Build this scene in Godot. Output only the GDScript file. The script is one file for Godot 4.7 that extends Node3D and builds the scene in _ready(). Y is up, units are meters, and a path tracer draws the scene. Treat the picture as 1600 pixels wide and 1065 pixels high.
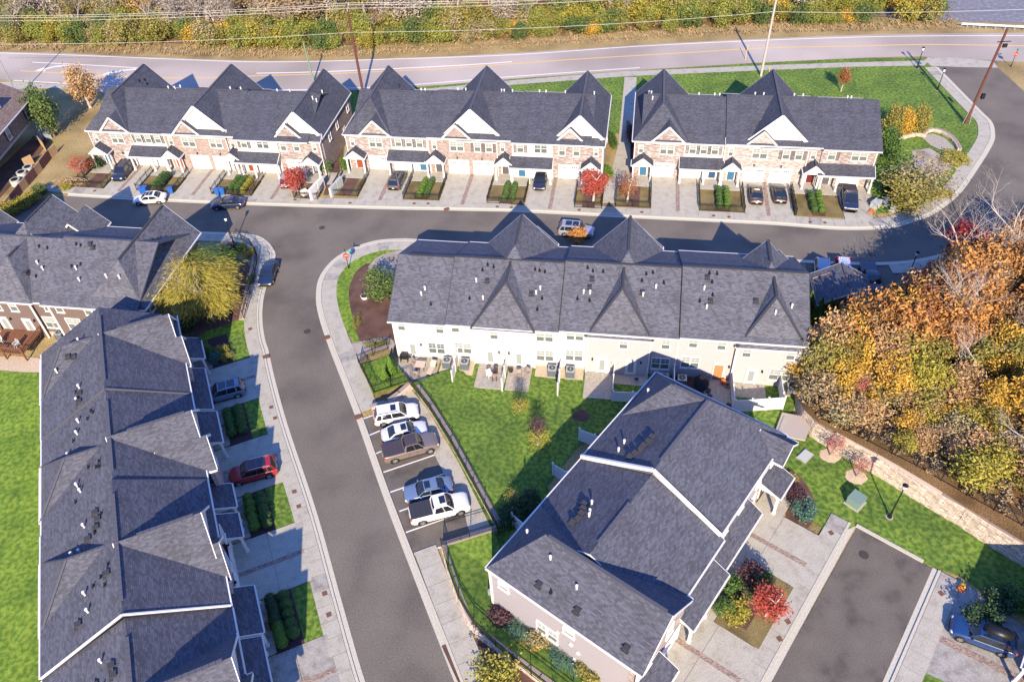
extends Node3D
# An autumn estate of townhouses seen from the air. Lengths in metres, y up, -z away from the camera.

class Mb:
	# collects triangles and gives one ArrayMesh; points run counter-clockwise seen from outside
	var v := PackedVector3Array()
	var n := PackedVector3Array()
	var t := PackedVector2Array()
	var c := PackedColorArray()
	var col := Color(1, 1, 1)
	var xf := Transform3D()
	func tri3(a: Vector3, b: Vector3, d: Vector3, na: Vector3, nb: Vector3, nd: Vector3, ua := Vector2.ZERO, ub := Vector2.ZERO, ud := Vector2.ZERO):
		v.append(xf * a); v.append(xf * d); v.append(xf * b)
		n.append(xf.basis * na); n.append(xf.basis * nd); n.append(xf.basis * nb)
		t.append(ua); t.append(ud); t.append(ub)
		c.append(col); c.append(col); c.append(col)
	func poly(p: Array):
		var nn: Vector3 = ((p[1] - p[0]) as Vector3).cross(p[2] - p[0])
		if nn.length() < 1e-9 and p.size() > 3:
			nn = ((p[2] - p[0]) as Vector3).cross(p[3] - p[0])
		nn = nn.normalized()
		var tg := Vector3.UP.cross(nn)
		if tg.length() < 0.05:
			tg = Vector3.RIGHT
		tg = tg.normalized()
		var bt := nn.cross(tg)
		for i in range(1, p.size() - 1):
			tri3(p[0], p[i], p[i + 1], nn, nn, nn, Vector2(tg.dot(p[0]), -bt.dot(p[0])), Vector2(tg.dot(p[i]), -bt.dot(p[i])), Vector2(tg.dot(p[i + 1]), -bt.dot(p[i + 1])))
	func up_poly(p: Array):
		# the same polygon turned so that it faces up
		var nn: Vector3 = ((p[1] - p[0]) as Vector3).cross(p[2] - p[0])
		if nn.y < 0:
			p = p.duplicate(); p.reverse()
		poly(p)
	func box(o: Vector3, s: Vector3, b := Basis.IDENTITY):
		var h := s * 0.5
		var q := []
		for i in 8:
			q.append(o + b * Vector3(h.x * (1 if i & 1 else -1), h.y * (1 if i & 2 else -1), h.z * (1 if i & 4 else -1)))
		for f in [[4, 5, 7, 6], [1, 0, 2, 3], [5, 1, 3, 7], [0, 4, 6, 2], [6, 7, 3, 2], [0, 1, 5, 4]]:
			poly([q[f[0]], q[f[1]], q[f[2]], q[f[3]]])
	func bar(a: Vector3, b: Vector3, w: float, h: float):
		var d := b - a
		var z := d.normalized()
		var x := Vector3.UP.cross(z)
		if x.length() < 0.01:
			x = Vector3.RIGHT
		x = x.normalized()
		box((a + b) * 0.5, Vector3(w, h, d.length()), Basis(x, z.cross(x), z))
	func tube(a: Vector3, b: Vector3, ra: float, rb: float, seg := 8, caps := true):
		var z := (b - a).normalized()
		var x := z.cross(Vector3.UP if absf(z.y) < 0.9 else Vector3.RIGHT).normalized()
		var y := z.cross(x)
		for i in seg:
			var p := TAU * i / seg
			var q := TAU * (i + 1) / seg
			var n0 := x * cos(p) + y * sin(p)
			var n1 := x * cos(q) + y * sin(q)
			tri3(a + n0 * ra, a + n1 * ra, b + n1 * rb, n0, n1, n1)
			tri3(a + n0 * ra, b + n1 * rb, b + n0 * rb, n0, n1, n0)
			if caps:
				tri3(b, b + n0 * rb, b + n1 * rb, z, z, z)
				tri3(a, a + n1 * ra, a + n0 * ra, -z, -z, -z)
	func ball(o: Vector3, r: Vector3, seg := 12, rings := 7):
		for j in rings:
			for i in seg:
				var q := []
				for k in [[i, j], [i + 1, j], [i + 1, j + 1], [i, j + 1]]:
					var th: float = TAU * k[0] / seg
					var ph: float = PI * k[1] / rings
					q.append(Vector3(sin(ph) * cos(th), cos(ph), -sin(ph) * sin(th)))
				for f in [[0, 3, 2], [0, 2, 1]]:
					tri3(o + q[f[0]] * r, o + q[f[1]] * r, o + q[f[2]] * r, q[f[0]], q[f[1]], q[f[2]])
	func grid(rows: Array, flip := false):
		# a smooth skin through rows of points
		var nr := rows.size()
		var nc: int = rows[0].size()
		var ns := []
		for i in nr:
			var line := PackedVector3Array()
			for j in nc:
				var du: Vector3 = rows[mini(i + 1, nr - 1)][j] - rows[maxi(i - 1, 0)][j]
				var dv: Vector3 = rows[i][mini(j + 1, nc - 1)] - rows[i][maxi(j - 1, 0)]
				var k := dv.cross(du).normalized()
				line.append(-k if flip else k)
			ns.append(line)
		for i in nr - 1:
			for j in nc - 1:
				var a: Vector3 = rows[i][j]; var b: Vector3 = rows[i][j + 1]; var e: Vector3 = rows[i + 1][j + 1]; var d: Vector3 = rows[i + 1][j]
				if flip:
					tri3(a, e, b, ns[i][j], ns[i + 1][j + 1], ns[i][j + 1]); tri3(a, d, e, ns[i][j], ns[i + 1][j], ns[i + 1][j + 1])
				else:
					tri3(a, b, e, ns[i][j], ns[i][j + 1], ns[i + 1][j + 1]); tri3(a, e, d, ns[i][j], ns[i + 1][j + 1], ns[i + 1][j])
	func leaf(o: Vector3, a: Vector3, b: Vector3):
		var nn := a.cross(b).normalized()
		tri3(o - a, o - b * 0.55, o + a, nn, nn, nn)
		tri3(o - a, o + a, o + b * 0.55, nn, nn, nn)
	func mesh() -> ArrayMesh:
		var m := ArrayMesh.new()
		if v.is_empty():
			return m
		var arr := []
		arr.resize(Mesh.ARRAY_MAX)
		arr[Mesh.ARRAY_VERTEX] = v; arr[Mesh.ARRAY_NORMAL] = n; arr[Mesh.ARRAY_TEX_UV] = t; arr[Mesh.ARRAY_COLOR] = c
		m.add_surface_from_arrays(Mesh.PRIMITIVE_TRIANGLES, arr)
		return m

var M := {}
var taken := {}
var rng := RandomNumberGenerator.new()

func numbered(called: String) -> String:
	var k: int = taken.get(called, -1) + 1
	taken[called] = k
	return called if k == 0 else "%s_%03d" % [called, k]

func thing(called: String, label: String, category: String, at := Vector3.ZERO, turn := 0.0, group := "") -> Node3D:
	var o := Node3D.new()
	o.name = numbered(called)
	add_child(o)
	o.position = at
	o.rotation_degrees.y = turn
	tag(o, label, category, group)
	return o

func tag(o: Node, label: String, category: String, group := ""):
	o.set_meta("label", label)
	o.set_meta("category", category)
	if group:
		o.set_meta("group", group)

func part(called: String, m, mat: String, parent: Node, at := Vector3.ZERO, turn := 0.0) -> MeshInstance3D:
	var o := MeshInstance3D.new()
	o.mesh = m.mesh() if m is Mb else m
	o.material_override = M[mat]
	o.name = called
	parent.add_child(o, true)
	o.position = at
	o.rotation_degrees.y = turn
	return o

func struct(called: String, m, mat: String) -> MeshInstance3D:
	var o := part(called, m, mat, self)
	o.set_meta("kind", "structure")
	return o

func copy_of(o: Node3D, called: String, label: String, at: Vector3, turn := 0.0) -> Node3D:
	var r: Node3D = o.duplicate()
	r.name = numbered(called)
	add_child(r)
	r.position = at
	r.rotation_degrees.y = turn
	r.set_meta("label", label)
	return r

# ---------- materials ----------
func lin(r: float, g: float, b: float) -> Color:
	return Color(r, g, b).linear_to_srgb()

func plain(called: String, c: Color, rough := 0.8, metal := 0.0) -> StandardMaterial3D:
	var m := StandardMaterial3D.new()
	m.resource_name = called
	m.albedo_color = c
	m.roughness = rough
	m.metallic = metal
	M[called] = m
	return m

func noise(freq: float, stops: Array, seedling := 1, octaves := 4, size := 512, kind := FastNoiseLite.TYPE_SIMPLEX_SMOOTH) -> NoiseTexture2D:
	var f := FastNoiseLite.new()
	f.seed = seedling
	f.noise_type = kind
	f.frequency = freq
	f.fractal_octaves = octaves
	var g := Gradient.new()
	var off := PackedFloat32Array()
	var cs := PackedColorArray()
	for s in stops:
		off.append(s[0]); cs.append(s[1])
	g.offsets = off
	g.colors = cs
	var tx := NoiseTexture2D.new()
	tx.width = size; tx.height = size
	tx.seamless = true
	tx.color_ramp = g
	tx.noise = f
	return tx

func tex(called: String, t: Texture2D, metres: float, rough := 0.9, coarse: Texture2D = null, coarse_metres := 40.0) -> StandardMaterial3D:
	# a surface whose texture lies in the world, with a coarser layer multiplied in
	var m := plain(called, Color.WHITE, rough)
	m.albedo_texture = t
	m.uv1_triplanar = true
	m.uv1_world_triplanar = true
	m.uv1_scale = Vector3.ONE / metres
	if coarse:
		m.detail_enabled = true
		m.detail_albedo = coarse
		m.detail_blend_mode = BaseMaterial3D.BLEND_MODE_MUL
		m.detail_uv_layer = BaseMaterial3D.DETAIL_UV_2
		m.uv2_triplanar = true
		m.uv2_world_triplanar = true
		m.uv2_scale = Vector3.ONE / coarse_metres
	return m

func uvtex(called: String, t: Texture2D, metres: float, rough := 0.9, bump: Texture2D = null, depth := 1.0) -> StandardMaterial3D:
	var m := plain(called, Color.WHITE, rough)
	m.albedo_texture = t
	m.uv1_scale = Vector3(1.0 / metres, 1.0 / metres, 1)
	if bump:
		m.heightmap_enabled = true
		m.heightmap_texture = bump
		m.heightmap_scale = depth
	return m

func roof_images(seedling: int, size := 640) -> Array:
	# staggered shingle tabs, 28 courses over 4.2 m, with blends of tone; and their relief
	var r := RandomNumberGenerator.new()
	r.seed = seedling
	var im := Image.create(size, size, false, Image.FORMAT_RGB8)
	var hm := Image.create(size, size, false, Image.FORMAT_RGB8)
	var rows := 28
	for row in rows:
		var y0 := row * size / rows
		var y1 := (row + 1) * size / rows
		var x := -r.randi_range(0, 30)
		var edge := x
		while x < size:
			var w := r.randi_range(28, 62)
			if x + w > size + edge:
				w = size + edge - x
			if w <= 0:
				break
			var g := 0.76 + r.randf() * 0.24
			var hue := r.randf_range(-0.012, 0.012)
			var lift := 0.45 + r.randf() * 0.4
			for px in range(x, x + w):
				for py in range(y0, y1):
					var k := float(py - y0) / (y1 - y0)
					var q := posmod(px, size)
					var s := g * (0.93 + 0.07 * r.randf())
					if py >= y1 - 2:
						s *= 0.72
					if px == x:
						s *= 0.85
					im.set_pixel(q, py, Color(s + hue, s, s - hue * 0.5))
					var hh := lift * (0.35 + 0.65 * k)
					hm.set_pixel(q, py, Color(hh, hh, hh))
			x += w
	return [ImageTexture.create_from_image(im), ImageTexture.create_from_image(hm)]

func brick_image(seedling: int, tones: Array, mortar: Color, size := 512, rows := 40, cols := 14) -> ImageTexture:
	var r := RandomNumberGenerator.new()
	r.seed = seedling
	var im := Image.create(size, size, false, Image.FORMAT_RGB8)
	im.fill(mortar)
	for row in rows:
		var y0 := row * size / rows
		var y1 := (row + 1) * size / rows - 2
		for k in cols:
			var x0 := k * size / cols + (size / cols / 2 if row % 2 else 0)
			var cc: Color = tones[r.randi() % tones.size()]
			cc = cc * (0.85 + 0.3 * r.randf())
			for px in range(x0, x0 + size / cols - 2):
				for py in range(y0, y1):
					im.set_pixel(posmod(px, size), py, cc)
	return ImageTexture.create_from_image(im)

func lap_images(c: Color, size := 128) -> Array:
	# lap siding: boards with a lip that throws a thin line of shade
	var im := Image.create(size, size, false, Image.FORMAT_RGB8)
	var hm := Image.create(size, size, false, Image.FORMAT_RGB8)
	var r := RandomNumberGenerator.new()
	r.seed = 5
	for y in size:
		var k := fposmod(y * 8.0 / size, 1.0)
		var s := 0.97 + 0.03 * r.randf()
		for x in size:
			im.set_pixel(x, y, c * s)
			hm.set_pixel(x, y, Color(k, k, k))
	return [ImageTexture.create_from_image(im), ImageTexture.create_from_image(hm)]

func leafy(called: String, c: Color, back := 0.35):
	var m := plain(called, c, 0.75)
	m.vertex_color_use_as_albedo = true
	m.cull_mode = BaseMaterial3D.CULL_DISABLED
	m.backlight_enabled = true
	m.backlight = Color(back, back, back) * 0.55

func make_materials():
	var white := Color(1, 1, 1)
	var ri := roof_images(11)
	var rj := roof_images(29)
	for d in [["roof_grey", lin(0.150, 0.156, 0.190), ri], ["roof_slate", lin(0.092, 0.100, 0.134), rj], ["roof_blue", lin(0.118, 0.126, 0.166), rj], ["roof_brown", lin(0.30, 0.22, 0.19), ri]]:
		var m := uvtex(d[0], d[2][0], 4.2, 0.88, d[2][1], 1.1)
		m.albedo_color = d[1]
		m.detail_enabled = true
		m.detail_albedo = noise(0.012, [[0.0, Color(0.86, 0.85, 0.85)], [0.5, Color(0.97, 0.97, 0.97)], [1.0, white]], 8, 3, 256)
		m.detail_blend_mode = BaseMaterial3D.BLEND_MODE_MUL
		m.detail_uv_layer = BaseMaterial3D.DETAIL_UV_2
		m.uv2_triplanar = true
		m.uv2_world_triplanar = true
		m.uv2_scale = Vector3.ONE / 9.0
	plain("ridge", lin(0.075, 0.078, 0.100), 0.9)
	plain("ridge_dark", lin(0.040, 0.041, 0.050), 0.9)
	plain("trim", lin(0.66, 0.66, 0.65), 0.5)
	plain("vinyl", lin(0.70, 0.70, 0.70), 0.35)
	var sd := lap_images(white)
	for d in [["siding_white", lin(0.60, 0.58, 0.57)], ["siding_pale", lin(0.46, 0.43, 0.435)], ["siding_grey", lin(0.36, 0.34, 0.36)], ["siding_brown", lin(0.155, 0.115, 0.105)]]:
		var m := uvtex(d[0], sd[0], 1.3, 0.55, sd[1], 2.0)
		m.albedo_color = d[1]
	uvtex("brick_pale", brick_image(3, [lin(0.32, 0.27, 0.255), lin(0.25, 0.185, 0.175), lin(0.38, 0.335, 0.32), lin(0.19, 0.145, 0.145), lin(0.40, 0.365, 0.355), lin(0.29, 0.23, 0.22)], lin(0.36, 0.33, 0.315), 512, 36, 10), 4.0)
	uvtex("brick_tan", brick_image(4, [lin(0.30, 0.235, 0.21), lin(0.26, 0.195, 0.175), lin(0.34, 0.275, 0.25), lin(0.29, 0.225, 0.205)], lin(0.33, 0.29, 0.27)), 4.0)
	uvtex("brick_white", brick_image(6, [lin(0.40, 0.365, 0.35), lin(0.35, 0.31, 0.295), lin(0.43, 0.40, 0.385), lin(0.31, 0.26, 0.245)], lin(0.40, 0.37, 0.355), 512, 36, 10), 4.0)
	uvtex("brick_red", brick_image(7, [lin(0.20, 0.07, 0.055), lin(0.25, 0.09, 0.07), lin(0.16, 0.06, 0.05), lin(0.22, 0.10, 0.08)], lin(0.24, 0.16, 0.13)), 4.0)
	uvtex("brick_brown", brick_image(9, [lin(0.19, 0.13, 0.11), lin(0.24, 0.17, 0.14), lin(0.15, 0.10, 0.085)], lin(0.25, 0.2, 0.17)), 4.0)
	uvtex("wall_block", brick_image(12, [lin(0.52, 0.44, 0.35), lin(0.58, 0.50, 0.40), lin(0.46, 0.38, 0.30), lin(0.60, 0.53, 0.45)], lin(0.30, 0.24, 0.19), 512, 20, 9), 4.0)
	plain("glass", lin(0.10, 0.13, 0.13), 0.06).metallic_specular = 0.7
	plain("blind", lin(0.27, 0.30, 0.29), 0.25)
	plain("blind_grey", lin(0.13, 0.15, 0.145), 0.15)
	plain("shutter", lin(0.12, 0.115, 0.125), 0.6)
	plain("shutter_dark", lin(0.035, 0.05, 0.045), 0.6)
	plain("black", lin(0.012, 0.012, 0.013), 0.45)
	plain("rubber", lin(0.016, 0.016, 0.017), 0.85)
	plain("rim", lin(0.55, 0.56, 0.58), 0.3, 0.8)
	plain("chrome", lin(0.65, 0.66, 0.68), 0.2, 0.9)
	plain("car_glass", lin(0.012, 0.016, 0.020), 0.04).metallic_specular = 0.8
	plain("lamp_clear", lin(0.7, 0.72, 0.75), 0.1)
	plain("lamp_red", lin(0.35, 0.02, 0.015), 0.2)
	plain("plate", lin(0.6, 0.6, 0.62), 0.4)
	for d in [["paint_white", 0.72, 0.72, 0.72], ["paint_pearl", 0.62, 0.63, 0.64], ["paint_black", 0.010, 0.012, 0.022], ["paint_navy", 0.012, 0.020, 0.055], ["paint_red", 0.30, 0.012, 0.018], ["paint_silver", 0.30, 0.34, 0.42], ["paint_grey", 0.10, 0.11, 0.125], ["paint_bronze", 0.20, 0.16, 0.14], ["paint_sky", 0.16, 0.22, 0.33], ["paint_blue", 0.012, 0.045, 0.15], ["paint_brown", 0.045, 0.032, 0.030], ["paint_cover", 0.030, 0.032, 0.040], ["paint_race", 0.45, 0.03, 0.04], ["paint_bright_blue", 0.03, 0.16, 0.55], ["cover_plum", 0.055, 0.042, 0.052]]:
		var m := plain(d[0], lin(d[1], d[2], d[3]), 0.32, 0.25 if d[0] in ["paint_silver", "paint_grey", "paint_bronze", "paint_sky"] else 0.0)
		m.clearcoat_enabled = true
		m.clearcoat = 0.8
		m.clearcoat_roughness = 0.06
	M["paint_cover"].clearcoat_enabled = false
	M["paint_cover"].roughness = 0.7
	M["cover_plum"].clearcoat_enabled = false
	M["cover_plum"].roughness = 0.6
	# ground
	var cloud := noise(0.006, [[0.0, Color(0.70, 0.68, 0.62)], [0.5, Color(0.90, 0.89, 0.86)], [1.0, white]], 21, 4, 512)
	tex("asphalt", noise(0.05, [[0.0, lin(0.118, 0.108, 0.090)], [0.45, lin(0.165, 0.148, 0.122)], [1.0, lin(0.213, 0.192, 0.157)]], 31, 5), 5.0, 0.9, noise(0.007, [[0.0, Color(0.78, 0.77, 0.78)], [0.5, Color(0.93, 0.92, 0.92)], [1.0, white]], 22, 5, 512), 34.0)
	tex("asphalt_dark", noise(0.05, [[0.0, lin(0.102, 0.093, 0.080)], [0.45, lin(0.141, 0.125, 0.104)], [1.0, lin(0.179, 0.162, 0.133)]], 37, 5), 4.0, 0.9, noise(0.009, [[0.0, Color(0.72, 0.71, 0.72)], [0.4, Color(0.93, 0.92, 0.92)], [1.0, white]], 23, 4, 512), 17.0)
	tex("highway", noise(0.05, [[0.0, lin(0.353, 0.311, 0.277)], [0.5, lin(0.476, 0.419, 0.372)], [1.0, lin(0.583, 0.522, 0.452)]], 33, 5), 6.0, 0.9, noise(0.004, [[0.0, Color(0.80, 0.79, 0.79)], [1.0, white]], 24, 3, 512), 60.0)
	tex("concrete", noise(0.03, [[0.0, lin(0.332, 0.316, 0.268)], [0.5, lin(0.416, 0.403, 0.344)], [1.0, lin(0.490, 0.482, 0.415)]], 41, 5), 3.0, 0.85, noise(0.014, [[0.0, Color(0.84, 0.82, 0.80)], [0.35, Color(0.95, 0.94, 0.93)], [1.0, white]], 25, 4, 512), 11.0)
	tex("concrete_grey", noise(0.03, [[0.0, lin(0.277, 0.267, 0.248)], [0.5, lin(0.366, 0.355, 0.327)], [1.0, lin(0.446, 0.439, 0.396)]], 43, 5), 3.0, 0.85, noise(0.014, [[0.0, Color(0.76, 0.74, 0.73)], [0.4, Color(0.92, 0.91, 0.90)], [1.0, white]], 26, 4, 512), 8.0)
	tex("kerb", noise(0.05, [[0.0, lin(0.413, 0.387, 0.312)], [1.0, lin(0.557, 0.529, 0.434)]], 44, 4, 256), 3.0, 0.85)
	tex("patio", noise(0.03, [[0.0, lin(0.270, 0.237, 0.194)], [0.5, lin(0.342, 0.314, 0.261)], [1.0, lin(0.414, 0.389, 0.324)]], 45, 5, 256), 3.0, 0.85)
	tex("brick_strip", brick_image(14, [lin(0.26, 0.19, 0.155), lin(0.20, 0.14, 0.12), lin(0.31, 0.23, 0.19)], lin(0.28, 0.22, 0.18), 256, 20, 10), 2.0)
	tex("grass", noise(0.022, [[0.0, lin(0.039, 0.082, 0.011)], [0.35, lin(0.083, 0.165, 0.018)], [0.5, lin(0.117, 0.214, 0.026)], [0.65, lin(0.166, 0.258, 0.036)], [1.0, lin(0.277, 0.318, 0.068)]], 51, 6, 1024), 14.0, 0.95, noise(0.010, [[0.0, Color(0.74, 0.78, 0.74)], [0.45, Color(0.90, 0.90, 0.86)], [0.8, Color(1, 0.98, 0.9)], [1.0, white]], 27, 5, 512), 31.0)
	tex("grass_bright", noise(0.022, [[0.0, lin(0.066, 0.127, 0.010)], [0.35, lin(0.117, 0.214, 0.016)], [0.5, lin(0.156, 0.263, 0.024)], [0.65, lin(0.199, 0.302, 0.032)], [1.0, lin(0.310, 0.352, 0.060)]], 52, 6, 1024), 14.0, 0.95, noise(0.012, [[0.0, Color(0.74, 0.80, 0.74)], [0.5, Color(0.93, 0.93, 0.88)], [1.0, white]], 28, 5, 512), 24.0)
	tex("straw", noise(0.05, [[0.0, lin(0.210, 0.165, 0.068)], [0.5, lin(0.375, 0.285, 0.128)], [0.8, lin(0.495, 0.390, 0.195)], [1.0, lin(0.330, 0.330, 0.105)]], 53, 5), 7.0, 0.95, cloud, 30.0)
	tex("yard_grass", noise(0.05, [[0.0, lin(0.10, 0.10, 0.03)], [0.4, lin(0.19, 0.15, 0.06)], [0.75, lin(0.27, 0.21, 0.10)], [1.0, lin(0.13, 0.16, 0.04)]], 54, 5), 5.0, 0.95, cloud, 9.0)
	tex("mulch", noise(0.12, [[0.0, lin(0.055, 0.028, 0.022)], [0.5, lin(0.13, 0.068, 0.055)], [0.8, lin(0.21, 0.12, 0.10)], [1.0, lin(0.32, 0.20, 0.16)]], 55, 4), 3.0, 0.95, cloud, 8.0)
	tex("mulch_dark", noise(0.12, [[0.0, lin(0.022, 0.010, 0.014)], [0.6, lin(0.06, 0.030, 0.036)], [1.0, lin(0.16, 0.09, 0.09)]], 56, 4, 256), 2.0, 0.95)
	tex("gravel", noise(0.14, [[0.0, lin(0.22, 0.19, 0.18)], [0.5, lin(0.38, 0.34, 0.32)], [1.0, lin(0.58, 0.54, 0.51)]], 57, 4), 3.0, 0.95, cloud, 9.0)
	tex("litter", noise(0.07, [[0.0, lin(0.058, 0.034, 0.016)], [0.4, lin(0.169, 0.098, 0.039)], [0.7, lin(0.312, 0.189, 0.072)], [1.0, lin(0.468, 0.312, 0.143)]], 58, 5), 6.0, 0.95, cloud, 16.0)
	tex("sand", noise(0.06, [[0.0, lin(0.40, 0.31, 0.21)], [1.0, lin(0.60, 0.49, 0.36)]], 59, 5, 256), 5.0, 0.95)
	tex("water", noise(0.03, [[0.0, lin(0.15, 0.135, 0.135)], [0.6, lin(0.20, 0.185, 0.185)], [1.0, lin(0.34, 0.32, 0.32)]], 60, 4, 512), 16.0, 0.4)
	tex("bark", noise(0.08, [[0.0, lin(0.10, 0.08, 0.06)], [1.0, lin(0.24, 0.20, 0.16)]], 61, 3, 128), 1.0)
	plain("pale_bark", lin(0.46, 0.42, 0.38), 0.85)
	plain("grey_bark", lin(0.30, 0.26, 0.235), 0.9)
	tex("pole_wood", noise(0.06, [[0.0, lin(0.085, 0.028, 0.020)], [1.0, lin(0.15, 0.055, 0.038)]], 62, 3, 128), 2.0)
	tex("pole_grey", noise(0.06, [[0.0, lin(0.34, 0.31, 0.28)], [1.0, lin(0.52, 0.48, 0.44)]], 63, 3, 128), 2.0)
	plain("pole_green", lin(0.17, 0.26, 0.17), 0.8)
	tex("deck_wood", noise(0.06, [[0.0, lin(0.13, 0.05, 0.025)], [1.0, lin(0.24, 0.11, 0.055)]], 64, 3, 128), 2.0)
	tex("fence_wood", noise(0.06, [[0.0, lin(0.42, 0.27, 0.13)], [1.0, lin(0.58, 0.40, 0.22)]], 65, 3, 128), 2.0)
	plain("timber", lin(0.36, 0.24, 0.15), 0.75)
	plain("white_paint", lin(0.72, 0.71, 0.70), 0.6)
	plain("yellow_paint", lin(0.62, 0.42, 0.13), 0.6)
	plain("rust", lin(0.15, 0.07, 0.045), 0.8)
	plain("manhole", lin(0.075, 0.055, 0.05), 0.7, 0.3)
	plain("wire", lin(0.55, 0.53, 0.50), 0.5)
	plain("steel", lin(0.50, 0.51, 0.53), 0.4, 0.6)
	plain("box_green", lin(0.17, 0.25, 0.21), 0.6)
	plain("utility", lin(0.42, 0.45, 0.44), 0.6)
	plain("ac_grey", lin(0.13, 0.15, 0.17), 0.5, 0.2)
	plain("ac_light", lin(0.34, 0.38, 0.41), 0.5, 0.2)
	plain("bin_blue", lin(0.020, 0.12, 0.42), 0.4)
	plain("door_blue", lin(0.035, 0.14, 0.26), 0.4)
	plain("door_navy", lin(0.03, 0.07, 0.17), 0.4)
	plain("door_red", lin(0.26, 0.055, 0.030), 0.4)
	plain("door_maroon", lin(0.12, 0.014, 0.018), 0.4)
	plain("door_grey", lin(0.09, 0.09, 0.11), 0.4)
	plain("wreath", lin(0.55, 0.36, 0.03), 0.8)
	plain("sign_red", lin(0.50, 0.045, 0.035), 0.5)
	plain("sign_green", lin(0.03, 0.30, 0.22), 0.5)
	plain("sign_white", lin(0.75, 0.75, 0.75), 0.5)
	plain("orange", lin(0.62, 0.16, 0.02), 0.6)
	plain("slate_blue", lin(0.16, 0.24, 0.32), 0.6)
	plain("stone", lin(0.45, 0.39, 0.33), 0.9)
	plain("stone_dark", lin(0.30, 0.24, 0.21), 0.9)
	plain("stone_pale", lin(0.58, 0.49, 0.41), 0.9)
	plain("cushion", lin(0.50, 0.40, 0.32), 0.9)
	plain("teal", lin(0.05, 0.22, 0.18), 0.6)
	plain("copper", lin(0.42, 0.20, 0.08), 0.7)
	leafy("leaf_white", white)
	for d in [["leaf_boxwood", 0.077, 0.161, 0.030], ["leaf_arbor", 0.127, 0.246, 0.027], ["leaf_dark", 0.034, 0.082, 0.025], ["leaf_magnolia", 0.10, 0.155, 0.035], ["leaf_lime", 0.34, 0.30, 0.040], ["leaf_gold", 0.56, 0.34, 0.045], ["leaf_willow", 0.36, 0.30, 0.040], ["leaf_orange", 0.50, 0.235, 0.060], ["leaf_tan", 0.48, 0.30, 0.135], ["leaf_copper", 0.33, 0.125, 0.040], ["leaf_red", 0.44, 0.075, 0.045], ["leaf_crimson", 0.24, 0.028, 0.035], ["leaf_olive", 0.265, 0.235, 0.050], ["leaf_sage", 0.34, 0.28, 0.13], ["leaf_juniper", 0.081, 0.174, 0.125], ["leaf_plum", 0.108, 0.049, 0.060], ["leaf_pink", 0.412, 0.130, 0.108], ["leaf_dry", 0.384, 0.285, 0.155], ["leaf_bramble", 0.24, 0.26, 0.045], ["leaf_twig", 0.36, 0.31, 0.25], ["leaf_brush", 0.36, 0.26, 0.14], ["leaf_grassy", 0.217, 0.217, 0.076]]:
		leafy(d[0], lin(d[1], d[2], d[3]))

# ---------- buildings ----------
func key3(a: Vector3) -> String:
	return "%.2f_%.2f_%.2f" % [a.x, a.y, a.z]

func roof(called: String, facets: Array, mat: String, parent: Node, thick := 0.16, gutters := true, rakes := "trim") -> MeshInstance3D:
	# a shell of slopes with soffits, white fascias on every open edge and gutters on the level ones
	var top := Mb.new()
	var trim := Mb.new()
	var edges := []
	var seen := {}
	var owned: Array = parent.get_meta("slopes", [])
	owned.append_array(facets)
	parent.set_meta("slopes", owned)
	var dn := Vector3.DOWN * thick
	for f in facets:
		var nn: Vector3 = ((f[1] - f[0]) as Vector3).cross(f[2] - f[0])
		if nn.y < 0:
			f.reverse()
		top.poly(f)
		var under := []
		for p in f:
			under.append(p + dn)
		under.reverse()
		trim.poly(under)
		for i in f.size():
			var a := key3(f[i]); var b := key3(f[(i + 1) % f.size()])
			if seen.has(b + a):
				seen.erase(b + a)
			else:
				seen[a + b] = [f[i], f[(i + 1) % f.size()]]
	for k in seen:
		var a: Vector3 = seen[k][0]
		var b: Vector3 = seen[k][1]
		var edge := Mb.new()
		(edge if absf(a.y - b.y) > 0.02 else trim).poly([a + dn * 1.4, b + dn * 1.4, b, a])
		if absf(a.y - b.y) > 0.02:
			edges.append(edge)
		if (a - b).length() < 0.3:
			continue
		var out := (b - a).cross(Vector3.UP).normalized()
		if absf(a.y - b.y) < 0.02:
			if gutters:
				trim.box((a + b) * 0.5 + out * 0.06 + Vector3.DOWN * 0.075, Vector3(0.12, 0.13, (b - a).length()), Basis(out, Vector3.UP, out.cross(Vector3.UP)))
		else:
			var z := (b - a).normalized()
			var y := z.cross(out).normalized()
			edge.box((a + b) * 0.5 + out * 0.02 - y * 0.10 * signf(y.y), Vector3(0.07, 0.2, (b - a).length()), Basis(out, y, z))
	var o := part(called, top, mat, parent)
	part("fascia", trim, "trim", o)
	for edge in edges:
		part("rake_board", edge, rakes, o)
	return o

func roof_height(parent: Node, u: float, w: float) -> float:
	# how high the topmost slope stands over a point of the plan
	var best := 0.0
	for f in parent.get_meta("slopes", []):
		for i in range(1, f.size() - 1):
			var a: Vector3 = f[0]
			var b: Vector3 = f[i]
			var c: Vector3 = f[i + 1]
			var d := (b.z - c.z) * (a.x - c.x) + (c.x - b.x) * (a.z - c.z)
			if absf(d) < 1e-6:
				continue
			var p := ((b.z - c.z) * (u - c.x) + (c.x - b.x) * (w - c.z)) / d
			var q := ((c.z - a.z) * (u - c.x) + (a.x - c.x) * (w - c.z)) / d
			if p >= 0 and q >= 0 and p + q <= 1:
				best = maxf(best, p * a.y + q * b.y + (1 - p - q) * c.y)
	return best

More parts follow.
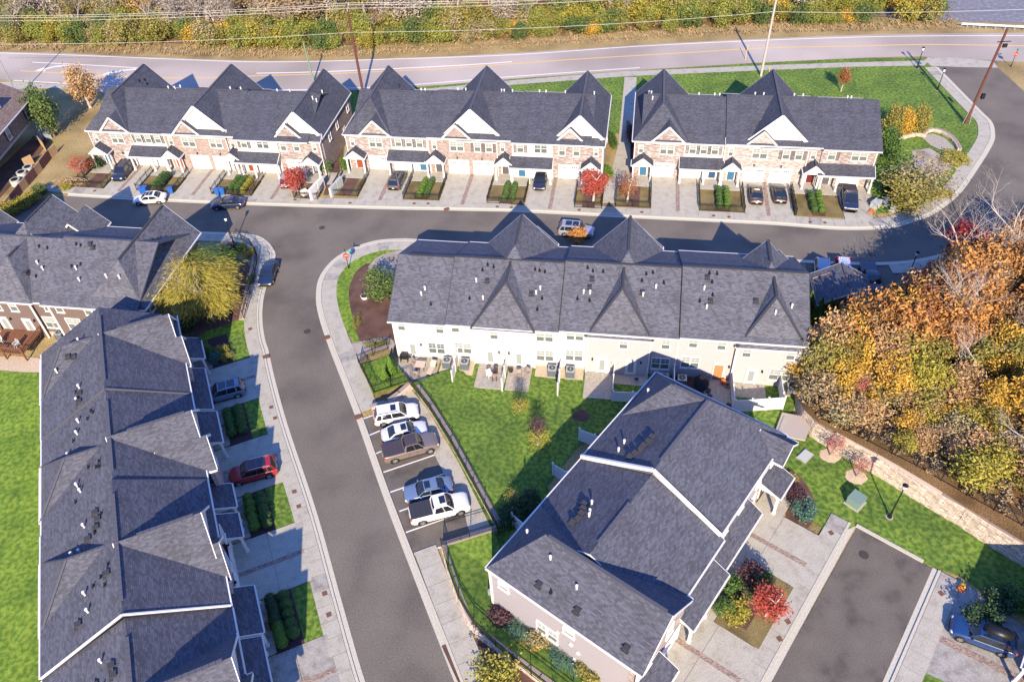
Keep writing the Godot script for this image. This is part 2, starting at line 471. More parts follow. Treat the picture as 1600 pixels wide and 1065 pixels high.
func slopes(axis: String, c: float, l0: float, l1: float, a: float, b: float, he: float, hr: float, ha := 0.0, hb := 0.0, he1 := -1.0) -> Array:
	# a ridge at c with eaves l0 and l1 away, from a to b along the axis; ha and hb draw the ridge in as hips
	if he1 < 0:
		he1 = he
	var P := func(s: float, r: float, h: float) -> Vector3: return Vector3(s, h, r) if axis == "u" else Vector3(r, h, s)
	var e := [P.call(a, c - l0, he), P.call(b, c - l0, he), P.call(b, c + l1, he1), P.call(a, c + l1, he1)]
	var r0: Vector3 = P.call(a + ha, c, hr)
	var r1: Vector3 = P.call(b - hb, c, hr)
	var out := [[e[0], e[1], r1, r0], [e[2], e[3], r0, r1]]
	if ha > 0.0:
		out.append([e[3], e[0], r0])
	if hb > 0.0:
		out.append([e[1], e[2], r1])
	return out

func caps(lines: Array, parent: Node, mat := "ridge", w := 0.28):
	# overlapping ridge shingles along ridges and hips
	var m := Mb.new()
	for l in lines:
		var a: Vector3 = l[0]
		var b: Vector3 = l[1]
		var n := maxi(1, int((b - a).length() / 0.45))
		var d := (b - a) / n
		for i in n:
			m.bar(a + d * i + Vector3.UP * 0.03, a + d * (i + 1.02) + Vector3.UP * 0.055, w, 0.05)
	part("ridge_cap", m, mat, parent)

func facade(called: String, pts: Array, w: float, thick: float, mat: String, parent: Node, at := Vector3.ZERO, turn := 0.0) -> MeshInstance3D:
	# an upright slab whose outline is given as (along, height) points; its face looks along +z
	var m := Mb.new()
	var pk := PackedVector2Array()
	for p in pts:
		pk.append(p)
	if Geometry2D.is_polygon_clockwise(pk):
		pk.reverse()
	var ix := Geometry2D.triangulate_polygon(pk)
	for i in range(0, ix.size(), 3):
		var q := [pk[ix[i]], pk[ix[i + 1]], pk[ix[i + 2]]]
		if (q[1] - q[0]).cross(q[2] - q[0]) < 0:
			q.reverse()
		m.poly([Vector3(q[0].x, q[0].y, w), Vector3(q[1].x, q[1].y, w), Vector3(q[2].x, q[2].y, w)])
		m.poly([Vector3(q[2].x, q[2].y, w - thick), Vector3(q[1].x, q[1].y, w - thick), Vector3(q[0].x, q[0].y, w - thick)])
	for i in pk.size():
		var a := pk[i]
		var b := pk[(i + 1) % pk.size()]
		m.poly([Vector3(a.x, a.y, w - thick), Vector3(b.x, b.y, w - thick), Vector3(b.x, b.y, w), Vector3(a.x, a.y, w)])
	return part(called, m, mat, parent, at, turn)

func slab(u0: float, u1: float, h0: float, h1: float) -> Array:
	return [Vector2(u0, h0), Vector2(u1, h0), Vector2(u1, h1), Vector2(u0, h1)]

func walls(u0: float, u1: float, w0: float, w1: float, h: float, mat: String, parent: Node, base := 0.35):
	var m := Mb.new()
	m.box(Vector3((u0 + u1) / 2, h / 2, (w0 + w1) / 2), Vector3(u1 - u0, h, w1 - w0))
	part("wall", m, mat, parent)
	if base > 0:
		var f := Mb.new()
		f.box(Vector3((u0 + u1) / 2, base / 2, (w0 + w1) / 2), Vector3(u1 - u0 + 0.05, base, w1 - w0 + 0.05))
		part("foundation", f, "concrete", parent)

func end_gable(x: float, w0: float, w1: float, wr: float, h0: float, h1: float, mat: String, parent: Node):
	var m := Mb.new()
	for s in [-1, 1]:
		var q := [Vector3(x + s * 0.06, h0, w0), Vector3(x + s * 0.06, h0, w1), Vector3(x + s * 0.06, h1, wr)]
		if s > 0:
			q.reverse()
		m.poly(q)
	part("gable_wall", m, mat, parent)

var win_cache := {}
func window(parent: Node, u: float, h: float, ww: float, hh: float, w: float, look := 0, face := 0.0, called := "window") -> MeshInstance3D:
	# a sash window with its lower left corner at (u, h) on the wall plane w; look 0 has its upper blind down, 1 is all glass, 2 fully blind
	var k := "%.2f_%.2f" % [ww, hh]
	if not win_cache.has(k):
		var f := Mb.new()
		var b := 0.10
		for q in [[0.0, -b, ww, 0.0], [0.0, hh, ww, hh + b], [-b, -b, 0.0, hh + b], [ww, -b, ww + b, hh + b], [0.0, hh * 0.5 - 0.03, ww, hh * 0.5 + 0.03]]:
			f.box(Vector3((q[0] + q[2]) / 2, (q[1] + q[3]) / 2, 0.02), Vector3(q[2] - q[0], q[3] - q[1], 0.09))
		f.box(Vector3(ww / 2, -b - 0.02, 0.05), Vector3(ww + 0.3, 0.06, 0.16))
		f.box(Vector3(ww / 2, hh * 0.75, 0.005), Vector3(0.025, hh * 0.5, 0.03))
		f.box(Vector3(ww / 2, hh * 0.76, 0.005), Vector3(ww, 0.025, 0.028))
		var g := Mb.new()
		g.box(Vector3(ww / 2, hh * 0.25 - 0.01, -0.012), Vector3(ww, hh * 0.5 - 0.05, 0.02))
		win_cache[k] = [f.mesh(), g.mesh()]
	var at := Vector3(u, h, w) if face == 0.0 else Vector3(w, h, -u)
	var o := part(called, win_cache[k][0], "trim", parent, at, face)
	part("pane", win_cache[k][1], "blind" if look == 2 else ("blind_grey" if look == 0 else "glass"), o)
	part("pane", win_cache[k][1], "glass" if look == 1 else "blind", o, Vector3(0, hh * 0.5 + 0.02, 0))
	return o

func twin(parent: Node, u: float, h: float, ww: float, hh: float, w: float, look := 0, face := 0.0):
	window(parent, u, h, ww, hh, w, look, face)
	window(parent, u + ww + 0.14, h, ww, hh, w, look, face)

var shutter_mesh: ArrayMesh
func shutter(parent: Node, u: float, h: float, w: float, mat := "shutter"):
	if shutter_mesh == null:
		var m := Mb.new()
		for q in [[-0.19, 0.75, 0.06, 1.5], [0.19, 0.75, 0.06, 1.5]]:
			m.box(Vector3(q[0], q[1], 0.03), Vector3(q[2], q[3], 0.05))
		for y in [0.03, 0.75, 1.47]:
			m.box(Vector3(0, y, 0.03), Vector3(0.44, 0.06, 0.05))
		for i in 18:
			m.box(Vector3(0, 0.08 + i * 0.08, 0.02), Vector3(0.36, 0.055, 0.02), Basis(Vector3.RIGHT, 0.5))
		shutter_mesh = m.mesh()
	part("shutter", shutter_mesh, mat, parent, Vector3(u, h, w))

var garage_mesh: ArrayMesh
var garage_pane: ArrayMesh
func garage(parent: Node, u: float, w: float, lights := true):
	if garage_mesh == null:
		var m := Mb.new()
		m.box(Vector3(1.35, 1.06, -0.03), Vector3(2.7, 2.12, 0.06))
		for j in 4:
			for i in 4:
				m.box(Vector3(0.38 + i * 0.65, 0.28 + j * 0.52, 0.012), Vector3(0.54, 0.36, 0.03))
		m.box(Vector3(-0.09, 1.1, 0.03), Vector3(0.16, 2.2, 0.10)); m.box(Vector3(2.79, 1.1, 0.03), Vector3(0.16, 2.2, 0.10)); m.box(Vector3(1.35, 2.24, 0.03), Vector3(3.02, 0.2, 0.10))
		garage_mesh = m.mesh()
		var g := Mb.new()
		for k in 8:
			if k != 3 and k != 4:
				g.box(Vector3(0.26 + k * 0.311, 1.86, 0.03), Vector3(0.22, 0.20, 0.02))
		garage_pane = g.mesh()
	var o := part("garage_door", garage_mesh, "white_paint", parent, Vector3(u, 0.12, w))
	if lights:
		part("pane", garage_pane, "glass", o)

func door(parent: Node, u: float, w: float, mat: String, h := 0.15, pane := false, wreath := false, face := 0.0):
	var f := Mb.new()
	f.box(Vector3(-0.07, 1.06, 0.02), Vector3(0.13, 2.2, 0.1)); f.box(Vector3(1.01, 1.06, 0.02), Vector3(0.13, 2.2, 0.1)); f.box(Vector3(0.47, 2.16, 0.02), Vector3(1.21, 0.14, 0.1))
	var at := Vector3(u, h, w) if face == 0.0 else Vector3(w, h, -u)
	var o := part("door_frame", f, "trim", parent, at, face)
	var d := Mb.new()
	d.box(Vector3(0.47, 1.03, 0.0), Vector3(0.94, 2.06, 0.05))
	for q in [[0.25, 0.45], [0.69, 0.45], [0.25, 1.4], [0.69, 1.4]]:
		if not pane:
			d.box(Vector3(q[0], q[1], 0.03), Vector3(0.3, 0.7, 0.02))
	var dd := part("door", d, mat, o)
	if pane:
		var g := Mb.new()
		g.box(Vector3(0.47, 1.12, 0.035), Vector3(0.6, 1.5, 0.02))
		part("pane", g, "blind", dd)
	if wreath:
		var r := Mb.new()
		for i in 10:
			var a := TAU * i / 10
			r.ball(Vector3(0.47 + cos(a) * 0.22, 1.55 + sin(a) * 0.22, 0.08), Vector3(0.09, 0.09, 0.06), 6, 4)
		part("wreath", r, "wreath", dd)

func sconce(parent: Node, u: float, h: float, w: float):
	var m := Mb.new()
	m.box(Vector3(0, 0, 0.02), Vector3(0.12, 0.2, 0.04)); m.box(Vector3(0, 0.05, 0.12), Vector3(0.15, 0.22, 0.15)); m.tube(Vector3(0, 0.16, 0.12), Vector3(0, 0.3, 0.12), 0.11, 0.02, 6)
	part("wall_lamp", m, "black", parent, Vector3(u, h, w))

func columns(parent: Node, at: Array, top: float, w := 0.22):
	for p in at:
		var m := Mb.new()
		m.box(Vector3(0, top / 2 + 0.05, 0), Vector3(w, top - 0.1, w)); m.box(Vector3(0, 0.22, 0), Vector3(w + 0.1, 0.24, w + 0.1)); m.box(Vector3(0, top - 0.1, 0), Vector3(w + 0.1, 0.14, w + 0.1))
		part("column", m, "trim", parent, Vector3(p.x, 0, p.y))

func gable_porch(parent: Node, c: float, half: float, w0: float, w1: float, hb: float, hp: float, mat: String):
	# a small porch: two posts, a white gable and a roof that runs back to the wall
	var r := roof("porch_roof", slopes("w", c, half, half, w0, w1, hb, hp), mat, parent, 0.14)
	facade("porch_gable", [Vector2(c - half + 0.12, hb - 0.22), Vector2(c + half - 0.12, hb - 0.22), Vector2(c + half - 0.12, hb), Vector2(c, hp - 0.16), Vector2(c - half + 0.12, hb)], w1 - 0.14, 0.16, "white_paint", parent)
	columns(parent, [Vector2(c - half + 0.28, w1 - 0.26), Vector2(c + half - 0.28, w1 - 0.26)], hb - 0.2)
	caps([[Vector3(c, hp, w0 + 0.1), Vector3(c, hp, w1 - 0.05)]], r, "ridge", 0.2)

func shed(parent: Node, u0: float, u1: float, w0: float, w1: float, h0: float, h1: float, mat: String):
	# a lean-to roof, high at w0 and low at w1
	roof("shed_roof", [[Vector3(u0, h1, w1), Vector3(u1, h1, w1), Vector3(u1, h0, w0), Vector3(u0, h0, w0)]], mat, parent, 0.14)
	facade("porch_beam", slab(u0 + 0.1, u1 - 0.1, h1 - 0.42, h1 - 0.12), w1 - 0.22, 0.2, "white_paint", parent)
	for s in [u0 + 0.14, u1 - 0.14]:
		var m := Mb.new()
		m.poly([Vector3(s, h1 - 0.2, w1 - 0.2), Vector3(s, h0 - 0.2, w0), Vector3(s, h1 - 0.2, w0)])
		part("cheek", m, "white_paint", parent)

func downpipe(parent: Node, u: float, w: float, h: float):
	var m := Mb.new()
	m.box(Vector3(0, h / 2, 0.06), Vector3(0.11, h, 0.09))
	part("downpipe", m, "trim", parent, Vector3(u, 0, w))

var pipe_mesh: ArrayMesh
var vent_mesh: ArrayMesh
var stub_mesh: ArrayMesh
func vents(parent: Node, list: Array):
	# [u, w, kind]: 0 white flue, 1 dark box vent, 2 dark stub
	if pipe_mesh == null:
		var a := Mb.new()
		a.tube(Vector3(0, -0.2, 0), Vector3(0, 0.42, 0), 0.085, 0.085, 8); a.tube(Vector3(0, 0.36, 0), Vector3(0, 0.50, 0), 0.13, 0.11, 8)
		pipe_mesh = a.mesh()
		var b := Mb.new()
		b.box(Vector3(0, 0.1, 0), Vector3(0.34, 0.34, 0.34)); b.box(Vector3(0, 0.29, 0.04), Vector3(0.46, 0.06, 0.48)); b.box(Vector3(0, -0.04, 0), Vector3(0.6, 0.05, 0.6))
		vent_mesh = b.mesh()
		var c := Mb.new()
		c.tube(Vector3(0, -0.15, 0), Vector3(0, 0.28, 0), 0.075, 0.065, 8); c.tube(Vector3(0, -0.1, 0), Vector3(0, 0.1, 0), 0.2, 0.11, 8)
		stub_mesh = c.mesh()
	for q in list:
		part(["flue", "roof_vent", "vent_pipe"][q[2]], [pipe_mesh, vent_mesh, stub_mesh][q[2]], ["white_paint", "ridge_dark", "black"][q[2]], parent, Vector3(q[0], roof_height(parent, q[0], q[1]), q[1]))

func brick_gable(parent: Node, pu: float, ph: float, u0: float, u1: float, h0: float, w: float, mat: String, tr := 1.0):
	# the tall brick front of a bay and its own little roof
	var half0 := pu - u0
	var half1 := u1 - pu
	facade("brick_front", [Vector2(u0 + 0.22, 0), Vector2(u1 - 0.22, 0), Vector2(u1 - 0.22, h0), Vector2(pu, ph - 0.22), Vector2(u0 + 0.22, h0)], w, 0.3, mat, parent)

func white_gable(parent: Node, pu: float, ph: float, hw: float, w: float, he: float):
	facade("white_gable", [Vector2(pu - hw + 0.1, he), Vector2(pu + hw - 0.1, he), Vector2(pu, ph - 0.14)], w, 0.12, "siding_white", parent)
	for s in [-1, 1]:
		var m := Mb.new()
		m.bar(Vector3(pu, ph + 0.02, w + 0.12), Vector3(pu + s * hw, he + 0.02, w + 0.12), 0.09, 0.3)
		part("rake_board", m, "trim", parent)

func town_row(o: Node3D, s: Dictionary):
	# one of the three front rows: gabled brick bays, white upper storeys over lean-to porches, and garages
	var u0: float = s.u0
	var u1: float = s.u1
	var R: String = s.roof
	var D := -14.3
	walls(u0 + 0.3, u1 - 0.3, D + 0.3, -0.25, 5.75, "siding_pale", o, 0.0)
	# main roofs in steps
	var rw := -7.0
	var zones: Array = s.zones
	for z in zones:
		var hr: float = 9.3 + z[2]
		var r := roof("main_roof", slopes("u", rw, 7.5 + 0.0, 7.35 + z[3], z[0], z[1], 5.8 + z[2], hr), R, o, 0.16, true, "ridge")
		caps([[Vector3(z[0] + 0.6, hr, rw), Vector3(z[1] - 0.6, hr, rw)]], r, "ridge")
	# first bay: cross roof hipped to the front, and a brick gable
	var g: float = s.g1
	var b1 := roof("cross_roof", slopes("w", g, g - u0, g - u0, D - 0.3, 0.32, 5.86, 9.75, 0.0, 4.1), R, o)
	caps([[Vector3(g, 9.75, D), Vector3(g, 9.75, -3.9)]], b1, "ridge")
	var bp: float = s.bp1
	roof("gable_roof", slopes("w", bp, 2.3, 2.3, -3.6, 0.3, 5.9, 8.2), R, o)
	facade("brick_front", [Vector2(u0 + 0.3, 0), Vector2(s.e1, 0), Vector2(s.e1, 5.8), Vector2(bp + 2.05, 5.8), Vector2(bp, 7.85), Vector2(bp - 2.05, 5.8), Vector2(u0 + 0.3, 5.7)], 0.12, 0.4, s.mat1, o)
	rake(o, bp, 2.3, 8.2, 5.9, 0.32)
	window(o, u0 + 1.0, 4.0, 0.55, 1.1, 0.14)
	twin(o, bp - 0.95, 3.9, 0.85, 1.5, 0.14, 0)
	garage(o, s.ga1, 0.14)
	door(o, u0 + 1.35, 0.14, s.d1, 0.3)
	sconce(o, s.ga1 - 0.45, 2.1, 0.14)
	gable_porch(o, u0 + 1.65, 1.55, 0.1, 1.75, 2.75, 4.0, R)
	# second unit: white upper storey over a lean-to
	var a2: float = s.e1
	var z2: float = s.e2
	facade("upper_wall", slab(a2, z2, 0, 5.75), 0.08, 0.3, "siding_white", o)
	for i in 3:
		var x: float = a2 + 0.75 + i * (z2 - a2 - 1.0) / 3.0
		window(o, x, 4.15, 0.85, 1.35, 0.1)
		shutter(o, x - 0.33, 4.1, 0.1, s.sh); shutter(o, x + 1.18, 4.1, 0.1, s.sh)
	shed(o, a2 - 0.5, z2 + 0.1, 0.05, 1.85, 3.55, 2.65, R)
	columns(o, [Vector2(a2 - 0.25, 1.6), Vector2(a2 + 3.1, 1.6), Vector2(z2 - 0.2, 1.6)], 2.4)
	garage(o, a2 + 0.25, 0.1, false)
	door(o, z2 - 1.75, 0.1, s.d2, 0.3)
	# middle bay: tall white gable, brick gable before it
	var p3: float = s.bp3
	var q3: float = s.wp3
	facade("brick_front", [Vector2(z2, 0), Vector2(s.e3, 0), Vector2(s.e3, 5.75), Vector2(p3 + 2.05, 5.75), Vector2(p3, 7.8), Vector2(p3 - 2.05, 5.95), Vector2(z2, 5.95)], 0.32, 0.55, s.mat3, o)
	rake(o, p3, 2.3, 8.15, 5.85, 0.52)
	var c3 := roof("cross_roof", slopes("w", q3, 4.1, 4.1, D - 0.3, -0.15, 6.1, 10.15), R, o)
	caps([[Vector3(q3, 10.15, D), Vector3(q3, 10.15, -0.4)]], c3, "ridge")
	white_gable(o, q3, 10.15, 4.1, -0.3, 6.2)
	roof("gable_roof", slopes("w", p3, 2.3, 2.3, -3.2, 0.5, 5.85, 8.15), R, o)
	roof("skirt_roof", [[Vector3(p3, 5.78, 0.72), Vector3(s.e3 + 0.25, 5.78, 0.72), Vector3(s.e3 + 0.25, 6.55, -0.32), Vector3(p3, 6.55, -0.32)]], R, o)
	roof("eave_roof", [[Vector3(z2 - 0.1, 5.95, 0.68), Vector3(p3 - 1.9, 5.95, 0.68), Vector3(p3 - 1.9, 6.5, -0.5), Vector3(z2 - 0.1, 6.5, -0.5)]], R, o)
	gable_porch(o, s.por3, 1.45, 0.3, 2.0, 2.75, 4.05, R)
	door(o, s.por3 - 0.25, 0.34, s.d3, 0.3, false, s.wr)
	window(o, z2 + 0.55, 4.15, 0.55, 1.15, 0.34)
	twin(o, p3 - 1.0, 3.95, 0.9, 1.5, 0.34)
	if s.sh3:
		for x in [s.e3 - 3.0, s.e3 - 1.3]:
			window(o, x - 0.2, 4.0, 0.85, 1.4, 0.34)
			shutter(o, x - 0.53, 3.95, 0.34, s.sh); shutter(o, x + 0.98, 3.95, 0.34, s.sh)
	else:
		twin(o, s.e3 - 2.6, 3.95, 0.85, 1.4, 0.34)
	garage(o, s.ga3, 0.34, s.gl); garage(o, s.ga3 + 3.65, 0.34, s.gl)
	sconce(o, s.ga3 + 1.2, 2.75, 0.34); sconce(o, s.ga3 + 4.9, 2.75, 0.34)
	# fourth: a narrow brick strip with a second porch
	var a4: float = s.e3
	var z4: float = s.e4
	facade("brick_front", slab(a4, z4, 0, 5.72), 0.1, 0.3, s.mat1, o)
	window(o, a4 + 0.6, 4.05, 0.55, 1.15, 0.12)
	gable_porch(o, s.por4, 1.45, 0.05, 1.9, 2.75, 4.05, R)
	door(o, s.por4 - 0.5, 0.12, s.d4, 0.3, false, s.wr)
	# fifth: white upper storey
	var z5: float = s.e5
	var w5: float = s.w5
	facade("upper_wall", slab(z4, z5, 0, 6.0), w5, 0.7, s.mat5, o)
	if s.has6:
		window(o, z4 + 0.8, 4.3, 0.85, 1.4, w5 + 0.02)
		shutter(o, z4 + 0.47, 4.25, w5 + 0.02, s.sh); shutter(o, z4 + 1.98, 4.25, w5 + 0.02, s.sh)
		twin(o, z4 + 3.3, 4.3, 0.8, 1.4, w5 + 0.02, 1)
	else:
		window(o, z4 + 0.9, 4.25, 0.9, 1.35, w5 + 0.02)
		shutter(o, z4 + 2.15, 4.2, w5 + 0.02, s.sh)
		twin(o, z4 + 4.0, 4.25, 0.9, 1.35, w5 + 0.02)
	shed(o, z4 - 0.3, z5 + 0.05, w5 - 0.02, w5 + 1.75, 3.6, 2.7, R)
	columns(o, [Vector2(z4, w5 + 1.5), Vector2(z4 + 2.6, w5 + 1.5), Vector2(z5 - 0.2, w5 + 1.5)], 2.45)
	door(o, z4 + 0.9, w5 + 0.02, s.d5, 0.3)
	garage(o, z4 + 2.95, w5 + 0.02, false)
	if s.has6:
		var p6: float = s.bp6
		var q6: float = s.wp6
		facade("brick_front", [Vector2(z5, 0), Vector2(u1 - 0.3, 0), Vector2(u1 - 0.3, 5.75), Vector2(p6 + 2.05, 5.75), Vector2(p6, 7.9), Vector2(p6 - 2.05, 5.9), Vector2(z5, 5.9)], 0.32, 0.6, s.mat1, o)
		rake(o, p6, 2.3, 8.25, 5.9, 0.52)
		var hw := u1 - q6
		var c6 := roof("cross_roof", slopes("w", q6, hw, hw, D - 0.3, -0.1, 5.9, 9.8), R, o)
		caps([[Vector3(q6, 9.8, D), Vector3(q6, 9.8, -0.4)]], c6, "ridge")
		white_gable(o, q6, 9.8, hw, -0.3, 6.05)
		roof("gable_roof", slopes("w", p6, 2.3, 2.3, -3.2, 0.5, 5.9, 8.25), R, o)
		roof("skirt_roof", [[Vector3(p6, 5.78, 0.72), Vector3(u1, 5.78, 0.72), Vector3(u1, 6.5, -0.32), Vector3(p6, 6.5, -0.32)]], R, o)
		window(o, p6 - 1.5, 3.95, 0.8, 1.45, 0.34); window(o, p6 + 0.55, 3.95, 0.8, 1.45, 0.34)
		window(o, u1 - 1.5, 4.1, 0.5, 1.1, 0.34)
		garage(o, s.ga6, 0.34)
		gable_porch(o, u1 - 1.9, 1.45, 0.3, 2.0, 2.7, 3.95, R)
		door(o, u1 - 2.2, 0.34, s.d6, 0.3, true)
		# side wall
		var sw := Mb.new()
		sw.box(Vector3(u1 - 0.26, 2.87, D / 2), Vector3(0.16, 5.74, -D - 0.7))
		part("brick_side", sw, s.mat3 if s.sidebrick else "siding_pale", o)
		window(o, 3.0, 3.9, 0.8, 1.3, u1 - 0.16, 1, 90.0); window(o, 6.5, 3.9, 0.8, 1.3, u1 - 0.16, 1, 90.0); window(o, 12.0, 3.9, 0.8, 1.3, u1 - 0.16, 1, 90.0); window(o, 9.0, 1.2, 0.8, 1.4, u1 - 0.16, 1, 90.0)
		downpipe(o, u1 - 0.35, 0.36, 5.7)
	else:
		end_gable(u1 - 0.3, -14.2, 0.1, rw, 5.7, 9.4, "siding_pale", o)
		downpipe(o, u1 - 0.4, w5 + 0.02, 5.7)
	downpipe(o, z2 - 0.05, 0.34, 5.8); downpipe(o, a4 + 0.1, 0.34, 5.7); downpipe(o, u0 + 0.36, 0.16, 5.6)
	vents(o, s.vents)

func rake(parent: Node, pu: float, half: float, hp: float, he: float, w: float):
	for s in [-1, 1]:
		var m := Mb.new()
		m.bar(Vector3(pu, hp - 0.06, w), Vector3(pu + s * half, he - 0.06, w), 0.08, 0.20)
		part("rake_board", m, "trim", parent)

func rear_block(o: Node3D):
	# the white row in the middle: its rear faces the camera, with three hipped bays and three front gables behind the ridge
	var R := "roof_grey"
	walls(0.0, 21.3, -14.3, -0.02, 5.7, "siding_white", o)
	walls(21.3, 43.75, -14.3, -0.06, 5.7, "siding_pale", o)
	for b in [[9.1, 15.75, "siding_white"], [21.35, 28.2, "siding_pale"], [36.95, 43.78, "siding_pale"]]:
		facade("bay_wall", slab(b[0], b[1], 0.0, 5.6), 0.28, 0.5, b[2], o)
		for e in [b[0] + 0.07, b[1] - 0.07]:
			facade("corner_board", slab(e - 0.07, e + 0.07, 0, 5.6), 0.31, 0.06, "trim", o)
	for e in [0.08, 6.15, 18.5, 30.95]:
		facade("corner_board", slab(e - 0.08, e + 0.08, 0, 5.7), 0.05, 0.06, "trim", o)
	var rw := -6.9
	var rg := []
	for z in [[-0.35, 6.1, 0.0], [6.1, 18.45, 0.14], [18.45, 31.0, 0.4], [31.0, 44.0, 0.62]]:
		var back := 7.6
		var r := roof("main_roof", slopes("u", rw, back, 7.3, z[0], z[1], 5.66 + z[2] * 0.9, 9.3 + z[2]), R, o, 0.16, true, "ridge_dark")
		rg.append([Vector3(z[0] + (1.2 if z[0] < 0 else 0.1), 9.3 + z[2], rw), Vector3(z[1] - 0.1, 9.3 + z[2], rw)])
		if z[0] > 6.2:
			var k := Mb.new()
			k.bar(Vector3(z[0] - 0.02, 5.55 + z[2], 0.38), Vector3(z[0] - 0.02, 9.2 + z[2], rw), 0.05, 0.5)
			part("step_flashing", k, "ridge_dark", o)
	for h in [[12.4, 3.5, 9.35], [24.8, 3.55, 9.5], [40.45, 3.65, 9.6]]:
		var q := roof("bay_roof", slopes("w", h[0], h[1], h[1], -8.2, 0.62, 5.6, h[2], 0.0, 3.7), R, o)
		caps([[Vector3(h[0], h[2], -6.6), Vector3(h[0], h[2], -3.1)], [Vector3(h[0], h[2], -3.1), Vector3(h[0] - h[1], 5.62, 0.6)], [Vector3(h[0], h[2], -3.1), Vector3(h[0] + h[1], 5.62, 0.6)]], q, "ridge_dark", 0.26)
	# front gables behind the ridge
	for f in [[12.7, 4.4, 10.35, -14.4], [25.15, 4.3, 10.45, -14.9], [40.3, 3.6, 10.0, -12.3]]:
		var q := roof("front_roof", slopes("w", f[0], f[1], f[1], f[3], -0.9, 5.75, f[2], 0.0, 7.4), R, o)
		caps([[Vector3(f[0], f[2], f[3]), Vector3(f[0], f[2], -8.4)]], q, "ridge_dark", 0.3)
		facade("white_gable", [Vector2(-f[1] + 0.3, 5.6), Vector2(f[1] - 0.3, 5.6), Vector2(0, f[2] - 0.25)], 0, 0.15, "siding_white", o, Vector3(f[0], 0, f[3] + 0.5), 180.0)
		var low := roof("gable_roof", slopes("w", f[0] + 1.6, 2.5, 2.5, f[3] - 0.9, f[3] + 3.0, 5.7, 8.1), R, o)
		low.set_meta("label", "lower gable on the street side")
	caps(rg, o, "ridge_dark", 0.3)
	# windows: [u, h, width, height, twin, plane]
	for w in [[0.65, 4.15, 0.75, 1.25, 0], [4.95, 4.1, 0.8, 1.25, 0], [6.7, 4.45, 0.8, 1.25, 0], [19.25, 4.5, 0.8, 1.25, 1], [16.0, 4.0, 0.8, 1.35, 1], [29.3, 4.1, 0.8, 1.25, 0], [32.1, 4.6, 0.8, 1.25, 0], [35.0, 4.55, 0.8, 1.25, 0]]:
		window(o, w[0], w[1], w[2], w[3], 0.0 if w[0] < 21 else -0.04, 0)
		if w[4]:
			window(o, w[0] + 0.95, w[1], w[2], w[3], 0.0, 0)
	for w in [[11.0, 4.1], [24.9, 4.05], [25.0, 4.05], [37.6, 4.1], [42.0, 4.15]]:
		if w[0] != 25.0:
			window(o, w[0], w[1], 0.8, 1.25, 0.3, 0)
	for w in [[3.8, 0.95, 1], [6.85, 1.3, 0], [16.0, 1.05, 0], [19.2, 1.4, 0], [28.5, 1.1, 1], [31.6, 1.6, 0]]:
		twin(o, w[0], w[1], 0.82, 1.5, 0.0 if w[0] < 21 else -0.04, w[2])
	twin(o, 40.8, 1.05, 0.9, 1.5, 0.3, 0)
	for d in [[1.45, 0.0, 2], [10.35, 0.3, 2], [13.55, 0.3, 1], [22.7, 0.3, 2], [25.8, 0.3, 1], [35.1, -0.04, 0], [38.5, 0.3, 2]]:
		door(o, d[0], d[1] + 0.02, "white_paint" if d[2] else "copper", 0.2, d[2] > 0)
		sconce(o, d[0] + (1.5 if d[0] < 13 or d[0] > 25 else -0.6), 2.1, d[1])
	for u in [0.6, 12.0, 13.0, 24.4, 25.1, 37.2]:
		var m := Mb.new()
		m.box(Vector3(0, 0, 0.07), Vector3(0.4, 0.55, 0.14)); m.box(Vector3(0.05, -0.9, 0.05), Vector3(0.06, 1.3, 0.06))
		part("meter_box", m, "utility", o, Vector3(u, 1.7, 0.3 if u > 9 and u < 15 or u > 21 and u < 28 or u > 37 else 0.0))
	for u in [6.3, 9.0, 15.8, 21.4, 28.1, 36.9, 43.6]:
		downpipe(o, u, 0.3 if u in [9.0, 15.8, 21.4, 28.1, 36.9, 43.6] else 0.03, 5.6)
	vents(o, [[3.3, -3.2, 0], [3.0, -2.6, 0], [4.2, -1.7, 2], [8.9, -4.3, 0], [9.9, -2.5, 0], [8.4, -2.5, 2], [9.4, -5.6, 2], [9.9, -6.2, 2], [10.6, -6.0, 2], [10.1, -4.4, 1], [15.2, -6.0, 2], [15.7, -5.9, 2], [16.3, -5.8, 2], [16.0, -3.9, 0], [15.6, -3.4, 0], [15.1, -3.3, 1], [16.3, -3.0, 2], [15.9, -1.8, 2],
		[20.9, -6.3, 2], [21.5, -6.0, 2], [22.6, -6.0, 2], [21.5, -5.1, 1], [21.3, -4.2, 1], [20.7, -3.6, 0], [21.4, -3.6, 0], [20.1, -3.0, 2], [21.4, -2.9, 2], [27.2, -6.0, 2], [27.9, -6.2, 2], [26.8, -5.3, 2], [28.3, -4.6, 0], [29.1, -5.2, 2], [26.9, -4.0, 1], [27.0, -3.7, 0],
		[33.8, -6.3, 2], [34.6, -6.3, 2], [33.6, -5.8, 1], [34.1, -5.4, 2], [33.3, -4.6, 0], [34.2, -4.1, 2], [34.0, -3.4, 1], [33.6, -2.7, 0], [32.9, -3.4, 2]])
	vents(o, [[42.2, -2.4 - 0.9, 0], [40.4, -1.9, 0], [38.6, -3.7, 1]])

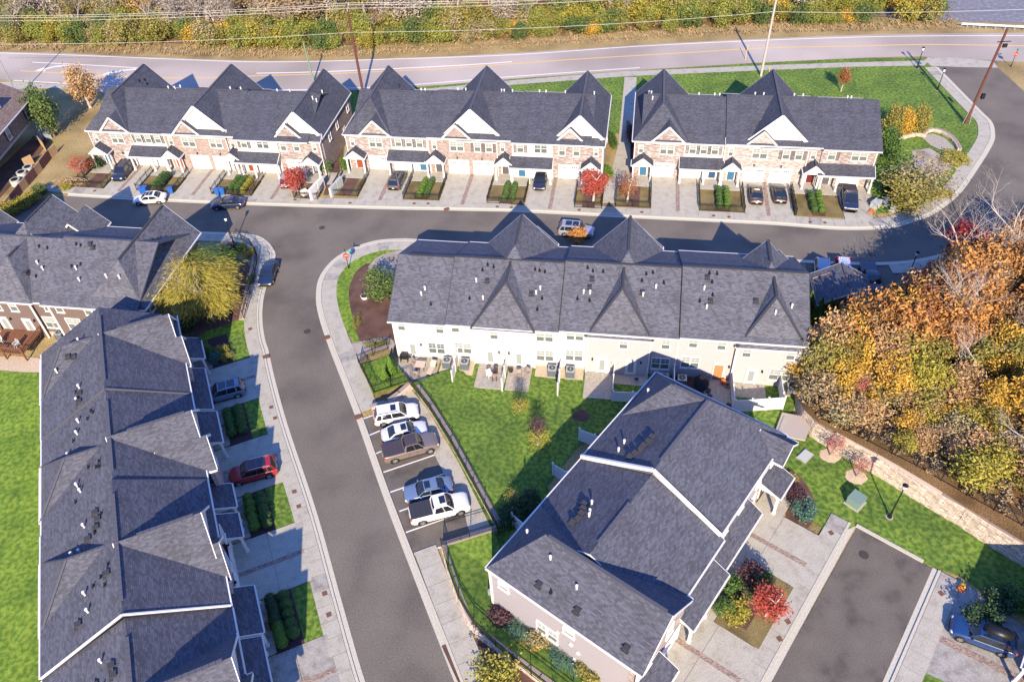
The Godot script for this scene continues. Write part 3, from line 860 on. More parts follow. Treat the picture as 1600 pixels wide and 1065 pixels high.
func brown_block(o: Node3D):
	# the brown-sided row on the left, seen from behind; its right end wall is at u = 0
	var R := "roof_grey"
	walls(-34.0, -0.3, -14.0, -0.05, 5.75, "siding_brown", o, 0.7)
	facade("bay_wall", slab(-11.95, -6.5, 0, 6.1), 0.45, 0.7, "siding_brown", o)
	facade("bay_wall", slab(-20.6, -14.3, 0, 5.75), 0.3, 0.5, "siding_brown", o)
	for e in [[-14.35, 0.36], [-11.9, 0.5], [-6.5, 0.5], [-0.36, 0.0]]:
		facade("corner_board", slab(e[0] - 0.12, e[0] + 0.12, 0, 5.8), e[1], 0.08, "trim", o)
	facade("frieze", slab(-34.0, -0.3, 5.5, 5.75), 0.0, 0.08, "trim", o); facade("frieze", slab(-11.95, -6.5, 5.8, 6.1), 0.5, 0.08, "trim", o)
	var rw := -7.0
	for z in [[-34.0, -12.3, 0.0, 0.0], [-12.3, -0.4, 0.25, 0.6]]:
		var r := roof("main_roof", slopes("u", rw, 7.3, 7.4 + z[3], z[0], z[1], 5.7 + z[2], 9.4 + z[2]), R, o, 0.16, true, "ridge")
		caps([[Vector3(z[0], 9.4 + z[2], rw), Vector3(z[1] - 3.0, 9.4 + z[2], rw)]], r, "ridge")
	var q := roof("cross_roof", slopes("w", -3.35, 3.6, 3.6, -14.4, 0.4, 5.75, 9.75, 0.0, 3.7), R, o)
	caps([[Vector3(-3.35, 9.75, -14.2), Vector3(-3.35, 9.75, -3.3)]], q, "ridge_dark")
	var p := roof("bay_roof", slopes("w", -17.2, 3.5, 3.5, -7.6, 0.65, 5.7, 9.35, 0.0, 3.7), R, o)
	caps([[Vector3(-17.2, 9.35, -5.2), Vector3(-17.2, 9.35, -3.1)]], p, "ridge_dark")
	var f := roof("front_roof", slopes("w", -18.2, 4.4, 4.4, -14.6, -2.0, 5.75, 10.2, 0.0, 6.6), R, o)
	caps([[Vector3(-18.2, 10.2, -14.3), Vector3(-18.2, 10.2, -8.8)]], f, "ridge_dark")
	roof("gable_roof", slopes("w", -15.2, 2.5, 2.5, -15.6, -11.5, 5.7, 8.2), R, o)
	roof("front_roof", slopes("w", -29.5, 4.3, 4.3, -14.6, -2.0, 5.75, 10.0, 0.0, 6.6), R, o)
	facade("white_gable", [Vector2(-3.3, 5.6), Vector2(3.3, 5.6), Vector2(0, 9.5)], 0, 0.15, "siding_white", o, Vector3(-3.35, 0, -14.0), 180.0)
	for w in [[-17.1, 4.1, 0.85, 1.4, 0.32], [-19.2, 4.1, 0.85, 1.4, 0.32], [-12.9, 4.2, 0.8, 1.35, 0.0], [-10.95, 4.6, 0.8, 1.35, 0.47], [-7.35, 4.5, 0.8, 1.35, 0.47]]:
		window(o, w[0], w[1], w[2], w[3], w[4], 0)
	twin(o, -13.95, 1.5, 0.8, 1.6, 0.0, 0); twin(o, -10.5, 2.0, 0.8, 1.6, 0.47, 0); twin(o, -3.6, 4.2, 0.8, 1.3, 0.0, 0)
	for d in [[-16.5, 0.32, 0.7], [-19.6, 0.32, 0.7], [-7.6, 0.47, 1.2]]:
		door(o, d[0], d[1], "white_paint", d[2], true)
		sconce(o, d[0] + 1.6, d[2] + 2.0, d[1])
	# the end wall that looks at the gold tree
	for w in [[1.0, 4.1], [9.4, 4.1]]:
		window(o, w[0], w[1], 0.9, 1.4, -0.28, 1, 90.0)
	window(o, 4.6, 1.5, 0.9, 1.6, -0.28, 1, 90.0); window(o, 5.7, 1.5, 0.9, 1.6, -0.28, 1, 90.0)
	vents(o, [[-15.2, -5.9, 2], [-14.1, -5.8, 2], [-10.4, -6.2, 2], [-9.8, -6.1, 2], [-8.6, -6.3, 1], [-8.1, -5.9, 1], [-14.6, -3.9, 0], [-13.7, -3.3, 0], [-10.0, -3.6, 2], [-9.3, -3.3, 0], [-9.0, -3.9, 2], [-8.4, -2.0, 0], [-15.4, -2.5, 1], [-14.3, -2.5, 2]])
	vents(o, [[-4.6, -1.9, 0], [-3.0, -1.9, 0]])
	vents(o, [[-1.4, -8.5, 2], [-1.7, -8.0, 2]])

func column_block(o: Node3D):
	# the long row on the left of the side street; its fronts look at the street (+z), its ridge runs along x
	var R := "roof_blue"
	walls(-6.0, 42.6, -7.0, 6.15, 5.75, "siding_pale", o)
	for z in [[-7.0, 5.0, 0.0], [5.0, 18.3, 0.55], [18.3, 30.0, 0.3], [30.0, 42.9, 0.45]]:
		var r := roof("main_roof", slopes("u", -0.15, 7.2, 6.75, z[0], z[1], 5.7 + z[2] * 0.6, 9.35 + z[2]), R, o, 0.16, true, "ridge")
		caps([[Vector3(z[0] + 1.2, 9.35 + z[2], -0.15), Vector3(z[1] - 1.6, 9.35 + z[2], -0.15)]], r, "ridge", 0.32)
		for s in [[-7.3, 5.62 + z[2] * 0.6], [6.6, 5.62 + z[2] * 0.6]]:
			var k := Mb.new()
			k.bar(Vector3(z[0] - 0.03, s[1] + 0.06, s[0]), Vector3(z[0] - 0.03, 9.4 + z[2], -0.15), 0.12, 0.16)
			part("rake_board", k, "trim" if z[0] == 5.0 else "ridge", o)
	# cross roofs towards the street with gable ends
	for c in [[11.6, 4.1, 10.0, 6.35], [23.6, 4.1, 9.8, 7.0], [38.6, 3.9, 9.75, 6.5], [-1.4, 3.9, 9.6, 6.6]]:
		var q := roof("cross_roof", slopes("w", c[0], c[1], c[1], -0.4, c[3], 5.75, c[2]), R, o)
		caps([[Vector3(c[0], c[2], 1.4), Vector3(c[0], c[2], c[3] - 0.6)]], q, "ridge", 0.3)
		facade("white_gable", [Vector2(c[0] - c[1] + 0.2, 5.6), Vector2(c[0] + c[1] - 0.2, 5.6), Vector2(c[0], c[2] - 0.2)], c[3] - 0.3, 0.15, "siding_white", o)
		roof("gable_roof", slopes("w", c[0] - 1.9, 2.3, 2.3, 3.0, c[3] + 0.55, 5.7, 8.0), R, o)
		facade("brick_front", [Vector2(c[0] - 4.0, 0), Vector2(c[0] + 0.3, 0), Vector2(c[0] + 0.3, 5.7), Vector2(c[0] - 1.9, 7.8), Vector2(c[0] - 4.0, 5.7)], c[3] + 0.2, 0.4, "brick_pale", o)
	# hipped bays towards the lawn behind
	for c in [[12.2, 3.5, 9.3], [23.4, 3.3, 9.1], [38.9, 3.5, 9.3]]:
		var q := roof("bay_roof", slopes("w", c[0], c[1], c[1], -7.55, 0.0, 5.7, c[2], 3.5, 0.0), R, o)
		caps([[Vector3(c[0], c[2], -4.1), Vector3(c[0], c[2], -1.2)], [Vector3(c[0], c[2], -4.1), Vector3(c[0] - c[1], 5.72, -7.5)], [Vector3(c[0], c[2], -4.1), Vector3(c[0] + c[1], 5.72, -7.5)]], q, "ridge", 0.2)
	# lean-to roofs over the garages and little porches
	for s in [[-4.0, 3.4], [30.3, 36.8]]:
		shed(o, s[0], s[1], 6.15, 7.85, 3.5, 2.7, R)
		columns(o, [Vector2(s[0] + 0.3, 7.6), Vector2(s[1] - 0.3, 7.6)], 2.45)
	for s in [[3.6, 8.2], [13.4, 16.2], [16.9, 19.8], [25.3, 29.8], [38.4, 42.0]]:
		shed(o, s[0], s[1], 6.2, 8.1, 3.6, 2.75, R)
		columns(o, [Vector2(s[0] + 0.25, 7.85), Vector2(s[1] - 0.25, 7.85)], 2.5)
		door(o, (s[0] + s[1]) / 2, 6.2, "door_red" if s[0] in [13.4, 25.3] else "door_navy", 0.25)
	for u in [-3.2, 0.2, 8.6, 12.0, 20.4, 24.3, 33.2, 36.4]:
		garage(o, u, 6.62 if u in [8.6, 12.0, 20.4, 24.3] else 6.2, false)
	for u in [9.6, 12.6, 21.6, 24.6, 37.4, 5.8, 18.0, 31.0, 33.6]:
		window(o, u, 3.9, 0.9, 1.4, 6.75 if u in [9.6, 12.6] else 7.3 if u in [21.6] else 6.22, 0)
	for u in [9.2, 13.2, 17.2, 4.2]:
		sconce(o, u, 2.6, 6.6)
	# rear decks and doors low on the lawn side
	for u in [5.3, 15.8, 26.6]:
		var d := Mb.new()
		d.box(Vector3(u, 0.9, -7.6), Vector3(2.6, 0.12, 1.2)); d.box(Vector3(u, 1.45, -8.15), Vector3(2.6, 0.08, 0.08))
		for k in 9:
			d.box(Vector3(u - 1.2 + k * 0.3, 1.15, -8.15), Vector3(0.05, 0.6, 0.05))
		part("balcony", d, "fence_wood", o)
	vents(o, [[2.9, -2.3, 0], [1.4, -2.9, 1], [0.5, -2.9, 1], [-0.6, -2.9, 1], [2.0, -1.5, 1], [1.2, -1.4, 1], [1.1, -2.2, 2], [7.4, -3.0, 0], [9.1, -3.2, 0], [9.3, -2.4, 2], [8.6, -1.4, 2], [9.4, -1.2, 1], [10.2, -1.0, 2], [9.6, -1.7, 2], [6.9, -3.9, 1],
		[15.6, -3.0, 0], [14.5, -1.9, 1], [15.2, -1.7, 1], [16.1, -1.9, 1], [15.6, -1.3, 2], [14.0, -2.7, 1], [14.2, -2.0, 2], [13.4, -4.1, 0], [13.4, -3.5, 0], [19.9, -3.3, 0], [20.8, -3.6, 0], [19.2, -3.8, 2], [20.5, -3.4, 2], [21.3, -1.6, 2], [21.7, -1.3, 2], [21.1, -1.3, 2], [22.0, -2.4, 2],
		[25.2, -4.4, 0], [27.1, -3.4, 0], [28.5, -3.2, 0], [26.6, -3.8, 2], [27.7, -3.5, 2], [28.7, -1.8, 2], [28.3, -1.6, 2], [28.0, -2.2, 2], [31.3, -3.2, 0], [32.9, -2.9, 0], [30.9, -3.0, 1], [31.9, -2.9, 1], [32.7, -3.3, 2], [39.2, -2.5, 0], [37.2, -5.2, 0], [38.0, -3.8, 1], [37.9, -3.3, 1]])

func angled_block(o: Node3D):
	# the block set at an angle in the lower right; garages along z = -1.2 look at the cul-de-sac, the end wall at x = 0 looks at the camera
	var R := "roof_blue"
	walls(0.25, 27.0, -14.4, -1.2, 5.7, "siding_grey", o, 0.25)
	for z in [[4.6, 14.0, -0.1, -0.1], [14.0, 27.2, 0.4, -0.5]]:
		var r := roof("main_roof", slopes("u", -7.7, 7.1, 7.2 + z[3], z[0], z[1], 5.75 + z[2] * 0.3, 9.1 + z[2], 0.0, 3.5 if z[2] > 0 else 0.0), R, o)
		caps([[Vector3(z[0] + 1.3, 9.1 + z[2], -7.7), Vector3(z[1] - 3.6, 9.1 + z[2], -7.7)]], r, "ridge", 0.3)
	for z in [-14.8, -0.95]:
		var k := Mb.new()
		k.bar(Vector3(13.97, 6.06, z), Vector3(13.97, 9.6, -7.7), 0.2, 0.34)
		part("rake_board", k, "trim", o)
	for c in [[4.0, 3.75, 9.0, -0.1], [23.6, 3.65, 9.35, -7.6]]:
		var q := roof("cross_roof", slopes("w", c[0], c[1], c[1], -14.75, c[3], 5.75, c[2], 3.3, 0.0), R, o)
		caps([[Vector3(c[0], c[2], -11.2), Vector3(c[0], c[2], c[3] - 0.5)]], q, "ridge", 0.3)
		if c[3] < -5:
			continue
		facade("gable_wall", [Vector2(c[0] - c[1] + 0.25, 0), Vector2(c[0] + c[1] - 0.25, 0), Vector2(c[0] + c[1] - 0.25, 5.6), Vector2(c[0], c[2] - 0.2), Vector2(c[0] - c[1] + 0.25, 5.6)], c[3] - 0.4, 0.9, "brick_pale", o)
	shed(o, 7.0, 13.2, -1.25, 0.75, 3.75, 2.75, R)
	shed(o, 13.35, 20.4, -1.25, 0.3, 3.65, 2.7, R)
	shed(o, 22.6, 25.6, -1.15, 1.0, 3.7, 2.85, R)
	shed(o, 0.6, 3.6, -0.45, 1.35, 3.6, 2.75, R)
	columns(o, [Vector2(7.3, 0.5), Vector2(10.0, 0.5), Vector2(13.0, 0.5)], 2.5)
	columns(o, [Vector2(22.9, 0.75), Vector2(25.3, 0.75)], 2.6)
	columns(o, [Vector2(0.9, 1.1), Vector2(3.3, 1.1)], 2.5)
	roof("gable_roof", slopes("w", 25.4, 1.6, 1.7, -3.0, 0.1, 5.7, 7.1), R, o)
	for u in [4.2, 14.2, 17.2, 19.6]:
		garage(o, u, -0.45 if u < 7 else -1.16, false)
	garage(o, 7.9, -1.16, false)
	for u in [1.6, 10.8, 23.6]:
		door(o, u, -0.45 if u < 5 else -1.16, "door_maroon", 0.2)
	for u in [1.4, 4.6, 21.6, 24.6]:
		window(o, u, 3.95, 0.85, 1.4, -0.45 if u < 7 else -1.1, 0)
	for u in [8.4, 11.4, 15.2, 18.2]:
		window(o, u, 4.1, 0.85, 1.3, -1.15, 0)
	for e in [[0.3, -0.45], [0.3, -14.35]]:
		var m := Mb.new()
		m.box(Vector3(e[0], 2.8, e[1]), Vector3(0.22, 5.6, 0.22))
		part("corner_board", m, "trim", o)
	# end wall: windows face -x
	for w in [[-13.4, 4.35, 0.9, 0.8], [-7.0, 4.35, 0.9, 0.8], [-9.6, 1.5, 0.85, 1.5], [-8.5, 1.5, 0.85, 1.5]]:
		var x := window(o, 0, w[1], w[2], w[3], 0, 0)
		x.position = Vector3(0.22, w[1], w[0]); x.rotation_degrees.y = -90
	for w in [[-5.6, 2.4], [-6.3, 3.0], [-7.6, 3.4], [-5.9, 0.9], [-4.9, 0.6]]:
		var m := Mb.new()
		m.box(Vector3(0, 0, 0), Vector3(0.16, 0.22, 0.3))
		part("wall_cap", m, "trim", o, Vector3(0.2, w[1], w[0]))
	vents(o, [[9.3, -10.6, 0], [8.4, -10.2, 0], [8.0, -10.0, 0], [9.0, -11.2, 1], [8.5, -11.0, 1], [8.0, -10.8, 1], [7.4, -10.7, 1], [6.9, -10.9, 1]])
	vents(o, [[16.6, -12.0, 0], [15.5, -11.9, 0], [17.8, -10.0, 1], [17.2, -10.0, 1], [16.6, -10.1, 1], [16.1, -10.1, 1], [15.5, -10.3, 1], [15.0, -10.5, 1]])
	vents(o, [[2.9, -10.2, 0], [2.3, -7.3, 0], [1.2, -10.1, 1], [1.3, -9.0, 2], [1.2, -6.5, 1], [1.0, -2.0, 1]])
	vents(o, [[4.2, -13.5, 0], [23.4, -13.6, 0]])
	downpipe(o, 13.2, 0.6, 2.7)

# ---------- vehicles ----------
func sample(tab: Array, x: float) -> float:
	for i in tab.size() - 1:
		if x <= tab[i + 1][0]:
			return lerpf(tab[i][1], tab[i + 1][1], clampf((x - tab[i][0]) / (tab[i + 1][0] - tab[i][0]), 0, 1))
	return tab[-1][1]

const SHAPES := {
	"sedan": {"l": 4.75, "w": 1.84, "h": 1.43, "top": [[-0.5, 0.58], [-0.49, 0.78], [-0.465, 0.92], [-0.42, 0.96], [-0.33, 0.97], [0.20, 0.93], [0.30, 0.89], [0.40, 0.81], [0.46, 0.72], [0.49, 0.60], [0.5, 0.46]], "belt": 0.93, "g": [0.235, 0.07, -0.19, -0.365], "r": 0.325},
	"suv": {"l": 4.75, "w": 1.92, "h": 1.70, "top": [[-0.5, 0.66], [-0.492, 0.95], [-0.475, 1.04], [-0.44, 1.06], [0.21, 1.04], [0.30, 1.02], [0.40, 0.96], [0.455, 0.86], [0.487, 0.70], [0.5, 0.52]], "belt": 1.05, "g": [0.235, 0.085, -0.40, -0.475], "r": 0.365},
	"pickup": {"l": 5.75, "w": 2.0, "h": 1.88, "top": [[-0.5, 0.72], [-0.495, 1.16], [-0.48, 1.19], [-0.03, 1.19], [0.17, 1.15], [0.24, 1.15], [0.38, 1.10], [0.45, 1.02], [0.485, 0.86], [0.5, 0.60]], "belt": 1.17, "g": [0.235, 0.115, -0.08, -0.115], "r": 0.40},
}
const GIRTH := [[-0.5, 0.80], [-0.485, 0.90], [-0.45, 0.96], [-0.38, 1.0], [0.33, 1.0], [0.42, 0.97], [0.465, 0.90], [0.488, 0.80], [0.5, 0.64]]

func car(label: String, kind: String, paint: String, rear: Vector3, front: Vector3, opt := {}, category := "car", group := "") -> Node3D:
	var s: Dictionary = SHAPES[kind]
	var mid := (rear + front) * 0.5
	var dir := front - rear
	var o := thing({"sedan": "sedan", "suv": "family_car", "pickup": "pickup_truck"}[kind], label, category, Vector3(mid.x, opt.get("y", 0.03), mid.z), rad_to_deg(atan2(-dir.z, dir.x)), group)
	var L: float = s.l * opt.get("len", 1.0)
	var w: float = s.w * 0.5
	var top: float = s.h
	var b := Mb.new()
	var rows := []
	for x in [-0.5, -0.496, -0.485, -0.465, -0.44, -0.40, -0.34, -0.26, -0.16, -0.04, 0.08, 0.17, 0.22, 0.27, 0.33, 0.38, 0.42, 0.455, 0.475, 0.488, 0.496, 0.5]:
		var yt := sample(s.top, x)
		var ww := w * sample(GIRTH, x)
		var yb := 0.24 + 0.10 * smoothstep(0.44, 0.5, absf(x))
		var line := PackedVector3Array()
		for q in [[-0.93, yb], [-0.985, yb + 0.12], [-1.0, lerpf(yb, yt, 0.55)], [-0.985, yt - 0.16], [-0.95, yt - 0.06], [-0.86, yt - 0.01], [-0.5, yt + 0.02], [0.0, yt + 0.035], [0.5, yt + 0.02], [0.86, yt - 0.01], [0.95, yt - 0.06], [0.985, yt - 0.16], [1.0, lerpf(yb, yt, 0.55)], [0.985, yb + 0.12], [0.93, yb]]:
			line.append(Vector3(x * L, maxf(q[1], yb), q[0] * ww))
		rows.append(line)
	b.grid(rows)
	for e in [[0, -1], [rows.size() - 1, 1]]:
		var line: PackedVector3Array = rows[e[0]]
		for j in range(1, line.size() - 1):
			var nn := Vector3(e[1], 0, 0)
			if e[1] > 0:
				b.tri3(line[0], line[j + 1], line[j], nn, nn, nn)
			else:
				b.tri3(line[0], line[j], line[j + 1], nn, nn, nn)
	var body := part("body", b, paint, o)
	var roof_paint: String = opt.get("roof", paint)
	# greenhouse
	var g: Array = s.g
	var by: float = s.belt - 0.03
	var gb := w * 0.90
	var gt := w * 0.72
	var xb0: float = g[0] * L; var xr0: float = g[1] * L; var xr1: float = g[2] * L; var xb1: float = g[3] * L
	var rt := Mb.new()
	var rr := []
	for i in 9:
		var k := i / 8.0
		var x := lerpf(xr0 + 0.04, xr1 - 0.04, k)
		var y := top - 0.05 * pow(2 * k - 0.9, 2.0)
		var line := PackedVector3Array()
		for z in [-1.06, -1.0, -0.9, -0.5, 0.0, 0.5, 0.9, 1.0, 1.06]:
			line.append(Vector3(x, y - 0.035 * z * z - (0.07 if absf(z) > 1.02 else 0.0), z * gt))
		rr.append(line)
	rr.reverse()
	rt.grid(rr)
	part("roof", rt, roof_paint, o)
	var yr := top - 0.075
	var ws := Mb.new()
	var wr := []
	for i in 5:
		var k := i / 4.0
		var line := PackedVector3Array()
		for z in [-1.0, -0.6, 0.0, 0.6, 1.0]:
			line.append(Vector3(lerpf(xb0 + 0.05, xr0 + 0.03, k) - 0.10 * z * z * (1 - k), lerpf(by, yr + 0.035, k) + 0.05 * sin(PI * k), z * lerpf(gb, gt, k) * 0.98))
		wr.append(line)
	wr.reverse()
	ws.grid(wr)
	part("windscreen", ws, "car_glass", o)
	var rs := Mb.new()
	var rg := []
	for i in 5:
		var k := i / 4.0
		var line := PackedVector3Array()
		for z in [-1.0, -0.6, 0.0, 0.6, 1.0]:
			line.append(Vector3(lerpf(xr1 - 0.03, xb1 - 0.03, k) + 0.08 * z * z * k, lerpf(yr + 0.03, by + 0.01, k) + 0.04 * sin(PI * k), z * lerpf(gt, gb, k) * 0.97))
		rg.append(line)
	rg.reverse()
	rs.grid(rg)
	part("rear_window", rs, "car_glass", o)
	for z in [-1, 1]:
		var sg := Mb.new()
		var q := [Vector3(xb0 - 0.05, by, z * gb), Vector3(xb1 + 0.02, by, z * gb), Vector3(xr1, yr, z * gt), Vector3(xr0, yr, z * gt)]
		if z > 0:
			q = [q[1], q[0], q[3], q[2]]
		sg.poly(q)
		part("side_window", sg, "car_glass", o)
		var pl := Mb.new()
		pl.bar(Vector3(xb0 - 0.04, by, z * gb), Vector3(xr0 + 0.02, yr + 0.03, z * gt), 0.07, 0.07)
		pl.bar(Vector3(xr0 + 0.02, yr + 0.02, z * gt), Vector3(xr1 - 0.02, yr + 0.02, z * gt), 0.07, 0.05)
		pl.bar(Vector3(xr1, yr + 0.02, z * gt), Vector3(xb1 + 0.04, by, z * gb), 0.16 if kind != "sedan" else 0.12, 0.10)
		var mx := lerpf(xb0, xb1, 0.46)
		pl.bar(Vector3(mx, by, z * (gb + 0.005)), Vector3(lerpf(xr0, xr1, 0.40), yr, z * (gt + 0.008)), 0.07, 0.03)
		if kind == "suv":
			pl.bar(Vector3(lerpf(xb0, xb1, 0.78), by, z * (gb + 0.005)), Vector3(lerpf(xr0, xr1, 0.80), yr, z * (gt + 0.008)), 0.08, 0.03)
		part("pillar", pl, paint, o)
		var tr := Mb.new()
		tr.bar(Vector3(xb0 - 0.2, by + 0.02, z * (gb + 0.02)), Vector3(xb1 + 0.15, by + 0.02, z * (gb + 0.02)), 0.02, 0.03)
		part("window_trim", tr, "chrome" if opt.get("bright", false) else "black", o)
		var mr := Mb.new()
		mr.ball(Vector3(xb0 - 0.32, by + 0.10, z * (w + 0.10)), Vector3(0.08, 0.075, 0.12), 8, 6)
		mr.bar(Vector3(xb0 - 0.30, by + 0.05, z * gb), Vector3(xb0 - 0.32, by + 0.08, z * (w + 0.05)), 0.06, 0.04)
		part("mirror", mr, paint, o)
		var hl := Mb.new()
		hl.ball(Vector3(L * 0.455, sample(s.top, 0.46) - 0.13, z * w * 0.70), Vector3(0.20, 0.09, 0.20), 10, 6)
		part("headlight", hl, "lamp_clear", o)
		var tl := Mb.new()
		tl.ball(Vector3(-L * 0.480, sample(s.top, -0.47) - 0.15, z * w * 0.78), Vector3(0.12, 0.10 if kind == "sedan" else 0.20, 0.16), 10, 6)
		part("tail_light", tl, "lamp_red", o)
		var seam := Mb.new()
		for sx in [lerpf(xb0, xb1, 0.02), mx, lerpf(xb0, xb1, 0.84)]:
			seam.box(Vector3(sx, 0.64, z * (w - 0.004)), Vector3(0.014, 0.52, 0.012))
		for sx in [mx + 0.16, lerpf(xb0, xb1, 0.84) + 0.12]:
			seam.box(Vector3(sx, 0.80, z * (w + 0.006)), Vector3(0.2, 0.03, 0.02))
		seam.box(Vector3(0, 0.30, z * (w - 0.02)), Vector3(L * 0.52, 0.10, 0.05))
		part("door_seam", seam, "black", o)
		if opt.has("rail"):
			var rl := Mb.new()
			rl.bar(Vector3(xr0 - 0.2, top + 0.015, z * gt * 0.95), Vector3(xr1 + 0.1, top + 0.0, z * gt * 0.95), 0.05, 0.05)
			part("roof_rail", rl, opt.rail, o)
		for fx in [0.315, -0.305 if kind != "pickup" else -0.315]:
			var r: float = s.r
			var ar := Mb.new()
			ar.tube(Vector3(0, 0, z * (w - 0.30)), Vector3(0, 0, z * (w - 0.005)), r + 0.07, r + 0.07, 18)
			part("wheel_arch", ar, "black", o, Vector3(fx * L, r + 0.01, 0))
			var ty := Mb.new()
			ty.tube(Vector3(0, 0, z * (w - 0.22)), Vector3(0, 0, z * (w + 0.005)), r, r, 18)
			ty.tube(Vector3(0, 0, z * (w + 0.005)), Vector3(0, 0, z * (w + 0.02)), r, r - 0.04, 18)
			var wh := part("wheel", ty, "rubber", o, Vector3(fx * L, r, 0))
			var ri := Mb.new()
			ri.tube(Vector3(0, 0, z * (w + 0.012)), Vector3(0, 0, z * (w + 0.028)), r * 0.64, r * 0.60, 16)
			ri.tube(Vector3(0, 0, z * (w + 0.02)), Vector3(0, 0, z * (w + 0.045)), r * 0.16, r * 0.12, 8)
			part("rim", ri, "rim", wh)
			var sp := Mb.new()
			for i in 5:
				var a := TAU * i / 5 + 0.3
				sp.bar(Vector3(cos(a) * r * 0.24, sin(a) * r * 0.24, z * (w + 0.03)), Vector3(cos(a) * r * 0.55, sin(a) * r * 0.55, z * (w + 0.03)), 0.06, 0.012)
			part("spoke_gap", sp, "black", wh)
	var gr := Mb.new()
	gr.box(Vector3(L * 0.492, sample(s.top, 0.47) * 0.66, 0), Vector3(0.08, 0.20, w * 1.0)); gr.box(Vector3(L * 0.488, 0.34, 0), Vector3(0.10, 0.12, w * 1.25))
	part("grille", gr, "black", o)
	var bm := Mb.new()
	bm.box(Vector3(-L * 0.492, 0.42, 0), Vector3(0.10, 0.16, w * 1.5))
	part("rear_bumper", bm, "black" if kind != "pickup" else "chrome", o)
	var np := Mb.new()
	np.box(Vector3(-L * 0.5 - 0.012, 0.66, 0), Vector3(0.02, 0.13, 0.32))
	part("number_plate", np, "plate", o)
	var wp := Mb.new()
	for z in [-0.25, 0.3]:
		wp.bar(Vector3(xb0 + 0.03, by + 0.05, z), Vector3(xb0 - 0.12, by + 0.11, z + 0.42), 0.03, 0.02)
	part("wiper", wp, "black", o)
	if opt.get("sun", 0):
		var su := Mb.new()
		var n: int = opt.sun
		if n == 1:
			su.box(Vector3(lerpf(xr0, xr1, 0.27), top + 0.002, 0), Vector3(0.55, 0.014, 0.82))
		else:
			su.box(Vector3(lerpf(xr0, xr1, 0.22), top + 0.004, 0), Vector3(absf(xr0 - xr1) * 0.34, 0.014, 0.98)); su.box(Vector3(lerpf(xr0, xr1, 0.62), top + 0.0, 0), Vector3(absf(xr0 - xr1) * 0.36, 0.014, 0.98))
		part("sunroof", su, "car_glass", o)
	if kind == "pickup":
		var tn := Mb.new()
		tn.box(Vector3(-L * 0.305, 1.22, 0), Vector3(L * 0.355, 0.07, w * 1.76))
		if not opt.get("open", false):
			for k in 3:
				tn.box(Vector3(-L * (0.22 + 0.085 * k), 1.262, 0), Vector3(0.03, 0.02, w * 1.74))
		part("bed_cover", tn, opt.get("cover", "paint_cover"), o)
	return o

# ---------- plants ----------
func foliage(seedling: int, radii: Vector3, count: int, size: float, clumps: int, ragged := 0.35, droop := 0.0, tone := 0.35) -> ArrayMesh:
	# leaf-sized faces in clumps through an ellipsoid whose centre is at the origin
	var r := RandomNumberGenerator.new()
	r.seed = seedling
	var cs := []
	for i in clumps:
		var d := Vector3(r.randfn(), r.randfn(), r.randfn()).normalized()
		var k := 0.35 + 0.6 * pow(r.randf(), 0.5)
		cs.append([Vector3(d.x * radii.x, d.y * radii.y, d.z * radii.z) * k * (1.0 - ragged * r.randf()), r.randf_range(1.0 - tone, 1.0 + tone), r.randf_range(-0.1, 0.1)])
	var spread := minf(radii.x, minf(radii.y, radii.z)) * 1.15 / pow(clumps, 0.36)
	var m := Mb.new()
	for i in count:
		var q: Array = cs[r.randi() % clumps]
		var p: Vector3 = q[0] + Vector3(r.randfn(), r.randfn(), r.randfn()) * spread * 0.62
		var g: float = q[1] * r.randf_range(0.72, 1.28)
		m.col = Color(g * (1.0 + q[2]), g, g * (1.0 - q[2]))
		var a := Vector3(r.randfn(), r.randfn() * 0.6, r.randfn()).normalized() * size * r.randf_range(0.6, 1.3)
		if droop > 0.0:
			a = (Vector3(p.x, 0, p.z).normalized() * 0.7 + Vector3(r.randfn() * 0.3, -droop, r.randfn() * 0.3)).normalized() * size * r.randf_range(0.9, 2.2)
		var b := a.cross(Vector3(r.randfn(), r.randfn(), r.randfn())).normalized() * a.length() * (0.9 if droop == 0.0 else 0.16)
		m.leaf(p, a, b)
	return m.mesh()

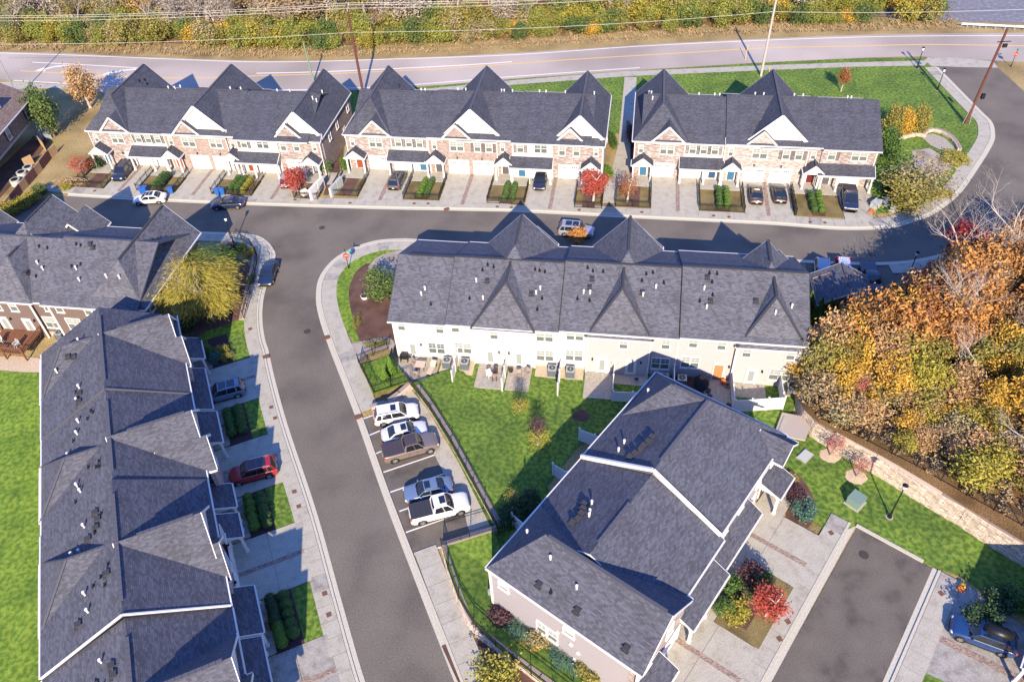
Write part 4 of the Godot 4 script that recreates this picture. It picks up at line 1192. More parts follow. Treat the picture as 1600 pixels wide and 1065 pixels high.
func shell(seedling: int, radii: Vector3, count: int, size: float, cone := false) -> ArrayMesh:
	# a dense clipped skin of small leaves over a dark core: round, or pointed like an evergreen
	var r := RandomNumberGenerator.new()
	r.seed = seedling
	var f := FastNoiseLite.new()
	f.seed = seedling
	f.frequency = 1.3
	var m := Mb.new()
	m.col = Color(0.4, 0.4, 0.4)
	if cone:
		m.tube(Vector3(0, -0.95, 0) * radii, Vector3(0, 0.75, 0) * radii, 0.62 * radii.x, 0.05, 9)
	else:
		m.ball(Vector3.ZERO, radii * 0.8, 10, 7)
	for i in count:
		var d := Vector3(r.randfn(), r.randfn(), r.randfn()).normalized()
		var p := d
		if cone:
			var y := r.randf_range(-1.0, 1.0) if r.randf() < 0.75 else r.randf_range(-1.0, 0.0)
			var w := pow(clampf((1.0 - y) * 0.5, 0.0, 1.0), 0.75) * (1.0 - 0.35 * smoothstep(-0.6, -1.0, y))
			var th := r.randf() * TAU
			d = Vector3(cos(th), 0.35, sin(th)).normalized()
			p = Vector3(cos(th) * w, y, sin(th) * w)
		p = p * radii * (1.0 + 0.16 * f.get_noise_3dv(p * 2.0) + r.randf_range(-0.12, 0.05))
		var g := 0.85 + 0.5 * f.get_noise_3dv(p * 3.0 + Vector3(9, 3, 1)) + r.randf_range(-0.22, 0.22)
		m.col = Color(g, g, g * 0.95)
		var a := d.cross(Vector3(r.randfn(), r.randfn(), r.randfn())).normalized()
		a = (a + d * r.randf_range(-0.3, 0.5) + (Vector3.UP * 0.7 if cone else Vector3.ZERO)).normalized() * size * r.randf_range(0.7, 1.3)
		var b := a.cross((d + Vector3(r.randfn(), r.randfn(), r.randfn()) * 0.35).normalized()).normalized() * a.length() * 0.8
		m.leaf(p, a, b)
	return m.mesh()

func twigs(seedling: int, h: float, rad: float, levels: int, spread := 0.6, up := 0.35, kids := 3) -> ArrayMesh:
	# a bare tree: a bent trunk with limbs that fork and taper
	var r := RandomNumberGenerator.new()
	r.seed = seedling
	var m := Mb.new()
	var todo := [[Vector3.ZERO, Vector3(r.randfn() * 0.08, 1, r.randfn() * 0.08).normalized(), h * 0.42, rad, 0]]
	while todo.size():
		var q: Array = todo.pop_back()
		var p: Vector3 = q[0]
		var d: Vector3 = q[1]
		var n := 3 if q[4] < 2 else 2
		var rr: float = q[3]
		for i in n:
			var e: Vector3 = p + d * q[2] / n
			var r2 := rr * (0.86 if q[4] < 2 else 0.75)
			m.tube(p, e, rr, r2, 6 if q[4] < 2 else 4, false)
			p = e
			rr = r2
			d = (d + Vector3(r.randfn(), r.randfn() * 0.5, r.randfn()) * 0.16).normalized()
			if q[4] < levels and (i > 0 or q[4] > 0):
				var kk := kids if i == n - 1 else 1
				for k in kk:
					var nd := (d * (1.0 - spread * 0.5) + Vector3(r.randfn(), r.randfn() * 0.35 + up, r.randfn()).normalized() * spread).normalized()
					todo.append([p, nd, q[2] * r.randf_range(0.52, 0.78), rr * r.randf_range(0.5, 0.72), q[4] + 1])
	return m.mesh()

func stem(h: float, rad: float, seedling := 1, limbs := 4) -> ArrayMesh:
	var r := RandomNumberGenerator.new()
	r.seed = seedling
	var m := Mb.new()
	var p := Vector3.ZERO
	var d := Vector3(r.randfn() * 0.05, 1, r.randfn() * 0.05).normalized()
	for i in 4:
		var e := p + d * h / 4
		m.tube(p, e, rad * (1.0 - i * 0.2), rad * (0.8 - i * 0.2) + 0.01, 7, false)
		if i > 0:
			for k in limbs / 2:
				var nd := (d + Vector3(r.randfn(), 0.3, r.randfn()).normalized() * 1.1).normalized()
				m.tube(e, e + nd * h * 0.28, rad * 0.4, rad * 0.12, 5, false)
		p = e
		d = (d + Vector3(r.randfn(), 0, r.randfn()) * 0.10).normalized()
	return m.mesh()

var crowns := {}
func tree(called: String, label: String, at: Vector3, h: float, rad: float, crown: Mesh, leaf: String, bark := "bark", low := 0.25, group := "", trunk: Mesh = null, turn := 0.0, category := "tree") -> Node3D:
	# the crown mesh has a radius of one metre; it fills the tree from low to the top
	var o := thing(called, label, category, at, turn, group)
	var t := part("trunk", trunk if trunk else crowns.stem, bark, o)
	t.scale = Vector3(rad * 0.6, h * (low + 0.5) / 4.0, rad * 0.6) if trunk == null else Vector3.ONE * h / 10.0
	var c := part("crown", crown, leaf, o, Vector3(0, h * (1 + low) / 2, 0))
	c.scale = Vector3(rad, h * (1 - low) / 2, rad)
	return o

func bush(called: String, label: String, at: Vector3, radii: Vector3, mesh: Mesh, leaf: String, group := "", turn := 0.0, category := "shrub") -> Node3D:
	var o := part(called, mesh, leaf, self, at + Vector3.UP * radii.y * 0.85, turn)
	o.name = numbered(called)
	o.scale = radii
	tag(o, label, category, group)
	return o

func hedge(label: String, a: Vector3, b: Vector3, wid: float, h: float, leaf: String, seedling: int, lumps := 0):
	# a row of clipped bushes grown together
	var r := RandomNumberGenerator.new()
	r.seed = seedling
	var o := thing("hedge", label, "hedge", a, rad_to_deg(atan2(-(b - a).z, (b - a).x)))
	var L := (b - a).length()
	var n := lumps if lumps else maxi(2, int(L / 0.9))
	for i in n:
		var c := part("bush", crowns["hedge%d" % (i % 3)], leaf, o, Vector3(L * (i + 0.5) / n, h * 0.5 + r.randf_range(-0.05, 0.05), r.randf_range(-0.06, 0.06)), r.randf() * 360)
		c.scale = Vector3(maxf(L / n * 0.62, wid * 0.5), h * 0.55, maxf(L / n * 0.62, wid * 0.5)) * r.randf_range(0.92, 1.1)

# ---------- ground ----------
func flat(a: Array, y: float) -> PackedVector3Array:
	var out := PackedVector3Array()
	for i in range(0, a.size(), 2):
		out.append(Vector3(a[i], y, a[i + 1]))
	return out

func smooth(a: Array, step := 1.0) -> PackedVector3Array:
	# a curve through the points, in short even steps
	var p := flat(a, 0)
	var cu := Curve3D.new()
	for i in p.size():
		var t := (p[mini(i + 1, p.size() - 1)] - p[maxi(i - 1, 0)]) / 6.0
		cu.add_point(p[i], -t, t)
	var out := PackedVector3Array()
	var L := cu.get_baked_length()
	var n := int(L / step)
	for i in n + 1:
		out.append(cu.sample_baked(L * i / n, true))
	return out

func sheet_mesh(p: PackedVector3Array) -> Mb:
	var m := Mb.new()
	var q := PackedVector2Array()
	for k in p:
		q.append(Vector2(k.x, k.z))
	var ix := Geometry2D.triangulate_polygon(q)
	for i in range(0, ix.size(), 3):
		m.up_poly([p[ix[i]], p[ix[i + 1]], p[ix[i + 2]]])
	return m

func sheet(called: String, a: Array, y: float, mat: String, curve := false) -> MeshInstance3D:
	var p := flat(a, y)
	if curve:
		var b := a.duplicate()
		b.append_array([a[0], a[1]])
		p = smooth(b, 0.6)
		p.remove_at(p.size() - 1)
		for i in p.size():
			p[i].y = y
	return struct(called, sheet_mesh(p), mat)

func offset_line(l: PackedVector3Array, d: float) -> PackedVector3Array:
	# moved to the left of its run
	var out := PackedVector3Array()
	for i in l.size():
		var t := (l[mini(i + 1, l.size() - 1)] - l[maxi(i - 1, 0)]).normalized()
		out.append(l[i] + Vector3(t.z, 0, -t.x) * d)
	return out

func ribbon(m: Mb, l: PackedVector3Array, d0: float, d1: float, y0: float, y1: float):
	# a raised band beside the line, from d0 to d1, with upright sides
	var a := offset_line(l, d0)
	var b := offset_line(l, d1)
	for i in l.size() - 1:
		var up := Vector3.UP * y1
		m.up_poly([a[i] + up, a[i + 1] + up, b[i + 1] + up, b[i] + up])
		m.poly([a[i] + Vector3.UP * y0, a[i + 1] + Vector3.UP * y0, a[i + 1] + up, a[i] + up])
		m.poly([b[i + 1] + Vector3.UP * y0, b[i] + Vector3.UP * y0, b[i] + up, b[i + 1] + up])

func kerb(line: Array, lip := 0.22):
	var l := smooth(line)
	var m := Mb.new()
	ribbon(m, l, -0.02, 0.42, 0.0, 0.05)
	var o := struct("gutter", m, "kerb")
	var k := Mb.new()
	ribbon(k, l, 0.43, 0.66, 0.0, 0.14)
	part("kerb_stone", k, "kerb", o)

func sidewalk(line: Array, d0: float, d1: float, every: float, mat := "concrete", y := 0.125):
	# slabs one by one, with open joints over a darker bed
	var l := smooth(line, every)
	var bed := Mb.new()
	ribbon(bed, l, d0, d1, 0.0, y - 0.03)
	var o := struct("sidewalk", bed, "concrete_grey")
	var a := offset_line(l, d0 + 0.015)
	var b := offset_line(l, d1 - 0.015)
	var r := RandomNumberGenerator.new()
	r.seed = int(absf(l[0].x) * 10)
	for i in l.size() - 1:
		var g := 0.022 / every
		var q := [a[i].lerp(a[i + 1], g), a[i + 1].lerp(a[i], g), b[i + 1].lerp(b[i], g), b[i].lerp(b[i + 1], g)]
		part("slab", slab_mesh(q, y - 0.06, y + r.randf_range(-0.004, 0.006)), mat if r.randf() < 0.93 else "concrete_grey", o)

func slab_mesh(q: Array, y0: float, y1: float) -> Mb:
	var m := Mb.new()
	var t := []
	for p in q:
		t.append(Vector3(p.x, y1, p.z))
	m.up_poly(t)
	for i in 4:
		var a: Vector3 = t[i]
		var b: Vector3 = t[(i + 1) % 4]
		m.poly([Vector3(a.x, y0, a.z), Vector3(b.x, y0, b.z), b, a])
	return m

func driveway(at: Vector3, turn: float, u: Array, w: Array, strip: float, mat := "concrete", strip_w := 0.46, y := 0.13):
	# concrete panels between the joints u and w, with a brick strip down the middle
	var bed := Mb.new()
	bed.box(Vector3((u[0] + u[-1]) / 2, y / 2 - 0.025, (w[0] + w[-1]) / 2), Vector3(u[-1] - u[0], y - 0.05, w[-1] - w[0]))
	var o := struct("driveway", bed, "concrete_grey")
	o.position = at
	o.rotation_degrees.y = turn
	for i in u.size() - 1:
		for j in w.size() - 1:
			var m := Mb.new()
			m.box(Vector3((u[i] + u[i + 1]) / 2, y - 0.03, (w[j] + w[j + 1]) / 2), Vector3(u[i + 1] - u[i] - 0.03, 0.06, w[j + 1] - w[j] - 0.03))
			part("slab", m, mat, o)
	if strip > -90:
		var m := Mb.new()
		m.box(Vector3(strip, y - 0.02, (w[0] + w[-1]) / 2), Vector3(strip_w, 0.06, w[-1] - w[0] - 0.05))
		part("brick_strip", m, "brick_strip", o)

func local_box(called: String, at: Vector3, turn: float, u0: float, u1: float, w0: float, w1: float, y0: float, y1: float, mat: String) -> MeshInstance3D:
	var m := Mb.new()
	m.box(Vector3((u0 + u1) / 2, (y0 + y1) / 2, (w0 + w1) / 2), Vector3(u1 - u0, y1 - y0, w1 - w0))
	var o := struct(called, m, mat)
	o.position = at
	o.rotation_degrees.y = turn
	return o

func fence(label: String, p: Array, h := 1.2, every := 2.2, mat := "black", group := "") -> Node3D:
	# black metal railings: posts, two rails and thin pickets
	var o := thing("metal_fence", label, "fence", Vector3.ZERO, 0.0, group)
	var pk := Mb.new()
	var rl := Mb.new()
	for i in p.size() - 1:
		var a: Vector3 = p[i]
		var b: Vector3 = p[i + 1]
		var n := maxi(1, int(round((b - a).length() / every)))
		for k in n + (1 if i == p.size() - 2 else 0):
			var q := a.lerp(b, float(k) / n)
			var m := Mb.new()
			m.box(Vector3(0, h / 2 + 0.05, 0), Vector3(0.07, h + 0.1, 0.07)); m.box(Vector3(0, h + 0.12, 0), Vector3(0.1, 0.05, 0.1))
			part("post", m, mat, o, q)
		for y in [0.12, h - 0.2, h - 0.03]:
			rl.bar(a + Vector3.UP * y, b + Vector3.UP * y, 0.035, 0.045)
		var c := int((b - a).length() / 0.13)
		for k in c:
			var q := a.lerp(b, (k + 0.5) / c)
			pk.tube(q + Vector3.UP * 0.1, q + Vector3.UP * h, 0.011, 0.011, 3, false)
	part("rail", rl, mat, o)
	part("pickets", pk, mat, o).set_meta("kind", "stuff")
	return o

func block_wall(label: String, l: PackedVector3Array, h0: float, h1: float, batter := 0.12, course := 0.24, seedling := 3, cap := true) -> Node3D:
	# a retaining wall of staggered split blocks; it stands on the line and leans back to its left
	var o := thing("retaining_wall", label, "wall")
	var r := RandomNumberGenerator.new()
	r.seed = seedling
	var m := Mb.new()
	var back := Mb.new()
	var total := 0.0
	for i in l.size() - 1:
		total += (l[i + 1] - l[i]).length()
	var run := 0.0
	for i in l.size() - 1:
		var a := l[i]
		var b := l[i + 1]
		var L := (b - a).length()
		var d := (b - a) / L
		var side := Vector3(d.z, 0, -d.x)
		var bs := Basis(d, Vector3.UP, -side)
		var h := lerpf(h0, h1, (run + L / 2) / total)
		var n := int(h / course)
		back.box((a + b) / 2 + side * (0.35 + batter * h / 2) + Vector3.UP * (h / 2 - 0.03), Vector3(L + 0.1, h - 0.04, 0.4), bs)
		for j in n:
			var x := -r.randf() * 0.5
			while x < L:
				var w := r.randf_range(0.42, 0.62)
				var x0 := maxf(x, 0.0)
				var x1 := minf(x + w, L)
				if x1 - x0 > 0.06:
					m.box(a + d * ((x0 + x1) / 2) + side * (0.14 + batter * course * j + r.randf_range(-0.02, 0.02)) + Vector3.UP * (course * (j + 0.5)), Vector3(x1 - x0 - 0.015, course - 0.015, 0.3), bs)
				x += w
		if cap:
			var cm := Mb.new()
			cm.box((a + b) / 2 + side * (0.22 + batter * course * n) + Vector3.UP * (course * n + 0.04), Vector3(L - 0.01, 0.08, 0.42), bs)
			part("cap_stone", cm, "stone_pale", o)
		run += L
	part("blocks", m, "wall_block", o).set_meta("kind", "stuff")
	part("backing", back, "stone_dark", o)
	return o

func text_line(s: String, size: float, mat: String, parent: Node, at: Vector3, rot: Vector3, called := "lettering"):
	var tm := TextMesh.new()
	tm.text = s
	tm.font_size = 32
	tm.pixel_size = size / 32.0
	tm.depth = 0.01
	var f := SystemFont.new()
	f.font_names = PackedStringArray(["Droid Sans"])
	f.font_weight = 700
	tm.font = f
	var o := part(called, tm, mat, parent, at)
	o.rotation_degrees = rot

# ---------- the place ----------
const ROW := -10.4

func _ready():
	rng.seed = 4
	var cam := Camera3D.new()
	cam.name = "camera"
	add_child(cam)
	var pitch := deg_to_rad(43.6)
	var fw := Vector3(0, -sin(pitch), -cos(pitch))
	var up := Vector3.RIGHT.cross(fw)
	var rl := deg_to_rad(-3.0)
	cam.transform = Transform3D(Basis(Vector3.RIGHT * cos(rl) + up * sin(rl), up * cos(rl) - Vector3.RIGHT * sin(rl), -fw), Vector3(0, 63, 0))
	cam.fov = 46.65
	cam.near = 0.5
	cam.far = 1500
	cam.current = true
	var we := WorldEnvironment.new()
	we.name = "environment"
	var e := Environment.new()
	e.background_mode = Environment.BG_SKY
	var sk := ProceduralSkyMaterial.new()
	sk.sky_top_color = Color(0.30, 0.46, 0.78)
	sk.sky_horizon_color = Color(0.72, 0.78, 0.88)
	sk.sky_curve = 0.16
	sk.ground_bottom_color = Color(0.25, 0.24, 0.22)
	sk.ground_horizon_color = Color(0.60, 0.68, 0.78)
	sk.sun_angle_max = 3.0
	e.sky = Sky.new()
	e.sky.sky_material = sk
	e.background_energy_multiplier = 0.95
	e.tonemap_mode = Environment.TONE_MAPPER_LINEAR
	e.tonemap_exposure = 2.0
	e.sdfgi_enabled = true
	e.ssao_enabled = true
	e.ssil_enabled = true
	we.environment = e
	add_child(we)
	var sun := DirectionalLight3D.new()
	sun.name = "sun"
	sun.light_energy = 1.5
	sun.light_color = Color(1.0, 0.92, 0.81)
	sun.light_angular_distance = 0.5
	sun.shadow_enabled = true
	sun.rotation_degrees = Vector3(-29.5, -1.0, 0)
	add_child(sun)
	make_materials()
	make_plants()
	lay_ground()
	put_buildings()
	put_vehicles()
	put_street_things()
	put_gardens()
	put_woods()

func make_plants():
	crowns.stem = stem(4.0, 0.16, 5)
	for i in 3:
		crowns["hedge%d" % i] = shell(70 + i, Vector3(0.95, 0.95, 0.95), 1300, 0.10)
		crowns["round%d" % i] = foliage(80 + i, Vector3(0.95, 0.95, 0.95), 2200, 0.085, 54, 0.25, 0.0, 0.35)
	for i in 4:
		crowns["oak%d" % i] = foliage(20 + i, Vector3(1.0, 1.0, 1.0), 2900, 0.070, 46, 0.4, 0.0, 0.45)
	for i in 3:
		crowns["thin%d" % i] = foliage(30 + i, Vector3(1.05, 1.05, 1.05), 1300, 0.055, 44, 0.5, 0.0, 0.4)
		crowns["bare%d" % i] = twigs(40 + i, 10.0, 0.17, 4, 0.62, 0.35, 3)
		crowns["brush%d" % i] = foliage(50 + i, Vector3(1.15, 0.85, 1.05), 1500, 0.075, 20, 0.5, 0.0, 0.45)
	crowns.slim = shell(60, Vector3(0.95, 1.0, 0.95), 2200, 0.09, true)
	crowns.weep = foliage(61, Vector3(1.0, 0.95, 1.0), 15000, 0.034, 120, 0.35, 0.35, 0.35)
	crowns.flat = foliage(62, Vector3(0.9, 0.7, 0.9), 1500, 0.075, 40, 0.2, 0.25, 0.3)

func lay_ground():
	var g := Mb.new()
	g.up_poly([Vector3(-420, 0, 120), Vector3(420, 0, 120), Vector3(420, 0, -520), Vector3(-420, 0, -520)])
	struct("ground", g, "straw")
	# the highway beyond the rows
	sheet("highway", [-140.31, -171.55, -107.27, -159.09, -98.70, -157.12, -85.10, -154.85, -71.49, -151.72, -58.36, -148.96, -45.61, -146.57, -35.72, -145.37, -21.18, -144.44, -9.17, -144.09, 2.81, -144.03, 14.81, -144.24, 26.88, -144.74, 38.89, -144.67, 50.89, -144.60, 62.79, -144.25, 74.54, -143.62, 85.97, -142.45, 99.48, -141.00, 113.57, -138.90, 109.82, -123.51, 93.26, -128.98, 87.32, -130.47, 75.26, -133.77, 65.27, -134.46, 48.20, -134.68, 36.73, -134.49, 25.28, -134.29, 13.83, -133.85, 2.43, -133.40, -8.90, -132.46, -20.17, -132.02, -29.23, -132.32, -42.94, -133.14, -54.75, -134.98, -68.25, -137.77, -79.77, -140.63, -93.14, -144.29, -114.74, -151.22], 0.02, "highway")
	# verges, walks and lawns behind the rows
	sheet("lawn", [-29.20, -132.07, -15.66, -132.00, 2.42, -133.15, 25.24, -134.04, 48.13, -134.43, 65.18, -134.21, 75.05, -133.27, 75.70, -125.58, 75.45, -110.00, 73.68, -105.22, 63.80, -92.87, 54.98, -86.64, 49.35, -92.62, 21.80, -111.63, -25.38, -118.66], 0.05, "grass")
	sheet("footpath", [-15.47, -128.83, 2.34, -130.92, 22.09, -131.86, 47.32, -131.42, 61.77, -130.97, 74.26, -129.99, 75.83, -131.86, 62.37, -132.71, 47.82, -133.29, 22.37, -133.87, 2.40, -132.65, -15.59, -130.77], 0.09, "concrete")
	sheet("footpath", [15.33, -92.92, 17.59, -93.03, 19.88, -108.85, 22.41, -121.13, 24.27, -131.36, 22.17, -131.60, 20.31, -121.36, 18.03, -109.04, 15.90, -100.91, 13.20, -93.12], 0.09, "concrete")
	sheet("footpath", [-25.57, -98.71, -22.46, -98.41, -22.39, -102.87, -23.31, -110.35, -24.21, -118.54, -24.95, -118.62, -24.62, -110.49, -24.74, -104.89], 0.09, "concrete")
	sheet("gravel_strip", [-73.58, -99.20, -68.58, -100.72, -65.86, -103.53, -65.00, -107.00, -64.51, -116.52, -64.69, -121.75, -68.24, -124.30, -68.89, -120.07, -69.58, -112.11, -70.58, -105.74, -72.49, -96.68], 0.03, "gravel")
	sheet("concrete_apron", [-90.14, -142.88, -68.25, -137.77, -66.44, -132.15, -72.81, -137.53, -81.61, -139.30, -91.23, -139.89, -98.04, -139.39, -99.96, -143.49], 0.06, "concrete")
	# the estate's streets
	sheet("street", [-76.46, -101.45, -69.14, -102.12, -65.07, -102.42, -55.30, -100.49, -45.42, -98.73, -35.79, -97.18, -17.12, -94.49, 0.94, -92.20, 17.47, -89.15, 35.03, -86.07, 43.97, -84.10, 50.21, -83.83, 53.82, -84.82, 57.76, -86.68, 62.89, -90.85, 67.90, -96.51, 73.46, -103.34, 75.32, -106.61, 76.40, -109.89, 76.35, -113.66, 76.28, -129.24, 75.16, -133.52, 87.20, -130.23, 86.07, -128.57, 86.09, -119.19, 85.41, -99.35, 82.34, -84.88, 76.30, -83.22, 66.88, -81.21, 61.16, -79.64, 55.12, -78.01, 52.85, -77.41, 49.58, -76.90, 44.65, -77.06, 36.72, -78.26, 21.98, -80.59, 6.51, -83.29, -11.76, -86.87, -14.37, -87.24, -17.64, -87.10, -20.67, -85.65, -29.44, -81.99, -34.79, -89.93, -37.32, -90.60, -42.64, -91.37, -52.95, -93.05, -62.54, -94.68, -74.04, -96.03], 0.03, "asphalt")
	sheet("side_street", [-34.82, -90.08, -33.51, -89.22, -32.31, -87.95, -31.20, -86.13, -30.84, -85.12, -30.71, -83.45, -30.78, -78.08, -30.54, -74.73, -29.90, -71.39, -29.02, -68.42, -28.33, -66.74, -26.73, -62.01, -24.01, -54.83, -19.49, -44.03, -16.07, -34.93, -13.21, -27.49, -11.13, -23.24, -9.92, -20.49, -2.98, -20.15, -4.24, -22.90, -6.01, -27.12, -12.56, -43.68, -17.04, -55.86, -21.59, -67.53, -23.52, -73.22, -24.21, -76.91, -24.17, -80.10, -22.94, -83.34, -20.67, -85.65, -17.64, -87.10, -17.08, -94.01, -33.64, -95.53], 0.034, "asphalt")
	sheet("parking_bay", [-16.24, -55.36, -13.70, -56.71, -10.74, -58.92, -7.74, -51.76, -3.27, -41.90, -2.57, -40.95, -7.50, -39.43, -9.87, -38.84, -12.56, -43.68], 0.042, "asphalt_dark")
	sheet("parking_apron", [-11.47, -59.55, -9.37, -56.23, -2.21, -41.00, -4.76, -40.13, -5.25, -42.65, -8.40, -50.07, -10.74, -56.33, -13.20, -56.41, -15.03, -56.17], 0.06, "concrete")
	sheet("lane", [30.48, -39.22, 32.91, -37.21, 34.84, -35.37, 35.56, -34.71, 27.59, -25.36, 24.61, -21.92, 16.06, -22.35, 18.95, -25.81], 0.034, "asphalt_dark")
	sheet("crossing_apron", [73.51, -130.34, 76.13, -133.14, 81.40, -132.23, 86.46, -130.32, 86.04, -127.82, 79.87, -128.81], 0.045, "concrete")
	sheet("parking_bay", [37.63, -78.31, 43.92, -77.25, 49.63, -77.03, 52.85, -77.41, 50.89, -74.61, 45.77, -69.57, 40.20, -68.86, 36.11, -71.53], 0.036, "asphalt_dark")
	# kerbs and walks
	kerb([-65.07, -102.42, -55.30, -100.49, -45.42, -98.73, -35.79, -97.18, -17.12, -94.49, 0.94, -92.20, 17.47, -89.15, 35.03, -86.07, 43.97, -84.10, 50.21, -83.83, 53.82, -84.82, 57.76, -86.68, 62.89, -90.85, 67.90, -96.51, 73.46, -103.34, 75.32, -106.61, 76.40, -109.89, 76.35, -113.66, 76.28, -129.24])
	sidewalk([-69.44, -103.35, -65.07, -102.42, -55.30, -100.49, -45.42, -98.73, -35.79, -97.18, -17.12, -94.49, 0.94, -92.20, 17.47, -89.15, 35.03, -86.07, 43.97, -84.10, 50.21, -83.83, 53.82, -84.82, 57.76, -86.68, 62.89, -90.85, 67.90, -96.51, 73.46, -103.34, 75.32, -106.61, 76.40, -109.89, 76.35, -113.66, 76.28, -129.24], 0.68, 2.35, 1.6)
	kerb([-11.13, -23.24, -13.21, -27.49, -16.07, -34.93, -19.49, -44.03, -24.01, -54.83, -26.73, -62.01, -28.33, -66.74, -29.02, -68.42, -29.90, -71.39, -30.54, -74.73, -30.78, -78.08, -30.71, -83.45, -30.84, -85.12, -31.20, -86.13, -32.31, -87.95, -33.51, -89.22, -34.79, -89.93, -37.32, -90.60, -42.64, -91.37, -52.95, -93.05])
	sidewalk([-11.13, -23.24, -13.21, -27.49, -16.07, -34.93, -19.49, -44.03, -24.01, -54.83, -26.73, -62.01, -28.33, -66.74, -29.02, -68.42, -29.90, -71.39, -30.54, -74.73, -30.78, -78.08, -30.71, -83.45, -30.84, -85.12, -31.20, -86.13, -32.31, -87.95, -33.51, -89.22, -34.79, -89.93, -37.32, -90.60, -42.64, -91.37, -52.95, -93.05], 0.68, 2.15, 1.55)
	kerb([36.72, -78.26, 21.98, -80.59, 6.51, -83.29, -11.76, -86.87, -14.37, -87.24, -17.64, -87.10, -20.67, -85.65, -22.94, -83.34, -24.17, -80.10, -24.21, -76.91, -23.52, -73.22, -21.59, -67.53, -17.04, -55.86, -12.56, -43.68, -6.01, -27.12, -4.24, -22.90], 0.2)
	sidewalk([36.72, -78.26, 21.98, -80.59, 6.51, -83.29, -11.76, -86.87, -14.37, -87.24, -17.64, -87.10, -20.67, -85.65, -22.94, -83.34, -24.17, -80.10, -24.21, -76.91, -23.52, -73.22, -21.59, -67.53, -17.06, -56.04], 0.68, 2.55, 1.6)
	sidewalk([-10.50, -38.75, -8.91, -34.46, -7.40, -30.64, -6.01, -27.12, -4.24, -22.90], 0.68, 2.75, 1.75)
	kerb([61.16, -79.64, 55.12, -78.01, 52.85, -77.41, 49.58, -76.90, 44.65, -77.06, 36.72, -78.26])
	sidewalk([61.16, -79.64, 55.12, -78.01, 52.85, -77.41, 49.58, -76.90, 47.43, -76.95], 0.68, 2.4, 1.6)
	kerb([16.06, -22.35, 18.95, -25.81, 30.36, -39.36])
	sidewalk([16.06, -22.35, 18.95, -25.81, 30.36, -39.36], 0.68, 2.25, 1.65)
	kerb([35.51, -34.83, 27.59, -25.36, 24.61, -21.92])
	sidewalk([35.51, -34.83, 27.59, -25.36, 24.61, -21.92], 0.68, 2.4, 1.65)
	var ce := Mb.new()
	ribbon(ce, smooth([30.34, -39.29, 34.81, -35.31]), 0.0, 0.32, 0.0, 0.14)
	struct("kerb_stone", ce, "kerb")
	# lawns
	sheet("lawn", [-63.83, -66.43, -54.17, -64.90, -52.87, -63.10, -48.12, -50.32, -43.61, -38.62, -38.74, -26.06, -45.15, -24.46, -59.40, -39.53], 0.05, "grass_bright")
	sheet("sand_path", [-64.60, -68.07, -58.57, -68.05, -55.15, -67.37, -53.61, -64.96, -55.87, -65.13, -63.88, -66.54], 0.07, "sand")
	sheet("lawn", [-10.48, -60.83, -7.35, -63.82, 14.76, -61.17, 30.34, -56.18, 28.88, -53.57, 26.42, -50.72, 19.09, -57.93, 5.88, -50.02, -3.04, -37.53, -2.52, -32.63, 3.83, -28.42, 6.53, -25.21, 0.16, -27.82, -2.88, -30.40, -4.47, -32.74, -5.89, -36.43, -7.27, -39.55, -2.69, -40.82, -7.08, -51.71], 0.06, "grass")
	sheet("lawn", [35.65, -76.52, 44.82, -69.07, 39.77, -64.46, 34.74, -59.20, 29.87, -55.76, 27.74, -55.45, 32.10, -60.89], 0.05, "grass")
	sheet("lawn", [28.69, -53.58, 28.93, -50.63, 30.38, -48.88, 32.21, -46.76, 33.97, -45.25, 35.74, -42.97, 37.57, -40.85, 39.39, -38.94, 41.24, -36.58, 43.22, -34.45, 45.95, -31.36, 43.72, -27.33, 40.56, -30.23, 37.44, -33.92, 35.70, -34.76, 34.84, -35.37, 32.91, -37.21, 30.42, -39.36, 27.90, -38.43, 25.44, -41.89, 26.30, -50.31], 0.055, "grass")
	sheet("lawn", [-23.84, -78.91, -22.79, -82.10, -20.39, -84.64, -16.39, -85.56, -12.95, -85.12, -12.84, -83.30, -16.90, -81.61, -19.40, -78.54, -19.18, -73.59, -17.50, -67.76, -18.13, -66.73, -20.64, -71.36, -22.52, -75.05], 0.11, "grass_bright")
	sheet("mulch_bed", [-19.61, -80.51, -18.20, -82.12, -16.01, -80.87, -12.53, -77.98, -13.27, -70.78, -13.98, -66.95, -17.03, -66.11, -18.93, -71.23, -20.09, -76.70], 0.115, "mulch", true)
	sheet("gravel_bed", [-18.12, -81.31, -16.66, -83.63, -12.91, -84.41, -11.86, -80.52, -12.46, -76.71, -15.78, -77.99], 0.12, "gravel", true)
	sheet("gravel_bed", [-18.98, -67.00, -14.57, -67.75, -13.68, -65.86, -16.59, -65.34, -17.65, -63.55], 0.12, "gravel", true)
	sheet("lawn", [-17.48, -63.34, -14.12, -64.84, -12.70, -62.18, -11.38, -60.41, -15.39, -58.69], 0.10, "grass_bright")
	sheet("earth_bed", [-7.12, -30.08, -5.81, -30.55, -4.21, -30.47, -1.33, -29.22, 1.59, -26.21, -2.50, -24.22, -4.48, -24.80], 0.09, "mulch", true)
	sheet("lawn", [-38.66, -66.14, -36.36, -72.59, -32.24, -72.61, -31.60, -69.94, -30.13, -65.72, -33.92, -64.55, -36.46, -63.92], 0.09, "grass_bright")
	sheet("mulch_bed", [-39.47, -70.55, -39.05, -73.97, -38.48, -81.42, -36.27, -84.61, -33.51, -82.34, -32.51, -75.86, -32.68, -72.88, -34.50, -71.29, -36.58, -70.32, -37.42, -67.64], 0.10, "mulch", true)
	sheet("mulch_bed", [35.52, -70.40, 35.81, -66.95, 39.14, -65.81, 41.42, -67.63, 42.07, -69.87, 38.36, -70.17], 0.09, "mulch", true)
